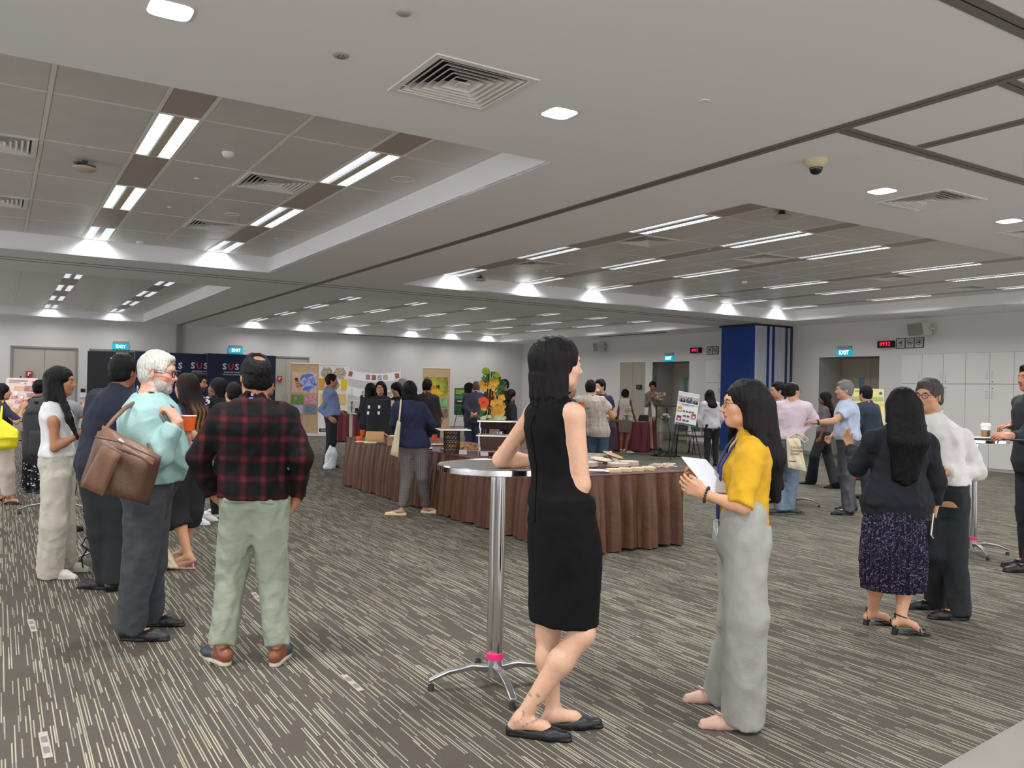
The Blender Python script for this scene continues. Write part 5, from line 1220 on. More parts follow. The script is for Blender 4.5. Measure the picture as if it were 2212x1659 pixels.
# chairs
def chair(t):
    m = mat('chair_shell', (40, 42, 48), .5); f = mat('chair_frame', (24, 24, 26), .4)
    n = 9; vs_ = []; 
    for j in range(5):
        for i in range(n): x = (i/(n-1)-.5)*.42; z = .46+.10+j*.085; wq = 1-.35*(j/4)**3-.18*(1-j/4)**2; vs_.append((x*wq, .19+.02*j-.35*x*x, z))
    o = mesh_arrays('backrest', vs_, [(j*n+i, j*n+i+1, (j+1)*n+i+1, (j+1)*n+i) for j in range(4) for i in range(n-1)], m, t); so = o.modifiers.new('s', 'SOLIDIFY'); so.thickness = .02; o.modifiers.new('b', 'SUBSURF').levels = 1
    st = MB().box((0, -.02, .45), (.43, .42, .03)).build('seat', mat('chair_seat', (58, 34, 38), .7), t); b = st.modifiers.new('b', 'BEVEL'); b.width = .014; b.segments = 3
    for s in (-1, 1): MB().tube([(s*.24, -.24, 0), (s*.19, -.16, .44)], .011, 6).build('leg', f, t); MB().tube([(s*.24, .26, 0), (s*.19, .12, .44)], .011, 6).build('leg', f, t); MB().tube([(s*.14, .16, .42), (s*.14, .22, .60)], .009, 6).build('back_bracket', f, t)
    return t
q = aty(1508, 960, 20.6); ch = chair(thing('plastic_chair', 'dark shell chair between the student poster and the hoodie girl', 'chair', (q.x-.02, 20.3, 0), 0, 'dark shell chairs by the lectern'))
q = aty(1472, 960, 20.8); dup(ch, (q.x, 20.6, 0), .1, 'dark shell chair behind the student poster'); q = aty(1394, 930, 22.1); dup(ch, (q.x, 22.1, 0), -.1, 'dark shell chair behind the maroon table')
# lectern
q = aty(1436, 985, 19.7); t = thing('acrylic_lectern', 'clear acrylic lectern with dark cables hanging inside', 'lectern', (q.x, 19.7, 0), .12); AC = mat('clear_acrylic', (232, 240, 240), .03, trans=1.0, spec=.5)
AC.node_tree.nodes['Principled BSDF'].inputs['IOR'].default_value = 1.2
for s in (-1, 1): MB().add([(s*.22, -.18, 0), (s*.22, .18, 0), (s*.30, .20, 1.30), (s*.30, -.16, 1.12), (s*.21, -.18, 0), (s*.21, .18, 0), (s*.29, .20, 1.30), (s*.29, -.16, 1.12)], [(0, 1, 2, 3), (7, 6, 5, 4), (0, 3, 7, 4), (1, 5, 6, 2), (0, 4, 5, 1), (3, 2, 6, 7)]).build('side_panel', AC, t)
MB().add([(-.22, -.17, 0), (.22, -.17, 0), (.30, -.16, 1.12), (-.30, -.16, 1.12), (-.22, -.16, 0), (.22, -.16, 0), (.30, -.15, 1.12), (-.30, -.15, 1.12)], [(0, 1, 2, 3), (7, 6, 5, 4), (0, 4, 5, 1), (3, 2, 6, 7), (0, 3, 7, 4), (1, 5, 6, 2)]).build('front_panel', AC, t)
MB().box((0, .02, 1.26), (.70, .46, .014), M=Matrix.Rotation(.30, 3, 'X')).build('reading_top', AC, t); MB().box((0, 0, .55), (.46, .3, .01)).build('shelf', AC, t); MB().box((0, 0, .01), (.60, .48, .02)).build('base', AC, t)
for pts in ([(-.20, .1, 1.2), (-.19, .1, .8), (-.21, .08, .4), (-.15, 0, .04)], [(.05, .1, 1.15), (.10, .1, .8), (.14, .05, .45), (.10, .02, .1), (.0, 0, .03)], [(-.15, 0, .03), (0, .05, .10), (.12, .02, .04)]): MB().tube(pts, .012, 6).build('cable', BLACK, t, True)
FB = Field(); [FB.ell((.0+.07*math.cos(a), .05*math.sin(a), .92+.05*math.sin(a*2)), (.05, .04, .05), .02) for a in range(5)]; V_, Q_ = FB.mesh(.012); mesh_arrays('foil_ornament', V_, Q_, STEEL, t, False)
qb = aty(1426, 850, 19.75); t2 = thing('dried_bouquet', 'beige and white dried bouquet lying on the lectern top', 'bouquet', (qb.x, 19.75, 1.33), 0); FB = Field(); rb = random.Random(4)
for i in range(14): FB.ell((rb.uniform(-.12, .12), rb.uniform(-.05, .05), rb.uniform(.02, .16)), [rb.uniform(.025, .05)]*3, .01)
V_, Q_ = FB.mesh(.012); mesh_arrays('dried_blooms', V_, Q_, mat('dried_beige', (176, 160, 138), .9, vrgb=(110, 92, 76), vs=30), t2); MB().lathe([(.05, .0), (.09, .03)], (0, 0, 0), 12).build('paper_collar', PAPER, t2)
# ------------------------------------------------------------------ buffet
BR = mat('brown_satin_skirt', (92, 54, 30), .42, var=.25, vs=7, bump=.3, bs=26); BT = mat('brown_table_cloth', (100, 56, 50), .55, var=.08, vs=20, bump=.15, bs=200)
bt = draped_table('buffet_table', 'long buffet table with a pleated shiny brown skirt', 'table', -.65, .65, -2.97, 2.97, .72, BR, R(5.14, 9.03, 0), ROOMROT, .048, BT)
TZ = .731
def ont(px, py, dz=0.): return atz(px, py, TZ+dz)
CHAF = mat('chafer_steel', (168, 164, 156), .22, 1.)
def chafer(t, w_=.56, d_=.34, h_=.20):
    hh = h_; 
    pan = MB(); pan.add([(-w_/2, -d_/2, hh), (w_/2, -d_/2, hh), (w_/2, d_/2, hh), (-w_/2, d_/2, hh), (-w_/2+.03, -d_/2+.03, hh-.09), (w_/2-.03, -d_/2+.03, hh-.09), (w_/2-.03, d_/2-.03, hh-.09), (-w_/2+.03, d_/2-.03, hh-.09)], [(4, 7, 6, 5), (0, 4, 5, 1), (1, 5, 6, 2), (2, 6, 7, 3), (3, 7, 4, 0)]); pan.build('pan', CHAF, t)
    r = MB(); 
    for a, b, c, d in ((0, -d_/2, w_+.04, .03), (0, d_/2, w_+.04, .03), (-w_/2, 0, .03, d_), (w_/2, 0, .03, d_)): r.box((a, b, hh+.006), (c, d, .014))
    r.build('rim', CHROME, t)
    for sx in (-1, 1):
        for sy in (-1, 1): MB().tube([(sx*(w_/2-.01), sy*(d_/2-.01), 0), (sx*(w_/2-.01), sy*(d_/2-.01), hh)], .009, 8).build('leg', CHROME, t)
    MB().box((0, 0, .05), (w_-.02, d_-.02, .008)).build('burner_shelf', CHAF, t); MB().lathe([(0, .055), (.04, .055), (.04, .10), (0, .10)], (0, 0, 0), 14).build('burner_can', STEEL, t)
    MB().box((0, 0, hh-.02), (w_-.06, d_-.06, .02)).build('food', mat('food_orange', (214, 130, 66), .7, vrgb=(236, 190, 120), vs=40, bump=.6, bs=60), t)
q = ont(1030, 984); Yc = q.y+.10
c1_ = thing('chafing_dish', 'steel chafing dish on the buffet, front and lower one', 'warming tray', (q.x+.27, q.y+.16, TZ), 0.0, 'steel chafing dishes on the buffet'); chafer(c1_, .52, .32, .225)
q2 = aty(1080, 916, 10.35)
rs = thing('riser_box', 'small cloth covered riser under the rear chafing dish', 'riser', (q2.x, 10.40, TZ), 0); o_ = MB().box((0, 0, .07), (.44, .30, .14)).build('riser', BT, rs)
dup(c1_, (q2.x, 10.40, TZ+.14), 0, 'steel chafing dish raised behind the front one')
# pedestal plate
q = ont(974, 980); pd = thing('lattice_stand', 'wire lattice cake stand carrying a white platter', 'stand', (q.x, q.y+.1, TZ), 0); LM = mat('lattice_bronze', (74, 58, 50), .4, .7); zt = 1.018-TZ
la = MB()
for k in range(16):
    for s in (-1, 1): la.tube([(.095*math.cos(k*math.pi/8+s*z*2.4/zt), .095*math.sin(k*math.pi/8+s*z*2.4/zt), z) for z in np.linspace(0, zt-.02, 9)], .0035, 5)
for z in np.linspace(0, zt-.02, 6): la.tube([(.095*math.cos(a), .095*math.sin(a), z) for a in np.linspace(0, 6.283, 21)], .004, 5, cap=False)
la.build('lattice', LM, pd)
pt = thing('white_platter', 'large white square platter on the lattice stand', 'platter', (q.x, q.y+.1, TZ+zt-.012), .3); MB().box((0, 0, .006), (.38, .38, .012)).build('platter', PAPER, pt)
for i in range(5): MB().box((-.12+i*.06, .02*math.sin(i*2), .018), (.05, .12, .01), i*.3).build('biscuit', mat('biscuit', (170, 130, 96), .8, var=.2, vs=40), pt)
# acrylic tray of pastries
q = ont(998, 972); tr = thing('pastry_tray', 'clear rimmed tray piled with golden triangular pastries', 'tray', (q.x, q.y, TZ), .2); MB().box((0, 0, .006), (.50, .30, .012)).build('tray', STEEL, tr)
PM = mat('pastry_gold', (206, 140, 70), .6, vrgb=(232, 184, 110), vs=30, bump=.2, bs=80); rp = random.Random(2); pr = None
for k in range(46):
    L_ = 0 if k < 26 else (1 if k < 40 else 2); x, y = rp.uniform(-.22, .22)*(1-.25*L_), rp.uniform(-.11, .11)*(1-.3*L_); pos = Vector((q.x+x*math.cos(.2)-y*math.sin(.2), q.y+x*math.sin(.2)+y*math.cos(.2), TZ+.013+L_*.028))
    if pr is None:
        mb = MB(); mb.add([(-.035, -.022, 0), (.035, -.022, 0), (0, .036, 0), (-.028, -.016, .024), (.028, -.016, .024), (0, .028, .024)], [(0, 2, 1), (3, 4, 5), (0, 1, 4, 3), (1, 2, 5, 4), (2, 0, 3, 5)]); pr = mb.build('pastry', PM, None, True); md = pr.modifiers.new('b', 'BEVEL'); md.width = .004; md.segments = 2; tag(pr, 'golden triangular pastry in the pile on the clear tray', 'pastry', 'pastries on the tray'); pr.location = pos
    else: o = pr.copy(); COL.objects.link(o); o.location = pos; o.rotation_euler = (rp.uniform(-.5, .5)*(L_ > 0), rp.uniform(-.5, .5)*(L_ > 0), rp.uniform(0, 6))
def plate(px, py, r_, lab, m=PAPER, h_=.018, n=1, dz=0., group=None, tilt=None, food=False):
    q = ont(px, py, dz); t = thing('plate', lab, 'plate', q+Vector((0, r_*.5, 0)), 0, group)
    MB().lathe([(0, .004), (r_*.6, .004), (r_*.66, .006), (r_, h_), (r_+.002, h_-.003), (r_*.62, 0), (0, 0)], (0, 0, 0), 28).build('dish', m, t, True)
    if food:
        for i in range(4): MB().lathe([(0, .03), (.025, .024), (.03, .012), (.02, .006)], (.03*math.cos(i*1.6), .03*math.sin(i*1.6), 0), 12).build('snack', PM, t, True)
    return t
plate(986, 974, .11, 'white oval plate holding tongs before the pastry tray'); plate(922, 971, .09, 'white plate at the hip of the woman in navy'); plate(950, 963, .12, 'white plate with biscuits beside the lattice stand', food=True)
plate(779, 957, .085, 'white plate at the far left of the buffet, by the orange cup', food=True); plate(799, 959, .085, 'white plate of snacks in front of the brown boxes', food=True)
for px, py, l in ((1000, 981, 'white folded name card in front of the pastry tray'), (1046, 984, 'white folded name card in front of the chafing dish'), (942, 975, 'white tent card near the lattice stand')):
    q = ont(px, py); t = thing('tent_card', l, 'card', q, .1); MB().add([(-.045, -.03, 0), (.045, -.03, 0), (.045, 0, .05), (-.045, 0, .05), (.045, .03, 0), (-.045, .03, 0)], [(0, 1, 2, 3), (3, 2, 4, 5), (5, 4, 2, 3), (3, 2, 1, 0)]).build('card', PAPER, t)
ORG = mat('cup_orange', (226, 92, 26), .45)
def cup(t, r0=.030, r1=.041, h_=.085, m=ORG, band=True):
    MB().lathe([(0, 0), (r0, 0), (r1, h_), (r1-.003, h_-.001), (r0-.002, .005), (0, .005)], (0, 0, 0), 28).build('cup_wall', m, t, True)
    MB().tube([(r1*math.cos(a), r1*math.sin(a), h_) for a in np.linspace(0, 6.283, 29)], .0022, 6, cap=False).build('rolled_rim', PAPER if band else m, t, True)
for px, py, l in ((775, 956, 'upright orange paper cup at the left end of the buffet'), (938, 952, 'orange paper cup beyond the woman in navy'), (783, 941, 'orange paper cup behind the left brown box')):
    q = ont(px, py); cup(thing('paper_cup', l, 'cup', q, 0, 'orange paper cups on the buffet'), band=False)
KR = mat('kraft_paper', (186, 144, 98), .75, var=.1, vs=12, bump=.15, bs=60)
q = ont(806, 957); t = thing('paper_bag', 'flat brown paper bag leaning beside the gift box', 'paper bag', q+Vector((0, .12, 0)), .1); FB = Field(); FB.column([0, .05, .13, .15], [0]*4, [0, .01, .05, .06], [.135, .13, .125, .12], [.06, .055, .03, .012], 0, 0, pw=6.); V_, Q_ = FB.mesh(.008); mesh_arrays('bag', V_, Q_, KR, t)
q = ont(858, 963); t = thing('cardboard_box', 'open brown cardboard box on the buffet', 'box', q+Vector((0, .16, 0)), .15); mb = MB()
mb.box((0, -.13, .06), (.30, .004, .12)).box((0, .13, .06), (.30, .004, .12)).box((-.15, 0, .06), (.004, .26, .12)).box((.15, 0, .06), (.004, .26, .12)).box((0, 0, .002), (.3, .26, .004)); mb.build('carton', KR, t)
for s in (-1, 1): MB().box((s*.17, 0, .135), (.09, .26, .004), M=Matrix.Rotation(-s*.6, 3, 'Y')).build('flap', KR, t)
MB().box((0, .0, .11), (.24, .2, .03), .1).build('wrapping', PAPER, t); MB().box((-.06, -.133, .09), (.05, .004, .02)).build('hand_hole', BLACK, t)
# right end of the buffet
AL = mat('foil_aluminium', (206, 206, 206), .25, 1., bump=.2, bs=60)
q = ont(1282, 1001); t = thing('foil_tray', 'ribbed aluminium tray of yellow noodles, lid bent open', 'foil tray', q+Vector((-.04, .22, 0)), -.35); mb = MB()
for k in range(40):
    for (ax, ay, bx, by) in ((-.2, -.14, .2, -.14), (.2, -.14, .2, .14), (.2, .14, -.2, .14), (-.2, .14, -.2, -.14)):
        s = (k+.5)/40; mb.box((ax+(bx-ax)*s, ay+(by-ay)*s, .04), (.006, .006, .075))
mb.box((0, -.14, .04), (.4, .003, .08)).box((0, .14, .04), (.4, .003, .08)).box((.2, 0, .04), (.003, .28, .08)).box((-.2, 0, .04), (.003, .28, .08)).box((0, 0, .004), (.4, .28, .004)); mb.build('tray_wall', AL, t)
rm = MB(); [rm.box(c, d) for c, d in (((0, -.148, .082), (.42, .02, .004)), ((0, .148, .082), (.42, .02, .004)), ((.208, 0, .082), (.02, .31, .004)), ((-.208, 0, .082), (.02, .31, .004)))]; rm.build('tray_rim', AL, t)
MB().box((.27, 0, .06), (.15, .29, .004), M=Matrix.Rotation(.9, 3, 'Y')).build('bent_lid', mat('foil_white', (226, 226, 226), .35, .6), t)
nd = MB(); rn = random.Random(3)
for k in range(70):
    a = rn.uniform(0, 6.28); c = Vector((rn.uniform(-.15, .15), rn.uniform(-.1, .1), .045+rn.uniform(0, .02))); nd.tube([c, c+Vector((.03*math.cos(a), .03*math.sin(a), .012)), c+Vector((.05*math.cos(a+.8), .05*math.sin(a+.8), 0))], .004, 4)
nd.box((0, 0, .03), (.37, .25, .03)); tag(nd.build('noodles', mat('noodle_yellow', (232, 190, 110), .6), t), None, None, kind='stuff')
BAG = mat('bagasse_plate', (226, 212, 188), .85, var=.06, vs=20)
def plate_stack(px, py, r_, n_, lab, top=None):
    q = ont(px, py)+Vector((0, r_*.85, 0)); first = None
    for i in range(n_):
        if first is None:
            first = MB().lathe([(0, .004), (r_*.62, .004), (r_*.7, .008), (r_*.96, .022), (r_, .022), (r_, .019), (r_*.72, .002), (0, 0)], (0, 0, 0), 30).build('plate', BAG, None, True); tag(first, lab, 'plate', 'pulp plate stacks on the buffet'); first.location = q; o = first
        else: o = first.copy(); COL.objects.link(o); o.location = q+Vector((.002*math.sin(i*2), .002*math.cos(i*3), i*.0075))
    return q, first
plate_stack(1270, 1012, .105, 6, 'pulp plate in the left stack at the near end of the buffet'); plate_stack(1338, 1013, .11, 5, 'pulp plate in the middle stack at the near end'); plate_stack(1360, 1010, .105, 6, 'pulp plate in the right hand stack at the near end')
q, f = plate_stack(1300, 1009, .11, 1, 'pulp plate resting on the middle of the stacks'); f.location.z += .055; f.rotation_euler = (.1, .12, 0)
q = ont(1325, 1003); t = MB().lathe([(0, .004), (.075, .004), (.115, .022), (.115, .019), (.07, 0), (0, 0)], (0, 0, 0), 30).build('plate', mat('bagasse_brown', (206, 160, 120), .8), None, True); tag(t, 'brownish pulp plate tilted across the plate stacks', 'plate'); t.location = q+Vector((0, .1, .075)); t.rotation_euler = (.1, .30, 0)
nap = MB(); rn = random.Random(8)
q = ont(1287, 1022); t = thing('napkin_fan', 'fanned stack of white paper napkins at the table corner', 'napkins', q+Vector((0, .06, 0)), -.1)
for k in range(11): MB().add([(-.09+k*.014, -.05, .002+.001*k), (-.02+k*.014, -.05, .002+.001*k), (.0+k*.014, .05, .014), (-.07+k*.014, .05, .030), (-.055+k*.014, -.048, .022)], [(0, 1, 2), (0, 2, 3), (0, 3, 4), (1, 4, 3), (1, 3, 2)]).build('napkin', PAPER, t)
for k, px in enumerate((1326, 1352, 1378, 1402)):
    q = ont(px, 1021-k*1.5); t = thing('napkin_box', 'low kraft holder of pale cutlery sleeves, %s from the left' % ORD[k], 'holder', q+Vector((0, .06, 0)), -.05*k); MB().box((0, 0, .014), (.125 if k else .14, .10, .028)).build('holder', mat('kraft_pale', (206, 184, 140), .8), t); MB().box((0, 0, .031), (.115, .09, .006)).build('sleeves', mat('sleeve_cream', (236, 226, 192), .8), t)
for k in range(9):
    q = ont(1408+k*3.2, 1012-k*.1); t = tag(MB().tube([(0, 0, 0), (.05, -.02, .004), (.12, -.05, -.002)], [.007, .004, .009], 6).build('wooden_spoon', mat('birch', (226, 214, 186), .7), None, True), 'pale wooden cutlery piece in the loose heap at the table corner', 'cutlery', 'wooden cutlery heap'); t.location = q+Vector((-.05+.01*k, .05+.012*(k % 3), .012+.010*(k % 4))); t.rotation_euler.z = -.5+.14*k
# flowers on the buffet
q = aty(1047, 925, 10.95); fl_ = thing('flower_arrangement', 'tall arrangement of yellow orchids, green balls and an orange bloom', 'flowers', (q.x+.05, 10.95, TZ), 0)
vm = mat('bark_dark', (42, 30, 26), .9, bump=.5, bs=80); tk = MB(); rf = random.Random(11)
zz0 = 0.0
for k in range(9): a = k*.7; tk.tube([(.05*math.cos(a)-.05, .05*math.sin(a), 0), (.05*math.cos(a+.6)-.04, .04*math.sin(a), .35), (.06*math.cos(a), .03*math.sin(a), .70), (.05*math.cos(a)+.02, .0, 1.0)], .012, 6)
tk.build('driftwood', vm, fl_, True)
MB().box((-.04, 0, .03), (.16, .14, .06)).build('foot', BLACK, fl_)
def atf(px, py, dy=0): w3 = aty(px, py, 10.95+dy); return Vector((w3.x-fl_.location.x, dy, w3.z-TZ))
def petalmesh(mb, c, r_, n_, tilt, rng, cup_=.3, wdt=.42):
    ax = Vector((rng.uniform(-.5, .5), -1, rng.uniform(-.3, .5))).normalized(); s = ax.cross(Vector((0, 0, 1))).normalized(); u2 = s.cross(ax)
    for k in range(n_):
        a = 2*math.pi*k/n_+tilt; d = s*math.cos(a)+u2*math.sin(a); e = s*-math.sin(a)+u2*math.cos(a)
        w9 = wdt*1.05; p = [c]+[c+d*r_*f_+e*r_*w9*g_+ax*r_*cup_*h_ for f_, g_, h_ in ((.35, .75, .2), (.68, 1, .55), (.92, .62, .9), (1., 0, 1), (.92, -.62, .9), (.68, -1, .55), (.35, -.75, .2))]; mb.add(p+[c+d*r_*.6+ax*r_*(cup_*.45-.10)], [(8, i_, (i_+1) % 8) for i_ in range(8)]+[(8, (i_+1) % 8, i_) for i_ in range(8)][:0])
OR1 = mat('orchid_yellow', (226, 160, 44), .6, vrgb=(236, 190, 90), vs=20); OR2 = mat('poppy_orange', (230, 74, 26), .6); GB = mat('green_ball', (150, 176, 40), .8, vrgb=(110, 150, 30), vs=60, bump=.8, bs=90); GLM = mat('leaf_green', (60, 120, 50), .5, vrgb=(40, 90, 36), vs=20); HY = mat('hydrangea_cream', (214, 220, 170), .7)
for (px, py) in ((1068, 838), (1058, 832), (1063, 848), (1070, 826), (1057, 856), (1075, 880), (1080, 868), (1067, 872), (1062, 886), (1083, 860), (1072, 893), (1060, 896), (1077, 848), (1064, 862), (1040, 866), (1044, 880), (1046, 838), (1042, 829), (1086, 878), (1084, 890)):
    mb = MB(); petalmesh(mb, atf(px, py, rf.uniform(-.08, .02)), .056, 5, rf.uniform(0, 1), rf); c = atf(px, py, -.06); mb.build('orchid_bloom', OR1, fl_, True)
mb = MB(); petalmesh(mb, atf(1045, 869, -.1), .075, 7, 0, rf, .15, .5); mb.build('orange_bloom', OR2, fl_, True); MB().lathe([(0, .012), (.014, .006), (.016, 0)], atf(1045, 869, -.115), 10).build('bloom_centre', C_(120, 30, 20), fl_)
for (px, py, r_) in ((1050, 802, .052), (1073, 812, .050), (1063, 820, .042)):
    FB = Field(); c = atf(px, py, 0); FB.ell(c, (r_, r_, r_), 0); lo_, hi_ = FB.bounds(); FB.fn(lambda X, Y, Z: .005*wnoise(X, Y, Z, 130, 2), lo_, hi_, 'w', 0); V_, Q_ = FB.mesh(.007); mesh_arrays('green_ball', V_, Q_, GB, fl_); MB().tube([c, atf(1060, 850, 0)], .004, 5).build('stem', GLM, fl_)
for (px, py) in ((1078, 820), (1082, 828), (1086, 836), (1080, 842), (1076, 834), (1088, 828), (1046, 818), (1050, 822), (1074, 846), (1084, 846), (1042, 890), (1038, 898), (1054, 902), (1070, 822)):
    mb = MB(); petalmesh(mb, atf(px, py, rf.uniform(-.05, .05)), .045, 5, rf.uniform(0, 1), rf, .2, .35); mb.build('leaf', GLM, fl_, True)
for (px, py, r_) in ((1043, 905, .05), (1055, 902, .045), (1075, 900, .055), (1083, 906, .045), (1066, 908, .045)):
    for k in range(9):
        mb = MB(); c = atf(px, py, -.04)+Vector((rf.gauss(0, r_*.5), rf.gauss(0, r_*.4), rf.gauss(0, r_*.45))); petalmesh(mb, c, .026, 4, rf.uniform(0, 1), rf, .1, .6); mb.build('hydrangea_floret', HY, fl_, True)
# ------------------------------------------------------------------ cocktail tables
WOV = mat('woven_aluminium', (150, 150, 150), .3, .9, bump=.5, bs=34)
PINKT = mat('pink_tape', (222, 30, 110), .5)
def cocktail(lab, px, py, H_=1.12, r_=.31, angs=None, h0=None):
    b = atz(px, py, 0); t = thing('cocktail_table', lab, 'table', b, 0)
    smooth_angle(MB().lathe([(0, H_-.004), (r_-.01, H_-.004), (r_-.004, H_), (r_, H_-.004), (r_, H_-.030), (r_-.012, H_-.034), (r_-.012, H_-.028), (0, H_-.028)], (0, 0, 0), 64).build('table_top', [CHROME], t))
    MB().lathe([(r_-.010, H_-.0015), (0, H_-.0015)], (0, 0, 0), 48).build('top_sheet', woven(), t)
    MB().box((0, 0, H_-.04), (.26, .26, .012)).build('mounting_plate', CHAF, t)
    MB().lathe([(.029, .14), (.029, H_-.04)], (.012, 0, 0), 28).build('pole', CHROME, t, True); MB().lathe([(.020, .14), (.020, H_-.04)], (-.022, .012, 0), 20).build('pole_inner', CHROME, t, True)
    smooth_angle(MB().lathe([(.0, .155), (.040, .155), (.042, .05), (.034, .045), (0, .045)], (0, 0, 0), 24).build('hub', STEEL, t)); MB().lathe([(.0425, .135), (.044, .135), (.044, .165), (.0425, .165), (.03, .165)], (0, 0, 0), 24).build('tape_band', PINKT, t, True)
    for a in angs or (.3, 1.87, 3.44, 5.01):
        d = Vector((math.cos(a), math.sin(a), 0)); sd = Vector((-d.y, d.x, 0)); P_ = [(.03, .105), (.12, .115), (.24, .095), (.34, .055)]
        vs_ = []; fs_ = []
        for i, (l, z) in enumerate(P_):
            w2 = .022-.004*i/3; th = .034-.006*i
            for (a_, b_) in ((-1, 0), (1, 0), (.7, -1), (-.7, -1)): vs_.append(d*l+sd*w2*a_+Vector((0, 0, z+b_*th)))
        for i in range(3):
            for k in range(4): fs_.append((i*4+k, i*4+(k+1) % 4, (i+1)*4+(k+1) % 4, (i+1)*4+k))
        fs_ += [(3, 2, 1, 0), (12, 13, 14, 15)]; lg = MB().add(vs_, fs_).build('leg', STEEL, t); md = lg.modifiers.new('b', 'BEVEL'); md.width = .005; md.segments = 2; smooth_angle(lg)
        MB().lathe([(0, 0), (.018, 0), (.014, .03), (0, .03)], d*.325, 12).build('foot', mat('rubber_foot', (40, 40, 42), .6), lg)
    return t
def woven():
    if 'woven_top' in MATS: return MATS['woven_top']
    M, N, L, b = nodes_mat('woven_top', .25); b.inputs['Metallic'].default_value = 1; b.inputs['Base Color'].default_value = (.45, .45, .45, 1)
    tc = N.new('ShaderNodeTexCoord'); br = N.new('ShaderNodeTexBrick'); br.inputs['Scale'].default_value = 1.; br.inputs['Brick Width'].default_value = .07; br.inputs['Row Height'].default_value = .035; br.inputs['Mortar Size'].default_value = .004; br.inputs['Mortar Smooth'].default_value = 1.
    mp = N.new('ShaderNodeMapping'); mp.inputs['Rotation'].default_value = (0, 0, .7); L.new(tc.outputs['Object'], mp.inputs[0]); L.new(mp.outputs[0], br.inputs['Vector'])
    bp = N.new('ShaderNodeBump'); bp.inputs['Strength'].default_value = 1.; bp.inputs['Distance'].default_value = .006; bp.invert = True; L.new(br.outputs['Fac'], bp.inputs['Height']); L.new(bp.outputs[0], b.inputs['Normal']); return M
def angs_to(px, py, ends):
    b = atz(px, py, 0); return [math.atan2(atz(x, y, 0).y-b.y, atz(x, y, 0).x-b.x) for x, y in ends]
a4 = angs_to(1067, 1480, [(927, 1492)])[0]
cocktail('chrome cocktail table the woman in black leans on', 1067, 1480, angs=[a4, a4+1.57, a4+3.14, a4+4.71])
cocktail('chrome cocktail table behind the man in the white shirt', 2100, 1196, angs=[4.6, 6.17, 1.46, 3.03])
cocktail('chrome cocktail table behind the man in pink', 1714, 1092, angs=[5.9, 4.33, 2.76, 1.19])
cocktail('chrome cocktail table behind the legs of the suited man', 262, 1216, angs=[0.1, 1.67, 3.24, 4.81]); cocktail('chrome cocktail table behind the woman in the white blouse', 112, 1108, angs=[.4, 1.97, 3.54, 5.11])
# floor labels
for i, (x0, y0, x1, y1, l) in enumerate(((92, 1582, 104, 1637, 'worn pale tape label at the lower left of the carpet'), (742, 1458, 780, 1492, 'worn pale tape label on the carpet, centre left'), (65, 1338, 74, 1364, 'worn pale tape label left of the bearded man'), (547, 1280, 562, 1298, 'worn pale tape label between the legs of the man in plaid'))):
    a, b = atz(x0, y0, .003), atz(x1, y1, .003); d = b-a; t = thing('floor_label', l, 'floor label', (a+b)/2, math.atan2(d.y, d.x)); ln = d.length; MB().box((0, 0, 0), (ln, .035, .003)).build('tape', mat('tape_pale', (176, 166, 152), .7, var=.2, vs=60), t)
    for k in (-.2, .22): MB().box((ln*k, 0, .002), (ln*.22, .022, .002)).build('mark', mat('tape_mark', (120, 112, 108), .7), t)
# ------------------------------------------------------------------ people
CO = lambda *c: cloth_mat('cotton', c)
# woman in the black dress leaning on the cocktail table
p = mk(1190, 1590, 1207, 728, 50, 'f', .98, 'pale', 'woman in a sleeveless black dress leaning on the chrome cocktail table', 3, hyaw=68, pelx=1212, dyh=.14, hs=1.04)
p.set(shR=(1238, 897, .02), shL=(1158, 893, .22), elR=(1256, 1046, .02), wrR=(1218, 1015, .24), elL=(1082, 992, .42), wrL=(1165, 996, .50), hipR=(1232, 1100, .05), hipL=(1190, 1095, .2), knR=(1258, 1368, -.02), knL=(1184, 1365, .14))
foot(p, 'R', 1126, 1552, 1200, 1598, 3.60); foot(p, 'L', 1196, 1543, 1262, 1572, 3.68)
p.footk = 1.; p.J['waist'] = p.px(1202, 1010, .12); p.J['chest'] = p.px(1196, 930, .13)
p.hand['R'] = dict(d=p.J['wrR']-p.J['elR'], n=(-1, 0, 0), s=(0, 0, 1)); p.hand['L'] = dict(d=(.3, .9, 0), n=(0, 0, -1), s=(1, 0, 0))
ank = p.J['anR'].copy()
def tattoo(V, loc, colr, blend, near):
    q = V-ank; r = np.sqrt((q[:, 0])**2+(q[:, 1])**2); m = (q[:, 2] > -.03) & (q[:, 2] < .14) & (r < .09)
    a = np.arctan2(q[:, 0], q[:, 1]); w_ = np.abs(np.sin(a*2.3+22*q[:, 2]+1.2*np.sin(60*q[:, 2])))
    blend(((w_ < .16) & m)*.6, (70, 78, 86))
p.legk = 1.; p.armk = 1.2; p.body(tint=tattoo, lips=(170, 90, 84))
zt = 1.40*p.k; zs = [.478, .60, .75, .90, .98]
pel = p.J['pel']
def dress(F):
    c = p.J
    F.column([.478, .62, .80, .93, 1.03], [pel[0]+.01]*3+[pel[0]]*2, [pel[1]+.015]*3+[pel[1]]*2, [.172, .178, .186, .176, .150], [.138, .140, .146, .136, .118], 0, .04)
    h = p.px(1140, 1290, -.05); F.ell(h, (.012, .012, .09), .002, op='s')
o = p.top(mat('black_crepe', (11, 11, 13), .9, spec=.2, var=.2, vs=14, bump=.1, bs=300), hem=.98, sleeve='none', ease=.010, name='dress', wr=.0025, neckz=1.462, extraF=dress)
sm = [p.J['neck']+np.array([0, -.07, -.02]), p.J['chest']+np.array([0, -.139, .02]), p.J['waist']+np.array([0, -.117, .0]), pel+np.array([0, -.158, -.02])]
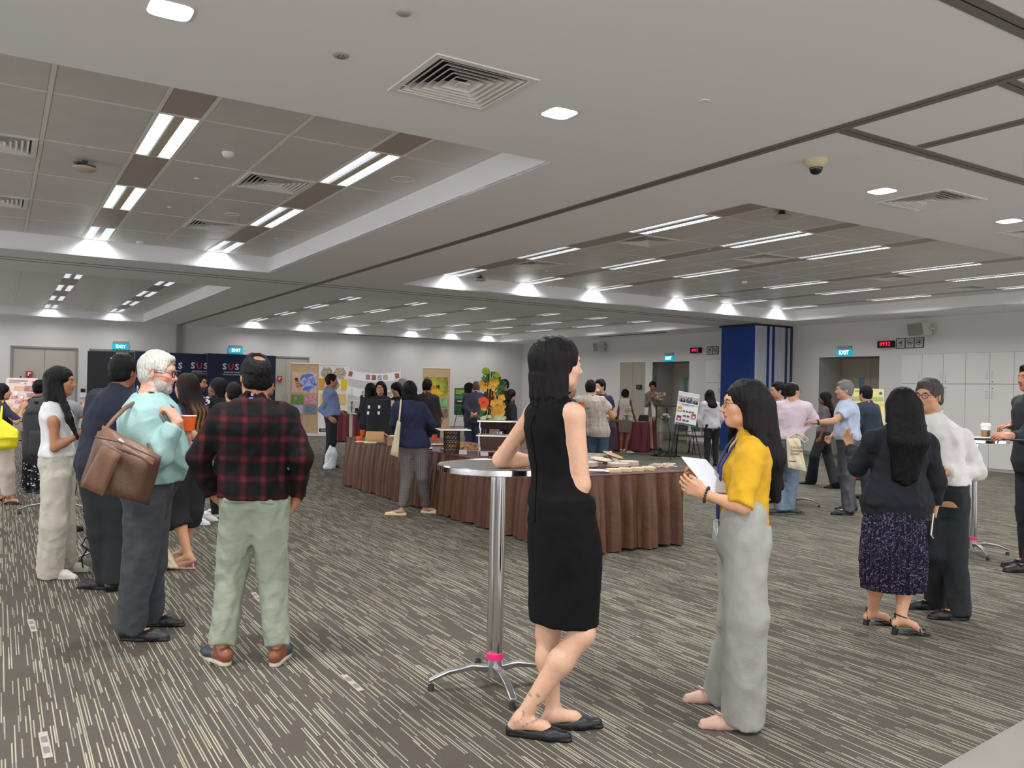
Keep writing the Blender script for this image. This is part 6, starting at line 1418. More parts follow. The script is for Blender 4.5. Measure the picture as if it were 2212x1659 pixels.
MB().tube(sm, .0016, 5).build('zip_seam', mat('seam_black', (4, 4, 5), 1., spec=0), p.root)
p.shoes('flat', (14, 14, 16), (10, 10, 11))
def hb(F, s, E, C):
    rh = random.Random(4)
    for i in range(22):
        a = math.pi*(.06-i/21*1.12) if i % 2 else math.pi*(.02-i/21*1.06)
        x, y = .080*math.cos(a), -.022+.078*math.sin(a); L2 = -.160-rh.uniform(0, .035)
        C((x*.9, y, -.05), (x*1.16, y*1.10, L2), .022, .008, .014)
p.hair('bob', (26, 20, 20), length=-.125, extra=hb)
hc = MB(); 
for i in range(7): hc.tube([p.hpnt((-.045-i*.006, -.105+i*.006, .052+.004*math.sin(i*2))), p.hpnt((-.050-i*.006, -.108+i*.006, .060))], .0028, 6)
hc.build('hair_clip', mat('clip_clear', (170, 170, 176), .2, .4), p.root, True)

# woman in the mustard shirt with papers
p = mk(1602, 1572, 1607, 822, 272, 'f', .98, 'fair', 'woman in a mustard shirt and wide grey trousers holding white papers', 3, pelx=1602)
p.brow = (30, 22, 20); p.footk = .8
p.set(shL=(1622, 985, -.13), shR=(1606, 982, .16), elL=(1606, 1096, -.20), wrL=(1524, 1068, -.14), elR=(1575, 1082, .2), wrR=(1508, 1052, .06), hipL=(1606, 1120, -.09), hipR=(1598, 1120, .10), knL=(1610, 1330, -.08), knR=(1598, 1330, .12))
foot(p, 'L', 1606, 1545, 1536, 1572); foot(p, 'R', 1565, 1498, 1512, 1516)
p.hand['L'] = dict(d=p.Mi@Vector((-.9, .15, .38)), n=p.Mi@Vector((.1, .9, .3)), s=(0, 0, 1), curl=.45); p.hand['R'] = dict(d=p.Mi@Vector((-.75, -.35, .5)), n=p.Mi@Vector((.3, -.6, .5)), s=(0, 0, 1), curl=.5)
p.body(lips=(176, 62, 84))
p.top(CO(198, 152, 12), hem=1.005, sleeve='half', ease=.012, sl_e=.020, collar=True, blouse=.016, wr=.005)
p.pants(CO(150, 151, 142), waist=1.0, r=(.110, .108, .105), hem=.03, ease=.030, wr=.004)
p.shoes('loafer', (206, 166, 148), (184, 150, 134))
for n in 'LR':
    a, t = p.J['an'+n], p.J['toe'+n]; d = N3((t-a)*[1, 1, 0]); sd = np.array([d[1], -d[0], 0]); c = a*[1, 1, 0]+d*.10+[0, 0, .060]
    MB().tube([c+sd*.02+[0, 0, .0], c+sd*.026+d*.02+[0, 0, .008], c, c-sd*.026+d*.02+[0, 0, .008], c-sd*.02]).build('lace_bow', mat('lace_pink', (216, 184, 168), .6), p.root, True) if False else MB().tube([c+sd*.02, c+sd*.028+d*.02+[0, 0, .008], c, c-sd*.028+d*.02+[0, 0, .008], c-sd*.02], .003, 6).build('lace_bow', mat('lace_pink', (216, 184, 168), .6), p.root, True)
def hl(F, s, E, C):
    a = s.hpnt((0, -.085, -.02)); b_ = s.px(1662, 990, .0); c = s.px(1676, 1078, .0)
    F.cone(a, b_, .066, .062, .05); F.cone(b_, c, .060, .022, .04); F.cone(a+[.03, 0, 0], s.px(1684, 1050, .08), .05, .02, .04)
    F.cone(s.hpnt((-.06, -.04, -.02)), s.px(1640, 960, -.08), .035, .035, .03); F.cone(s.hpnt((.055, .03, -.08)), s.px(1575, 975, .12), .02, .016, .02)
p.hair('bob', (26, 20, 19), length=-.10, extra=hl)
p.glasses((34, 30, 32))
p.lanyard((30, 44, 110), .42)
bw = MB(); w0 = p.J['wrL']; dv = N3(p.J['wrL']-p.J['elL']); xx = N3(np.cross(dv, [0, 0, 1.])); yy = np.cross(dv, xx)
for i in range(16):
    a = i*2*math.pi/16; c = w0-dv*.004+(xx*math.cos(a)+yy*math.sin(a))*.033; bw.lathe([(.0, -.006), (.005, -.004), (.0065, 0), (.005, .004), (.0, .006)], c, 8)
bw.build('bead_bracelet', mat('dark_beads', (40, 18, 20), .25), p.root, True)

# man in the plaid shirt
p = mk(530, 1425, 553, 768, -5, 'm', 1.10, 'tan', 'man seen from behind in a dark red plaid shirt and sage green trousers', 3, hyaw=-32, pelx=549)
p.set(shL=(484, 902, .0), shR=(616, 900, 0), elL=(426, 990, -.02), elR=(650, 990, -.02), wrL=(462, 1068, .10), wrR=(640, 1078, .08), hipL=(521, 1095, 0), hipR=(581, 1095, 0), knL=(500, 1235, .02), knR=(590, 1232, .02))
foot(p, 'L', 480, 1394, 426, 1409, 4.44); foot(p, 'R', 600, 1386, 634, 1398, 4.46)
p.hand['L'] = dict(d=(.45, .25, -.85), n=(.5, .2, .2), s=(0, 1, 0), curl=.35); p.hand['R'] = dict(d=(-.35, .2, -.9), n=(-1, .1, 0), s=(0, 1, 0), curl=.3)
p.body(tint=lambda V, l, c, bl, nr: bl(np.clip((l[:, 2]-.055)*20, 0, 1)*nr*.45, (70, 48, 38)))
p.top(cloth_mat('plaid', (60, 30, 30)), hem=.905, sleeve='long', ease=.030, sl_e=.020, wr=.006, collar=True)
p.pants(CO(142, 150, 130), waist=.95, r=(.108, .080, .068), hem=.10, ease=.014, wr=.0055)
for q in (-1, 1):
    c = p.J['pel']+np.array([q*.075, -.128, -.035]); MB().tube([c+[-.055, .006, .004], c, c+[.055, .004, -.002]], .0028, 6).build('pocket_welt', CO(110, 118, 98), p.root, True)
p.shoes('sneaker', (52, 58, 70), (206, 200, 184), (134, 80, 52))
p.hair('short', (30, 25, 24), extra=lambda F, s, E, C: E((.010, -.068, .124), (.050, .046, .036), .014, 's'))
p.lanyard((60, 88, 176), back_only=True, w=.016)
p.glasses((30, 24, 22))

# bearded man with leather bag
p = mk(312, 1376, 343, 762, 86, 'm', 1.26, 'pink', 'white bearded man in a pale teal shirt with a brown leather bag', 3, hyaw=84, pelx=318, pitch=-6)
p.brow = (190, 180, 170)
p.set(shR=(292, 918, -.16), shL=(330, 912, .2), elR=(345, 985, -.20), wrR=(384, 912, -.16), elL=(372, 985, .22), wrL=(402, 958, .12), hipR=(312, 1085, -.10), hipL=(325, 1085, .1), knR=(300, 1225, -.08), knL=(322, 1215, .12))
foot(p, 'R', 286, 1358, 366, 1384); foot(p, 'L', 322, 1332, 372, 1352)
p.hand['R'] = dict(d=p.Mi@Vector((-.55, .1, .75)), n=p.Mi@Vector((-.6, .2, -.6)), s=p.Mi@Vector((0, .3, .9)), curl=.75); p.hand['L'] = dict(d=p.Mi@Vector((.25, -.1, .9)), n=p.Mi@Vector((-.9, -.5, 0)), s=p.Mi@Vector((-.4, -.8, 0)), curl=.6)
def beardt(V, l, c, bl, nr):
    m = np.clip((-.042-l[:, 2])*60, 0, 1)*np.clip((l[:, 1]+.03)*30, 0, 1)*nr*(l[:, 2] > -.12); m = m*(1-np.clip(1.3-np.sqrt((l[:, 0]/.022)**2+((l[:, 2]+.057)/.010)**2), 0, 1)); bl(m*.8, (206, 196, 186))
p.body(tint=beardt)
Fb = Field(); hk = p.k
for (c, r) in (((0, .060, -.092), (.040, .034, .030)), ((.040, .030, -.080), (.026, .042, .028)), ((-.040, .030, -.080), (.026, .042, .028)), ((0, .088, -.044), (.024, .008, .006)), ((.058, .006, -.048), (.012, .026, .040)), ((-.058, .006, -.048), (.012, .026, .040)), ((.050, .040, -.062), (.018, .034, .026)), ((-.050, .040, -.062), (.018, .034, .026))): Fb.ell(p.hpnt(c), np.array(r)*hk, .012, p.headM())
Fb.ell(p.hpnt((0, .098, -.058)), (.022, .022, .010), .004, p.headM(), 's')
lo, hi = Fb.bounds(); Fb.fn(lambda X, Y, Z: .002*wnoise(X, Y, Z, 160, 1), lo, hi, 'w', 0)
p.finish('beard', Fb, hair_mat((206, 198, 190)), .0042)
p.top(CO(146, 178, 174), hem=.93, sleeve='long', ease=.030, sl_e=.026, collar=True, belly=.075, wr=.007, cuff=.90)
p.pants(CO(58, 62, 66), waist=.97, r=(.104, .084, .074), hem=.05, ease=.03, wr=.006)
p.shoes('oxford', (30, 28, 28), (18, 17, 17))
p.hair('short', (226, 220, 208), recede=.04)
p.glasses((22, 16, 18), r=.020, rim=.0030)
p.lanyard((40, 62, 130), .22, e=.045, w=.006, card=False)
BEARD = p

# woman in the navy blazer
p = mk(1915, 1362, 1950, 838, 8, 'f', 1.12, 'fair', 'woman with long black hair, navy blazer and pleated patterned skirt', 3, hyaw=15, pelx=1935, hs=1.05)
p.set(shL=(1886, 952, 0), shR=(2004, 958, .02), elL=(1852, 1010, .12), wrL=(1838, 968, .35), elR=(2024, 1040, -.02), wrR=(2020, 1092, .03), hipL=(1905, 1110, 0), hipR=(1965, 1110, 0), knL=(1895, 1240, 0), knR=(1955, 1245, 0))
foot(p, 'L', 1884, 1328, 1903, 1350); foot(p, 'R', 1946, 1342, 1984, 1372)
p.hand['L'] = dict(d=p.Mi@Vector((-.35, .2, .9)), n=p.Mi@Vector((.5, -.8, .2)), s=p.Mi@Vector((.5, .3, .5)), curl=.35, splay=1.8); p.hand['R'] = dict(d=p.Mi@Vector((-.05, .2, -.95)), n=p.Mi@Vector((-.9, 0, 0)), s=p.Mi@Vector((0, 1, 0)), curl=.7)
p.J['anL'][2] += .02; p.J['anR'][2] += .02
p.legk = 1.; p.footk = 1.; p.body()
p.skirt(cloth_mat('print', (24, 21, 38)), 0, 0, [.185, .20, .19, .175, .155], [.15, .16, .155, .145, .125], [.265, .45, .65, .82, .98], .012, 34, cx=[p.J['pel'][0]-.01]*5, cy=[p.J['pel'][1]]*5)
p.top(mat('navy_blazer', (15, 18, 28), .9, var=.12, vs=14, bump=.15, bs=160), hem=.80, sleeve='long', ease=.030, sl_e=.020, name='blazer', flare=.035, wr=.005)
def hl(F, s, E, C):
    for q in (-.05, .0, .05): m_ = s.backp(q*1.1, 1.34, .02); F.cone(s.hpnt((q, -.055, 0)), m_, .060, .062, .03); F.cone(m_, s.backp(q*1.0, 1.09-.03*(q == 0), .035), .060, .030, .04)
p.hair('bob', (20, 17, 20), length=-.10, extra=hl)
p.shoes('sandal', (20, 18, 18), (14, 13, 13))
NAVYW = p

# man in the white shirt facing her
p = mk(2040, 1334, 2006, 820, 248, 'm', 1.08, 'olive', 'grey haired man in a white shirt, dark trousers and blue lanyard', 3, hyaw=236, pelx=2038)
p.brow = (60, 54, 50)
p.set(shL=(2074, 950, -.06), shR=(1985, 945, .12), elL=(2108, 1018, -.02), wrL=(2042, 1020, -.16), elR=(1985, 1020, .15), wrR=(2010, 1015, -.1), hipL=(2060, 1080, 0), hipR=(2018, 1080, .05), knL=(2062, 1200, 0), knR=(2015, 1195, .05))
foot(p, 'L', 2072, 1318, 2022, 1337); foot(p, 'R', 2022, 1298, 1972, 1315)
p.hand['L'] = dict(d=p.Mi@Vector((-1, 0, 0)), n=p.Mi@Vector((0, .3, -1)), s=p.Mi@Vector((0, 1, 0)), curl=.4)
p.body()
p.top(CO(214, 210, 206), hem=.965, sleeve='long', ease=.026, sl_e=.024, collar=True, wr=.006, blouse=.015)
p.pants(mat('charcoal_wool', (26, 29, 33), .85, var=.1, vs=15), waist=.985, r=(.102, .082, .072), hem=.03, ease=.014, wr=.004)
p.shoes('oxford', (20, 18, 18), (12, 12, 12)); p.hair('short', (84, 82, 78)); p.glasses((50, 24, 20), rim=.0022); p.lanyard((30, 62, 150), .34, w=.014, card=False)

# woman in the white sleeveless blouse
p = mk(128, 1250, 133, 793, 84, 'f', .98, 'tan', 'long haired woman in a white sleeveless blouse and cream wide trousers', 3, hyaw=80, pelx=124)
p.set(shR=(117, 912, -.13), shL=(138, 910, .15), elR=(118, 968, -.16), wrR=(172, 938, -.10), elL=(150, 950, .18), wrL=(184, 925, .08), hipR=(122, 1030, -.08), hipL=(130, 1030, .09), knR=(118, 1130, -.08), knL=(132, 1125, .1))
foot(p, 'R', 108, 1236, 170, 1251); foot(p, 'L', 138, 1218, 184, 1235)
for n in 'RL': p.hand[n] = dict(d=p.Mi@Vector((.8, .2, .5)), n=p.Mi@Vector((.3, .6, -.6)), s=(0, 0, 1), curl=.7)
p.body(lips=(160, 80, 76))
p.top(CO(226, 224, 222), hem=.985, sleeve='none', ease=.016, name='blouse', blouse=.022, wr=.005)
p.pants(CO(196, 188, 172), waist=1.0, r=(.112, .104, .100), hem=.03, ease=.022, wr=.005)
p.shoes('sneaker', (214, 206, 190), (222, 216, 204))
def hl(F, s, E, C):
    F.cone(s.hpnt((0, -.05, -.02)), s.px(120, 890, 0), .062, .06, .04); F.cone(s.hpnt((.06, 0, -.04)), s.px(150, 905, -.12), .030, .026, .03); F.cone(s.px(150, 905, -.12), s.px(168, 948, -.13), .026, .010, .02)
p.hair('bob', (32, 26, 26), length=-.15, extra=hl)

# man in the navy suit behind the bearded man
p = mk(226, 1272, 268, 768, 12, 'm', 1.12, 'brown', 'man seen from behind in a navy suit, beside the bearded man', 2, pelx=222)
p.set(elL=(192, 965, .0), wrL=(190, 1010, .15), knL=(215, 1150, 0), knR=(250, 1150, 0)); foot(p, 'L', 232, 1255, 226, 1272)
p.body()
NAVY = mat('navy_wool', (27, 33, 50), .85, var=.1, vs=14, bump=.12, bs=200)
p.top(NAVY, hem=.80, sleeve='long', ease=.032, sl_e=.022, name='jacket', flare=.02, wr=.005, collar=True); p.pants(mat('black_wool', (26, 28, 32), .85, var=.1, vs=14), waist=.93, r=(.10, .078, .070)); p.shoes('oxford'); p.hair('short', (30, 28, 28))

# woman in black with ombre hair
p = mk(398, 1222, 402, 808, 292, 'f', 1.0, 'fair', 'woman in a black top and calf length black trousers with pink pumps', 2, pelx=398)
p.set(elR=(422, 955, .1), elL=(428, 950, -.14), wrL=(402, 925, -.25)); foot(p, 'L', 408, 1200, 362, 1228); foot(p, 'R', 398, 1190, 370, 1212)
p.legk = 1.; p.footk = .95; p.body()
p.top(CO(38, 37, 38), hem=.93, sleeve='short', ease=.02, wr=.004); p.pants(CO(20, 20, 23), waist=.99, r=(.108, .105, .115), hem=.33, ease=.016, name='culottes'); p.shoes('pump', (200, 148, 136), (190, 140, 128))
def omb(V):
    z = (p.J['head'][2]-V[:, 2])/(.42); t = np.clip((z-.22)*2.2, 0, 1)[:, None]; st = (.5+.5*np.sin(V[:, 0]*140))[:, None]; a = np.array(lin((34, 24, 22))[:3]); b_ = np.array(lin((176, 124, 74))[:3]); return a*(1-t*st)+b_*t*st
p.hair('long', (40, 30, 26), col=omb, length=-.42)

# buffet woman
p = mk(898, 1113, 886, 824, 8, 'f', 1.12, 'fair', 'short haired woman in a navy sweater and grey checked trousers at the buffet', 2, pelx=893)
p.set(elR=(932, 915, .02), wrR=(925, 940, .25), elL=(852, 915, .02), wrL=(855, 935, .25)); foot(p, 'L', 868, 1103, 858, 1114); foot(p, 'R', 920, 1100, 952, 1110)
p.body()
p.top(cloth_mat('knit', (32, 38, 66)), hem=.86, sleeve='long', ease=.030, sl_e=.022, name='sweater', wr=.006, flare=.01); p.pants(cloth_mat('greycheck', (112, 106, 104)), waist=.93, r=(.104, .074, .056), hem=.10, ease=.012, wr=.004); p.shoes('flat', (222, 190, 158), (200, 170, 140)); p.hair('bob', (24, 21, 22), length=-.10)
p.lanyard((50, 60, 110), back_only=True)
BUFW = p

# pink shirt man, his neighbour and the grey haired man
p = mk(1692, 1110, 1712, 825, 12, 'm', 1.14, 'olive', 'balding man seen from behind in a pale pink shirt and blue jeans', 2, hyaw=58, pelx=1696)
p.set(elR=(1757, 905, 0), wrR=(1728, 932, -.02), elL=(1672, 930, .1), wrL=(1690, 935, .3)); foot(p, 'L', 1686, 1100, 1672, 1112); foot(p, 'R', 1702, 1098, 1732, 1112)
p.hand['R'] = dict(d=p.Mi@Vector((-.3, -.2, -.8)), n=p.Mi@Vector((-.8, 0, 0)), s=(0, 1, 0), curl=.8)
p.body(); p.top(CO(208, 190, 198), hem=.965, sleeve='long', ease=.028, sl_e=.022, collar=True, wr=.007, blouse=.02); p.pants(cloth_mat('denim', (108, 124, 142)), waist=.985, r=(.102, .076, .070), wr=.006)
p.shoes('sneaker', (34, 32, 32), (90, 92, 90)); p.hair('bald', (46, 38, 34)); p.glasses((40, 30, 26)); PINK = p
MB().lathe([(.158, 0), (.162, .0), (.162, .035), (.158, .035)], (0, 0, 0), 28).build('belt', mat('belt_black', (18, 17, 18), .4), p.root).matrix_local = Matrix.Translation((p.J['pel'][0], p.J['pel'][1], .985*p.k))@Matrix.Diagonal((1.1, .86, 1, 1))
p = mk(1666, 1083, 1680, 826, 262, 'm', 1.0, 'olive', 'dark haired man with glasses standing beyond the man in pink', 1, pelx=1690); p.body(); p.top(CO(120, 128, 140), hem=.9, ease=.025); p.pants(CO(50, 56, 70), waist=.95); p.shoes('oxford'); p.hair('short'); p.glasses((20, 18, 18))
p = mk(1826, 1110, 1824, 823, 276, 'm', 1.08, 'olive', 'grey haired man in a pale blue short sleeved shirt touching a pink sleeve', 2, pelx=1832)
p.brow = (120, 118, 112)
p.set(shL=(1836, 884, -.15), elL=(1800, 910, -.2), wrL=(1766, 912, -.2), elR=(1815, 925, .2), wrR=(1795, 945, .1)); foot(p, 'L', 1832, 1098, 1792, 1112); foot(p, 'R', 1840, 1090, 1805, 1102)
p.hand['L'] = dict(d=p.Mi@Vector((-1, .1, 0)), n=p.Mi@Vector((0, .2, -1)), s=p.Mi@Vector((0, 1, 0)), curl=.3)
p.body(); p.top(CO(180, 188, 208), hem=.95, sleeve='short', ease=.028, collar=True, wr=.006, belly=.03, blouse=.015); p.pants(mat('grey_trouser', (72, 72, 78), .6, var=.1, vs=14), waist=.965, r=(.10, .08, .072), wr=.006, ease=.018); p.shoes('oxford', (24, 22, 22)); p.hair('short', (140, 140, 136))
w0 = p.J['wrL']; MB().lathe([(.030, -.012), (.034, -.012), (.034, .012), (.030, .012)], (0, 0, 0), 16).build('wristwatch', mat('watch_black', (16, 16, 18), .3), p.root).matrix_local = Matrix.Translation(w0)@(Vector(w0-p.J['elL'])).to_track_quat('Z', 'Y').to_matrix().to_4x4()
p.lanyard((40, 70, 150), .3, w=.008)

p = mk(1776, 1049, 1781, 846, 300, 'f', 1.0, 'brown', 'woman with long wavy hair and black flared trousers walking away', 1)
p.set(knR=(1788, 985, .1), knL=(1760, 985, -.1)); foot(p, 'L', 1752, 1040, 1738, 1046); foot(p, 'R', 1806, 1044, 1800, 1055)
p.body(); p.top(cloth_mat('check', (120, 116, 120)), hem=.96, sleeve='half', ease=.02); p.pants(CO(24, 24, 27), waist=1.0, r=(.105, .085, .105), hem=.04); p.shoes('loafer', (20, 20, 20)); p.hair('long', (44, 28, 30), length=-.34)
p = mk(1880, 1078, 1869, 834, -22, 'm', 1.1, 'olive', 'man in a dark blue suit facing the yellow poster', 1, pelx=1880); p.body(); p.top(mat('slate_suit', (48, 58, 74), .85, var=.1), hem=.80, sleeve='long', ease=.03, name='jacket', flare=.02, collar=True); p.pants(CO(40, 44, 54), waist=.9); p.shoes('oxford'); p.hair('short', (40, 36, 34))
p = mk(2236, 1232, 2228, 786, 266, 'm', 1.1, 'tan', 'man in a dark suit at the right edge reaching over the table', 2, pelx=2238)
p.set(elL=(2212, 945, -.15), wrL=(2185, 942, -.2), elR=(2215, 925, .2), wrR=(2188, 922, .15)); foot(p, 'L', 2226, 1222, 2200, 1236)
p.hand['L'] = dict(d=p.Mi@Vector((-1, 0, 0)), n=p.Mi@Vector((0, .6, -.8)), s=p.Mi@Vector((0, .8, .5)), curl=.6); p.hand['R'] = dict(d=p.Mi@Vector((-.95, 0, .1)), n=p.Mi@Vector((0, -.2, -1)), s=p.Mi@Vector((0, -1, 0)), curl=.7)
p.body(); p.top(mat('dark_suit', (26, 32, 36), .85), hem=.80, sleeve='long', ease=.03, name='jacket', flare=.02, collar=True); p.pants(CO(26, 28, 32), waist=.9); p.shoes('oxford'); p.hair('short')

# left background group
p = mk(14, 1090, 6, 829, 55, 'f', 1.05, 'fair', 'dark haired woman in navy at the left edge with a yellow bag', 2, pelx=8)
p.set(elR=(36, 912, -.1), wrR=(48, 885, .05), elL=(30, 905, .2), wrL=(45, 880, .3)); foot(p, 'R', 18, 1078, 52, 1090); foot(p, 'L', 8, 1070, 30, 1082)
p.hand['R'] = dict(d=p.Mi@Vector((.3, .2, .9)), n=p.Mi@Vector((-.2, .9, 0)), s=p.Mi@Vector((-1, 0, 0)))
p.footk = 1.; p.body(); p.top(CO(40, 44, 72), hem=.93, sleeve='half', ease=.025); p.pants(CO(214, 198, 184), waist=.99, r=(.11, .095, .085), hem=.12, ease=.018); p.shoes('sandal', (30, 24, 24), (24, 20, 20)); p.hair('bob', (34, 28, 26), length=-.09); YEL = p
p = mk(72, 1064, 88, 822, 20, 'f', 1.0, 'tan', 'person in black trousers patterned with small white leaves', 1, pelx=74); p.body(); p.top(CO(30, 30, 34), hem=.93, ease=.02); p.pants(cloth_mat('floral', (22, 22, 26)), waist=.98, r=(.11, .10, .095), hem=.06, ease=.016); p.shoes('sneaker', (70, 74, 80), (150, 150, 150)); p.hair('short')
p = mk(128, 1150, 132, 815, 15, 'm', 1.2, 'tan', 'man in a grey shirt wearing a large black backpack', 2, pelx=128); p.set(elR=(172, 895, .0), wrR=(180, 880, .2), elL=(85, 905, 0), wrL=(78, 940, .15)); p.body(); p.top(CO(142, 146, 154), hem=.9, sleeve='half', ease=.03, wr=.006); p.pants(CO(30, 31, 34), waist=.95); p.shoes('oxford'); p.hair('short'); PACK = p
p = mk(424, 1130, 427, 805, 88, 'm', 1.0, 'tan', 'bearded man in a blue printed T-shirt by the navy backdrop', 2, pelx=424)
p.set(elR=(430, 950, -.15), wrR=(455, 965, -.1)); 
p.body(tint=lambda V, l, c, bl, nr: bl(np.clip((-.035-l[:, 2])*60, 0, 1)*np.clip((l[:, 1]+.02)*30, 0, 1)*nr*(l[:, 2] > -.12)*.85, (30, 24, 22))); p.top(CO(40, 92, 134), hem=.88, sleeve='short', ease=.03, sl_e=.02, wr=.006); p.pants(CO(30, 36, 54), waist=.93); p.shoes('sneaker', (230, 230, 228), (236, 236, 236)); p.hair('short', (22, 20, 22)); p.glasses((30, 26, 24)); SUST = p
p = mk(468, 1115, 470, 817, 265, 'f', 1.05, 'brown', 'person in black holding up a camera before the navy backdrop', 2, pelx=470)
p.set(elL=(470, 900, -.25), wrL=(462, 872, -.3), elR=(455, 900, .1), wrR=(460, 870, -.05)); p.body(); p.top(CO(22, 22, 24), hem=.86, sleeve='long', ease=.04, sl_e=.03); p.pants(CO(20, 20, 22), waist=.95); p.shoes('sneaker', (228, 228, 226), (236, 236, 236)); p.hair('bob', (28, 24, 24), length=-.16); CAMP = p
p = mk(512, 1165, 504, 826, 318, 'm', .95, 'fair', 'short dark haired person partly hidden beyond the plaid shirt', 2, pelx=520); p.body(); p.top(CO(60, 60, 70), hem=.9); p.pants(CO(40, 40, 46), waist=.95); p.shoes('sneaker'); p.hair('crew', (30, 26, 25))
p = mk(572, 1103, 576, 815, 60, 'm', 1.1, 'tan', 'person in a teal T-shirt hidden behind the man in plaid', 1, pelx=575); p.body(); p.top(CO(26, 84, 96), hem=.88, sleeve='short', ease=.03); p.pants(CO(40, 44, 54), waist=.93); p.shoes('sneaker'); p.hair('short')
p = mk(712, 1010, 717, 809, 68, 'm', 1.05, 'tan', 'man in a light blue shirt standing by the bee banners', 2, hyaw=80, pelx=716)
p.set(elR=(694, 885, -.1), wrR=(712, 902, -.2), elL=(712, 880, .2), wrL=(735, 890, .3)); foot(p, 'R', 706, 1004, 716, 1010); p.body(); p.top(CO(122, 134, 176), hem=.955, sleeve='long', ease=.026, collar=True, blouse=.015, belly=.03); p.pants(CO(26, 30, 40), waist=.975); p.shoes('oxford'); p.hair('short', (34, 28, 26)); p.lanyard((30, 40, 80), .3)
# stall people
p = mk(822, 1029, 822, 824, 182, 'f', 1.0, 'fair', 'smiling woman with glasses facing the camera over the dark display', 2); p.body(lips=(190, 90, 90)); p.top(CO(28, 30, 40), hem=.9, sleeve='long'); p.pants(CO(30, 30, 34), waist=.95); p.shoes('flat'); p.hair('long', (36, 24, 24), length=-.2); p.glasses((70, 40, 40), rim=.0014)
p = mk(794, 1025, 802, 828, 25, 'f', 1.05, 'fair', 'dark haired person in black left of the smiling woman', 1); p.body(); p.top(CO(24, 24, 28), hem=.9, sleeve='long', ease=.03); p.pants(CO(24, 24, 26), waist=.95); p.shoes('flat'); p.hair('bob', (22, 20, 22), length=-.13)
p = mk(858, 1026, 856, 827, 230, 'f', 1.0, 'fair', 'woman with straight black hair looking down at the stall', 1, pitch=-25); p.body(); p.top(CO(26, 26, 30), hem=.9, sleeve='long'); p.pants(CO(24, 24, 26), waist=.95); p.shoes('flat'); p.hair('long', (18, 17, 19), length=-.22)
p = mk(874, 1012, 871, 819, 120, 'm', 1.0, 'fair', 'curly grey haired person in a bright green top behind the stall', 1); p.body(); p.top(CO(150, 214, 40), hem=.9, sleeve='short'); p.pants(CO(50, 50, 60), waist=.95); p.shoes('sneaker'); p.hair('short', (170, 166, 156))
p = mk(928, 1028, 924, 820, 22, 'm', 1.05, 'tan', 'man in a dark brown shirt beyond the woman in navy', 1, pelx=930); p.set(elR=(952, 905, 0), wrR=(946, 925, .2)); p.body(); p.top(CO(44, 36, 40), hem=.86, sleeve='half', ease=.03, collar=True); p.pants(CO(24, 24, 28), waist=.93); p.shoes('oxford'); p.hair('short', (22, 20, 20))
p = mk(1023, 998, 1030, 823, 8, 'm', 1.1, 'pink', 'bald man in a blue grey suit with hands clasped behind', 1, pelx=1023); p.set(elL=(1005, 880, -.08), wrL=(1019, 893, -.20), elR=(1045, 880, -.08), wrR=(1029, 893, -.20)); p.body(); p.top(mat('bluegrey_suit', (62, 64, 84), .85), hem=.80, sleeve='long', ease=.03, name='jacket', collar=True, flare=.02); p.pants(CO(52, 56, 74), waist=.9); p.shoes('oxford'); p.hair('bald', (120, 100, 90))
p = mk(1014, 992, 1015, 827, 60, 'f', 1.0, 'fair', 'dark haired woman left of the bald man in a suit', 1); p.body(); p.top(CO(30, 30, 36), hem=.9); p.pants(CO(26, 26, 30), waist=.95); p.shoes('flat'); p.hair('bob', (44, 26, 24), length=-.1)
p = mk(1094, 996, 1089, 820, 225, 'm', 1.05, 'tan', 'man in a dark suit and white shirt behind the flowers', 1); p.body(); p.top(CO(30, 30, 34), hem=.80, sleeve='long', ease=.03, name='jacket', collar=True); p.pants(CO(26, 26, 30), waist=.9); p.shoes('oxford'); p.hair('short', (40, 30, 26))
p = mk(1104, 1010, 1105, 842, 70, 'f', 1.0, 'fair', 'woman in black with shoulder length black hair behind the warming trays', 1, pitch=-22); p.body(); p.top(CO(22, 26, 28), hem=.9, sleeve='long', ease=.03); p.pants(CO(24, 24, 26), waist=.95); p.shoes('flat'); p.hair('long', (20, 19, 22), length=-.20)
p = mk(1290, 1052, 1276, 822, 10, 'm', 1.15, 'fair', 'man seen from behind in a cream checked shirt and jeans', 2, pelx=1288); p.set(elR=(1324, 900, .0), wrR=(1318, 905, .25), elL=(1258, 895, 0), wrL=(1262, 905, .25)); p.body(); p.top(cloth_mat('check', (210, 200, 188)), hem=.80, sleeve='short', ease=.035, sl_e=.024, collar=True, wr=.007, flare=.02); p.pants(cloth_mat('denim', (66, 86, 104)), waist=.9, r=(.105, .082, .074)); p.shoes('oxford'); p.hair('short', (28, 24, 23)); p.lanyard((40, 50, 90), back_only=True)
p = mk(1306, 1040, 1296, 820, 222, 'm', 1.05, 'fair', 'masked man in a navy polo shirt facing the checked shirt', 1); p.set(elL=(1325, 895, -.05), wrL=(1310, 900, -.2)); p.body(); p.top(CO(36, 42, 66), hem=.86, sleeve='short', ease=.028, collar=True); p.pants(CO(40, 44, 60), waist=.93); p.shoes('oxford'); p.hair('short')
MKF = Field(); MKF.ell(p.hpnt((0, .062, -.050)), (.052, .036, .040), .01, p.headM()); p.finish('face_mask', MKF, PAPER, .009)
p = mk(1232, 1058, 1232, 826, 70, 'm', 1.0, 'tan', 'man in navy with an orange cup hidden behind the black dress', 1); p.set(elR=(1250, 895, -.1), wrR=(1258, 885, .05)); p.body(); p.top(CO(34, 40, 62), hem=.86, sleeve='short', collar=True); p.pants(CO(30, 30, 36), waist=.93); p.shoes('oxford'); p.hair('short'); CUPM = p
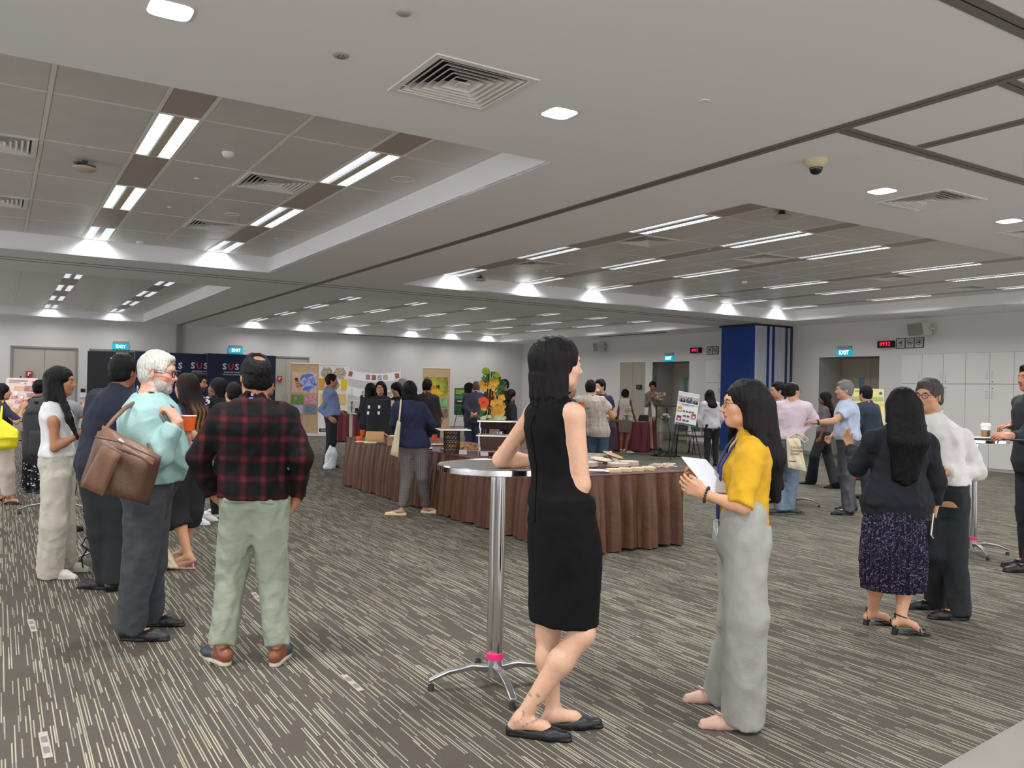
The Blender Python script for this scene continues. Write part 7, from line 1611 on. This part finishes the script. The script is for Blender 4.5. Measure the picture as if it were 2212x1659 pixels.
p = mk(1350, 978, 1352, 841, 32, 'f', 1.0, 'brown', 'woman in a white sleeveless top and taupe skirt at the red table', 2, hyaw=60); p.set(elR=(1366, 890, 0), wrR=(1375, 915, .1)); foot(p, 'R', 1352, 972, 1366, 979)
p.legk = 1.; p.body(); p.top(CO(222, 216, 204), hem=.86, sleeve='none', ease=.03); p.skirt(CO(128, 114, 98), 0, 0, [.15, .17, .165, .15], [.12, .135, .13, .12], [.50, .65, .85, .95], cx=[p.J['pel'][0]]*4, cy=[p.J['pel'][1]]*4); p.shoes('pump', (226, 222, 216), (210, 205, 200)); p.hair('bob', (26, 24, 23), length=-.06); TOTW = p
p = mk(1416, 973, 1410, 824, 190, 'f', 1.0, 'tan', 'person in a tan blazer standing at the clear lectern', 2, pitch=-15); p.set(elR=(1396, 876, 0), wrR=(1408, 858, -.2), elL=(1432, 880, 0), wrL=(1422, 862, -.25)); p.body(); p.top(CO(140, 124, 108), hem=.82, sleeve='long', ease=.03, name='blazer', flare=.02); p.pants(CO(190, 166, 138), waist=.95); p.shoes('oxford'); p.hair('bun', (34, 26, 24))
p = mk(1536, 1007, 1534, 842, -8, 'f', 1.05, 'fair', 'long haired girl in a white hoodie and black trousers', 2, hyaw=25, pelx=1538); p.set(elR=(1560, 905, 0), wrR=(1552, 918, .2), elL=(1512, 905, 0), wrL=(1515, 930, .1)); p.body(); p.top(CO(208, 204, 212), hem=.84, sleeve='long', ease=.034, sl_e=.024, name='hoodie', wr=.006); p.pants(CO(24, 24, 28), waist=.93, r=(.098, .066, .055)); p.shoes('sneaker', (30, 30, 32)); p.hair('long', (38, 26, 26), length=-.26)
# ------------------------------------------------------------------ carried and floor bags
def pillow(name, P, thick, m, parent, n=14, sag=.0, pw=.5, wr=.004, off=Vector((0, 0, 0))):
    """soft slab between four corners (world), thickness bulging both ways"""
    A, B, C, D = [Vector(p) for p in P]; nr = (B-A).cross(D-A).normalized(); vs_ = []; N_ = n+1
    for sgn in (1, -1):
        for j in range(N_):
            for i in range(N_):
                u_, v_ = i/n, j/n; p = A*(1-u_)*(1-v_)+B*u_*(1-v_)+C*u_*v_+D*(1-u_)*v_
                e = (max(0, 1-(2*u_-1)**6)**pw)*(max(0, 1-(2*v_-1)**6)**pw); p = p+nr*sgn*(thick/2*e)+nr*wr*math.sin(u_*11+v_*7)*e*sgn+Vector((0, 0, -sag*math.sin(math.pi*u_)*(v_)))
                vs_.append(p-off)
    fs_ = []; K = N_*N_
    for j in range(n):
        for i in range(n): a = j*N_+i; fs_.append((a, a+1, a+N_+1, a+N_)); fs_.append((K+a+N_, K+a+N_+1, K+a+1, K+a))
    return mesh_arrays(name, vs_, fs_, m, parent)
def pw(p, x, y, dy): return aty(x, y, p.loc.y+dy)
def bagthing(name, lab, cat, P0, group=None): return thing(name, lab, cat, P0, 0, group)
LEA = mat('leather_brown', (92, 62, 46), .5, var=.18, vs=10, bump=.25, bs=90); LEA2 = mat('leather_flap', (112, 76, 54), .5, var=.12, vs=10, bump=.2, bs=90)
b = BEARD; P0 = pw(b, 260, 1090, -.42); t = bagthing('leather_bag', 'large worn brown leather shoulder bag on the bearded man', 'bag', P0); o0 = Vector(P0)
pillow('bag_body', [pw(b, 172, 1052, -.44), pw(b, 322, 1092, -.42), pw(b, 350, 985, -.42), pw(b, 214, 922, -.44)], .20, LEA, t, off=o0, sag=.02, wr=.008)
pillow('front_flap', [pw(b, 174, 1050, -.57), pw(b, 222, 1072, -.56), pw(b, 262, 982, -.56), pw(b, 220, 960, -.57)], .035, LEA2, t, off=o0)
pillow('top_gusset', [pw(b, 206, 960, -.50), pw(b, 330, 1004, -.50), pw(b, 342, 982, -.42), pw(b, 222, 918, -.42)], .06, LEA2, t, off=o0)
MB().tube([pw(b, 226, 930, -.44)-o0, pw(b, 246, 905, -.40)-o0, pw(b, 272, 880, -.28)-o0, pw(b, 294, 868, -.12)-o0, pw(b, 300, 876, .02)-o0, pw(b, 310, 930, -.10)-o0, pw(b, 330, 985, -.36)-o0], [.012, .012, .013, .013, .013, .010, .010], 8).build('shoulder_strap', LEA2, t, True)
MB().tube([pw(b, 257, 949, -.54)-o0, pw(b, 266, 958, -.54)-o0], .011, 8).build('zip_pull', STEEL, t, True)
z = MB(); z.tube([pw(b, 205, 944, -.56)-o0, pw(b, 260, 955, -.56)-o0, pw(b, 338, 990, -.52)-o0], .004, 6).build('zip_line', mat('zip_dark', (70, 56, 46), .5), t, True)
q = pw(b, 406, 930, .06); cup(thing('paper_cup', 'orange paper cup held by the bearded man', 'cup', q, .0), .035, .047, .088)
# papers held by the woman in mustard
P_ = [aty(1532, 1063, 3.62), aty(1586, 1066, 3.70), aty(1524, 994, 3.78), aty(1472, 988, 3.62)]
t = thing('paper_sheets', 'white paper sheets held by the woman in mustard', 'paper', P_[0], 0); o0 = P_[0]
for k in range(3): pillow('sheet', [p+Vector((.002*k, .004*k, .0015*k)) for p in P_], .0012, mat('sheet_blueish', (206, 212, 226), .8), t, 6, off=o0, wr=.004)
# phone in the hand of the woman in navy
p_ = NAVYW; q = aty(2016, 1136, 5.33); t = thing('phone', 'white phone in the lowered hand of the woman in the navy blazer', 'phone', q, .9); o = MB().box((0, 0, 0), (.075, .009, .15), M=Matrix.Rotation(.45, 3, 'Y')).build('phone_body', WPLAST, t); md = o.modifiers.new('b', 'BEVEL'); md.width = .003
MB().box((0, -.0055, 0), (.066, .002, .14), M=Matrix.Rotation(.45, 3, 'Y')).build('phone_glass', mat('phone_glass', (40, 44, 50), .1), t)
CAN = mat('canvas_tote', (214, 200, 168), .9, var=.08, vs=14, bump=.3, bs=220); TXT = mat('tote_ink', (60, 56, 50), .8)
def tote(lab, corners, strap, p, txt=True, thick=.05):
    P = [pw(p, *c) for c in corners]; o0 = P[0].copy(); t = bagthing('tote_bag', lab, 'bag', o0)
    pillow('bag_panel', P, thick, CAN, t, off=o0, wr=.008)
    if strap: MB().tube([pw(p, *c)-o0 for c in strap], .010, 6).build('strap', CAN, t, True)
    if txt:
        c = (P[0]+P[1]+P[2]+P[3])/4-o0; w_ = (P[1]-P[0]).length
        for i, s in enumerate(('The SUSS', 'Sustainability', 'Forum')): text('lettering', s, w_*.17, TXT, t, c+Vector((-w_*.28, -thick/2-.014, .08-w_*.17*i)), (math.pi/2, 0, 0), align='LEFT', ext=.001)
        MB().box(c+Vector((-.03, -thick/2-.012, -.09)), (w_*.45, .002, .008)).build('print_line', TXT, t)
    return t
tote('canvas tote bag with dark lettering held by the man in pink', [(1702, 1010, -.24), (1742, 1018, -.24), (1728, 946, -.20), (1698, 947, -.20)], [(1700, 947, -.2), (1718, 936, -.16), (1735, 940, -.2), (1746, 950, -.2), (1738, 956, -.2), (1722, 942, -.2)], PINK)
tote('narrow canvas tote bag hanging from the shoulder of the woman in navy', [(843, 982, -.18), (860, 988, -.18), (866, 912, -.18), (858, 908, -.18)], [(862, 910, -.18), (864, 890, -.17), (866, 868, -.12), (868, 862, .0)], BUFW, txt=False)
tote('canvas tote bag hanging at the side of the woman in white', [(1346, 897, -.22), (1368, 901, -.22), (1362, 880, -.20), (1347, 880, -.20)], [(1348, 881, -.2), (1352, 862, -.1), (1360, 881, -.2)], TOTW)
# floor bags under the table behind the suited man
for i, (c, l) in enumerate(((((247, 1250), (268, 1250), (264, 1135), (252, 1160)), 'tall pale tote bag standing behind the suited man\'s leg'), (((344, 1232), (388, 1226), (356, 1180), (350, 1180)), 'pale tote bag slumped on the carpet by the pink pumps'))):
    y0 = atz(c[0][0], c[0][1], 0).y; P = [aty(x, y, y0+.02) for x, y in c]; P[0].z = P[1].z = .01; t = bagthing('tote_bag', l, 'bag', P[0].copy()); pillow('bag_panel', P, .09, CAN, t, off=P[0].copy(), wr=.01)
    top = [(P[2]-P[0]), (P[3]-P[0])]; MB().tube([top[0], top[0]*.98+Vector((0, -.03, .05)), top[1]+Vector((0, -.03, .05)), top[1]], .008, 6).build('strap', CAN, t, True)
y0 = atz(190, 1235, 0).y; P = [aty(178, 1236, y0), aty(215, 1238, y0), aty(212, 1190, y0), aty(182, 1186, y0)]; P[0].z = P[1].z = .01; t = bagthing('handbag', 'black handbag with raised straps on the carpet behind the suited man', 'bag', P[0].copy())
pillow('bag_body', [P[0]+Vector((.10, 0, 0)), P[1], P[2]+Vector((0, 0, -.02)), P[3]+Vector((.10, 0, -.02))], .12, mat('black_leather', (24, 22, 22), .4), t, off=P[0].copy())
MB().tube([Vector((.10, 0, .12)), Vector((.0, -.02, .20)), Vector((.03, -.02, .26)), Vector((.14, 0, .24))], .007, 6).build('handle', mat('black_leather'), t, True); MB().tube([Vector((.02, -.02, .0)), Vector((.0, -.02, .10)), Vector((.05, -.02, .18))], .006, 6).build('handle', mat('black_leather'), t, True)
# yellow bag
p_ = YEL; P = [pw(p_, -30, 975, -.24), pw(p_, 36, 968, -.24), pw(p_, 38, 930, -.22), pw(p_, 2, 905, -.22)]; t = bagthing('yellow_bag', 'bright yellow shoulder bag at the left picture edge', 'bag', P[0].copy()); YM = mat('yellow_nylon', (236, 222, 10), .5); pillow('bag_body', P, .16, YM, t, off=P[0].copy()); 
P2 = [pw(p_, -30, 952, -.34), pw(p_, 38, 946, -.34), pw(p_, 38, 928, -.32), pw(p_, 2, 903, -.32)]; pillow('flap', P2, .03, mat('yellow_flap', (250, 244, 40), .45), t, off=P[0].copy()); MB().tube([P[3]-P[0], pw(p_, 4, 880, -.16)-P[0], pw(p_, 6, 862, .0)-P[0]], .012, 6).build('strap', YM, t, True)
# backpack
p_ = PACK; BK = mat('backpack_nylon', (38, 38, 42), .7, var=.15, vs=10, bump=.3, bs=120); c0 = pw(p_, 82, 1010, -.28); t = bagthing('backpack', 'large black backpack worn by the man in grey', 'bag', c0.copy())
pillow('pack_body', [pw(p_, 58, 1000, -.30), pw(p_, 112, 1012, -.30), pw(p_, 108, 880, -.24), pw(p_, 60, 884, -.24)], .30, BK, t, off=c0, wr=.01); pillow('top_lid', [pw(p_, 56, 905, -.34), pw(p_, 112, 905, -.34), pw(p_, 110, 866, -.22), pw(p_, 74, 868, -.22)], .20, mat('backpack_lid', (54, 54, 58), .7), t, off=c0); pillow('front_pocket', [pw(p_, 62, 985, -.46), pw(p_, 105, 992, -.46), pw(p_, 104, 930, -.44), pw(p_, 64, 930, -.44)], .06, BK, t, off=c0)
MB().tube([pw(p_, 92, 872, -.22)-c0, pw(p_, 95, 850, -.1)-c0, pw(p_, 100, 846, .02)-c0], .018, 8).build('strap', BK, t, True); MB().lathe([(0, -.02), (.02, -.012), (.022, 0), (.02, .012), (0, .02)], pw(p_, 78, 869, -.40)-c0, 12).build('buckle', BLACK, t, True)
# white plastic bag beside the buffet
q = atz(712, 1015, 0); FB = Field(); FB.ell((0, 0, .16), (.10, .11, .20), .03); FB.ell((.05, .0, .28), (.06, .08, .13), .05); FB.ell((-.03, -.02, .05), (.10, .10, .07), .03); FB.ell((.0, -.04, .30), (.05, .06, .14), .05); lo_, hi_ = FB.bounds(); FB.fn(lambda X, Y, Z: .014*wnoise(X, Y, Z, 26, 5), lo_, hi_, 'w', 0)
FB.cut((0, 0, .004), (0, 0, -1)); V_, Q_ = FB.mesh(.012); t = thing('plastic_bag', 'bulging white plastic bag on the carpet at the far table end', 'bag', q+Vector((0, .05, 0)), 0); mesh_arrays('bag_film', V_, Q_, mat('white_film', (222, 224, 230), .35), t)
# things on the right hand cocktail table
tb = atz(2100, 1196, 0); q = Vector((aty(2129, 930, tb.y-.02).x, tb.y-.02, 1.121)); t = thing('coffee_cup', 'white lidded coffee cup with a brown sleeve on the right table', 'cup', q, 0)
MB().lathe([(0, 0), (.030, 0), (.044, .125), (0, .125)], (0, 0, 0), 28).build('cup_wall', PAPER, t, True); smooth_angle(MB().lathe([(.046, .122), (.047, .132), (.042, .136), (.040, .150), (.036, .152), (0, .150)], (0, 0, 0), 28).build('lid', WPLAST, t))
MB().lathe([(.0335, .018), (.0345, .018), (.0415, .085), (.0405, .085)], (0, 0, 0), 28).build('sleeve', mat('sleeve_tan', (150, 112, 66), .7), t, True)
mk_ = MB(); [mk_.box((-.005+.008*k, -.0385-.002*(k % 2), .05), (.0045, .003, .045), M=Matrix.Rotation(.15*(-1)**k, 3, 'Y')) for k in range(4)]; mk_.tube([(.012+.018*math.cos(a), -.040, .055+.022*math.sin(a)) for a in np.linspace(.6, 3.4, 9)], .0022, 5).build('sleeve_print', mat('sleeve_dark', (52, 46, 40), .7), t)
t = thing('document_tray', 'white sheets and dark folder lying on the right table', 'papers', (tb.x+.05, tb.y-.10, 1.121), .1); MB().box((0, 0, .006), (.30, .22, .012)).build('folder', mat('folder_dark', (50, 50, 54), .5), t); MB().box((-.05, .0, .015), (.2, .16, .006)).build('sheets', PAPER, t)
q = aty(2190, 950, 7.15); t = thing('tablet', 'dark edged tablet held over the table by the right edge man', 'tablet', (q.x, 7.15, q.z), 0); MB().box((0, 0, 0), (.26, .18, .010), M=Matrix.Rotation(.05, 3, 'Y')).build('slab', BLACK, t); MB().box((0, 0, .006), (.24, .16, .003), M=Matrix.Rotation(.05, 3, 'Y')).build('screen_glass', GR, t)
# orange cup by the hidden man, camera, shirt lettering
q = aty(1256, 881, 12.3); cup(thing('paper_cup', 'orange paper cup beside the elbow of the black dress', 'cup', q, 0, None), band=False)
q = aty(464, 868, 8.82); t = thing('camera', 'black camera held up before the navy backdrop', 'camera', q, .5); MB().box((0, 0, 0), (.14, .06, .09)).build('camera_body', BLACK, t); o = MB().lathe([(0, 0), (.035, 0), (.035, .09), (0, .09)], (0, 0, 0), 20).build('lens_barrel', BLACK, t); o.rotation_euler = (math.pi/2, 0, 0); MB().box((0, 0, .055), (.05, .05, .03)).build('viewfinder', BLACK, t)
s_ = SUST; 
for k, ch in enumerate('SUSS'):
    q = s_.px(433+k*5.2, 872-k*2.2, -.27); text('shirt_lettering', ch, .10, RD if ch == 'U' else WT, s_.root, q, (math.pi/2, -.2, -s_.root.rotation_euler.z), ext=.004, bold=.004)
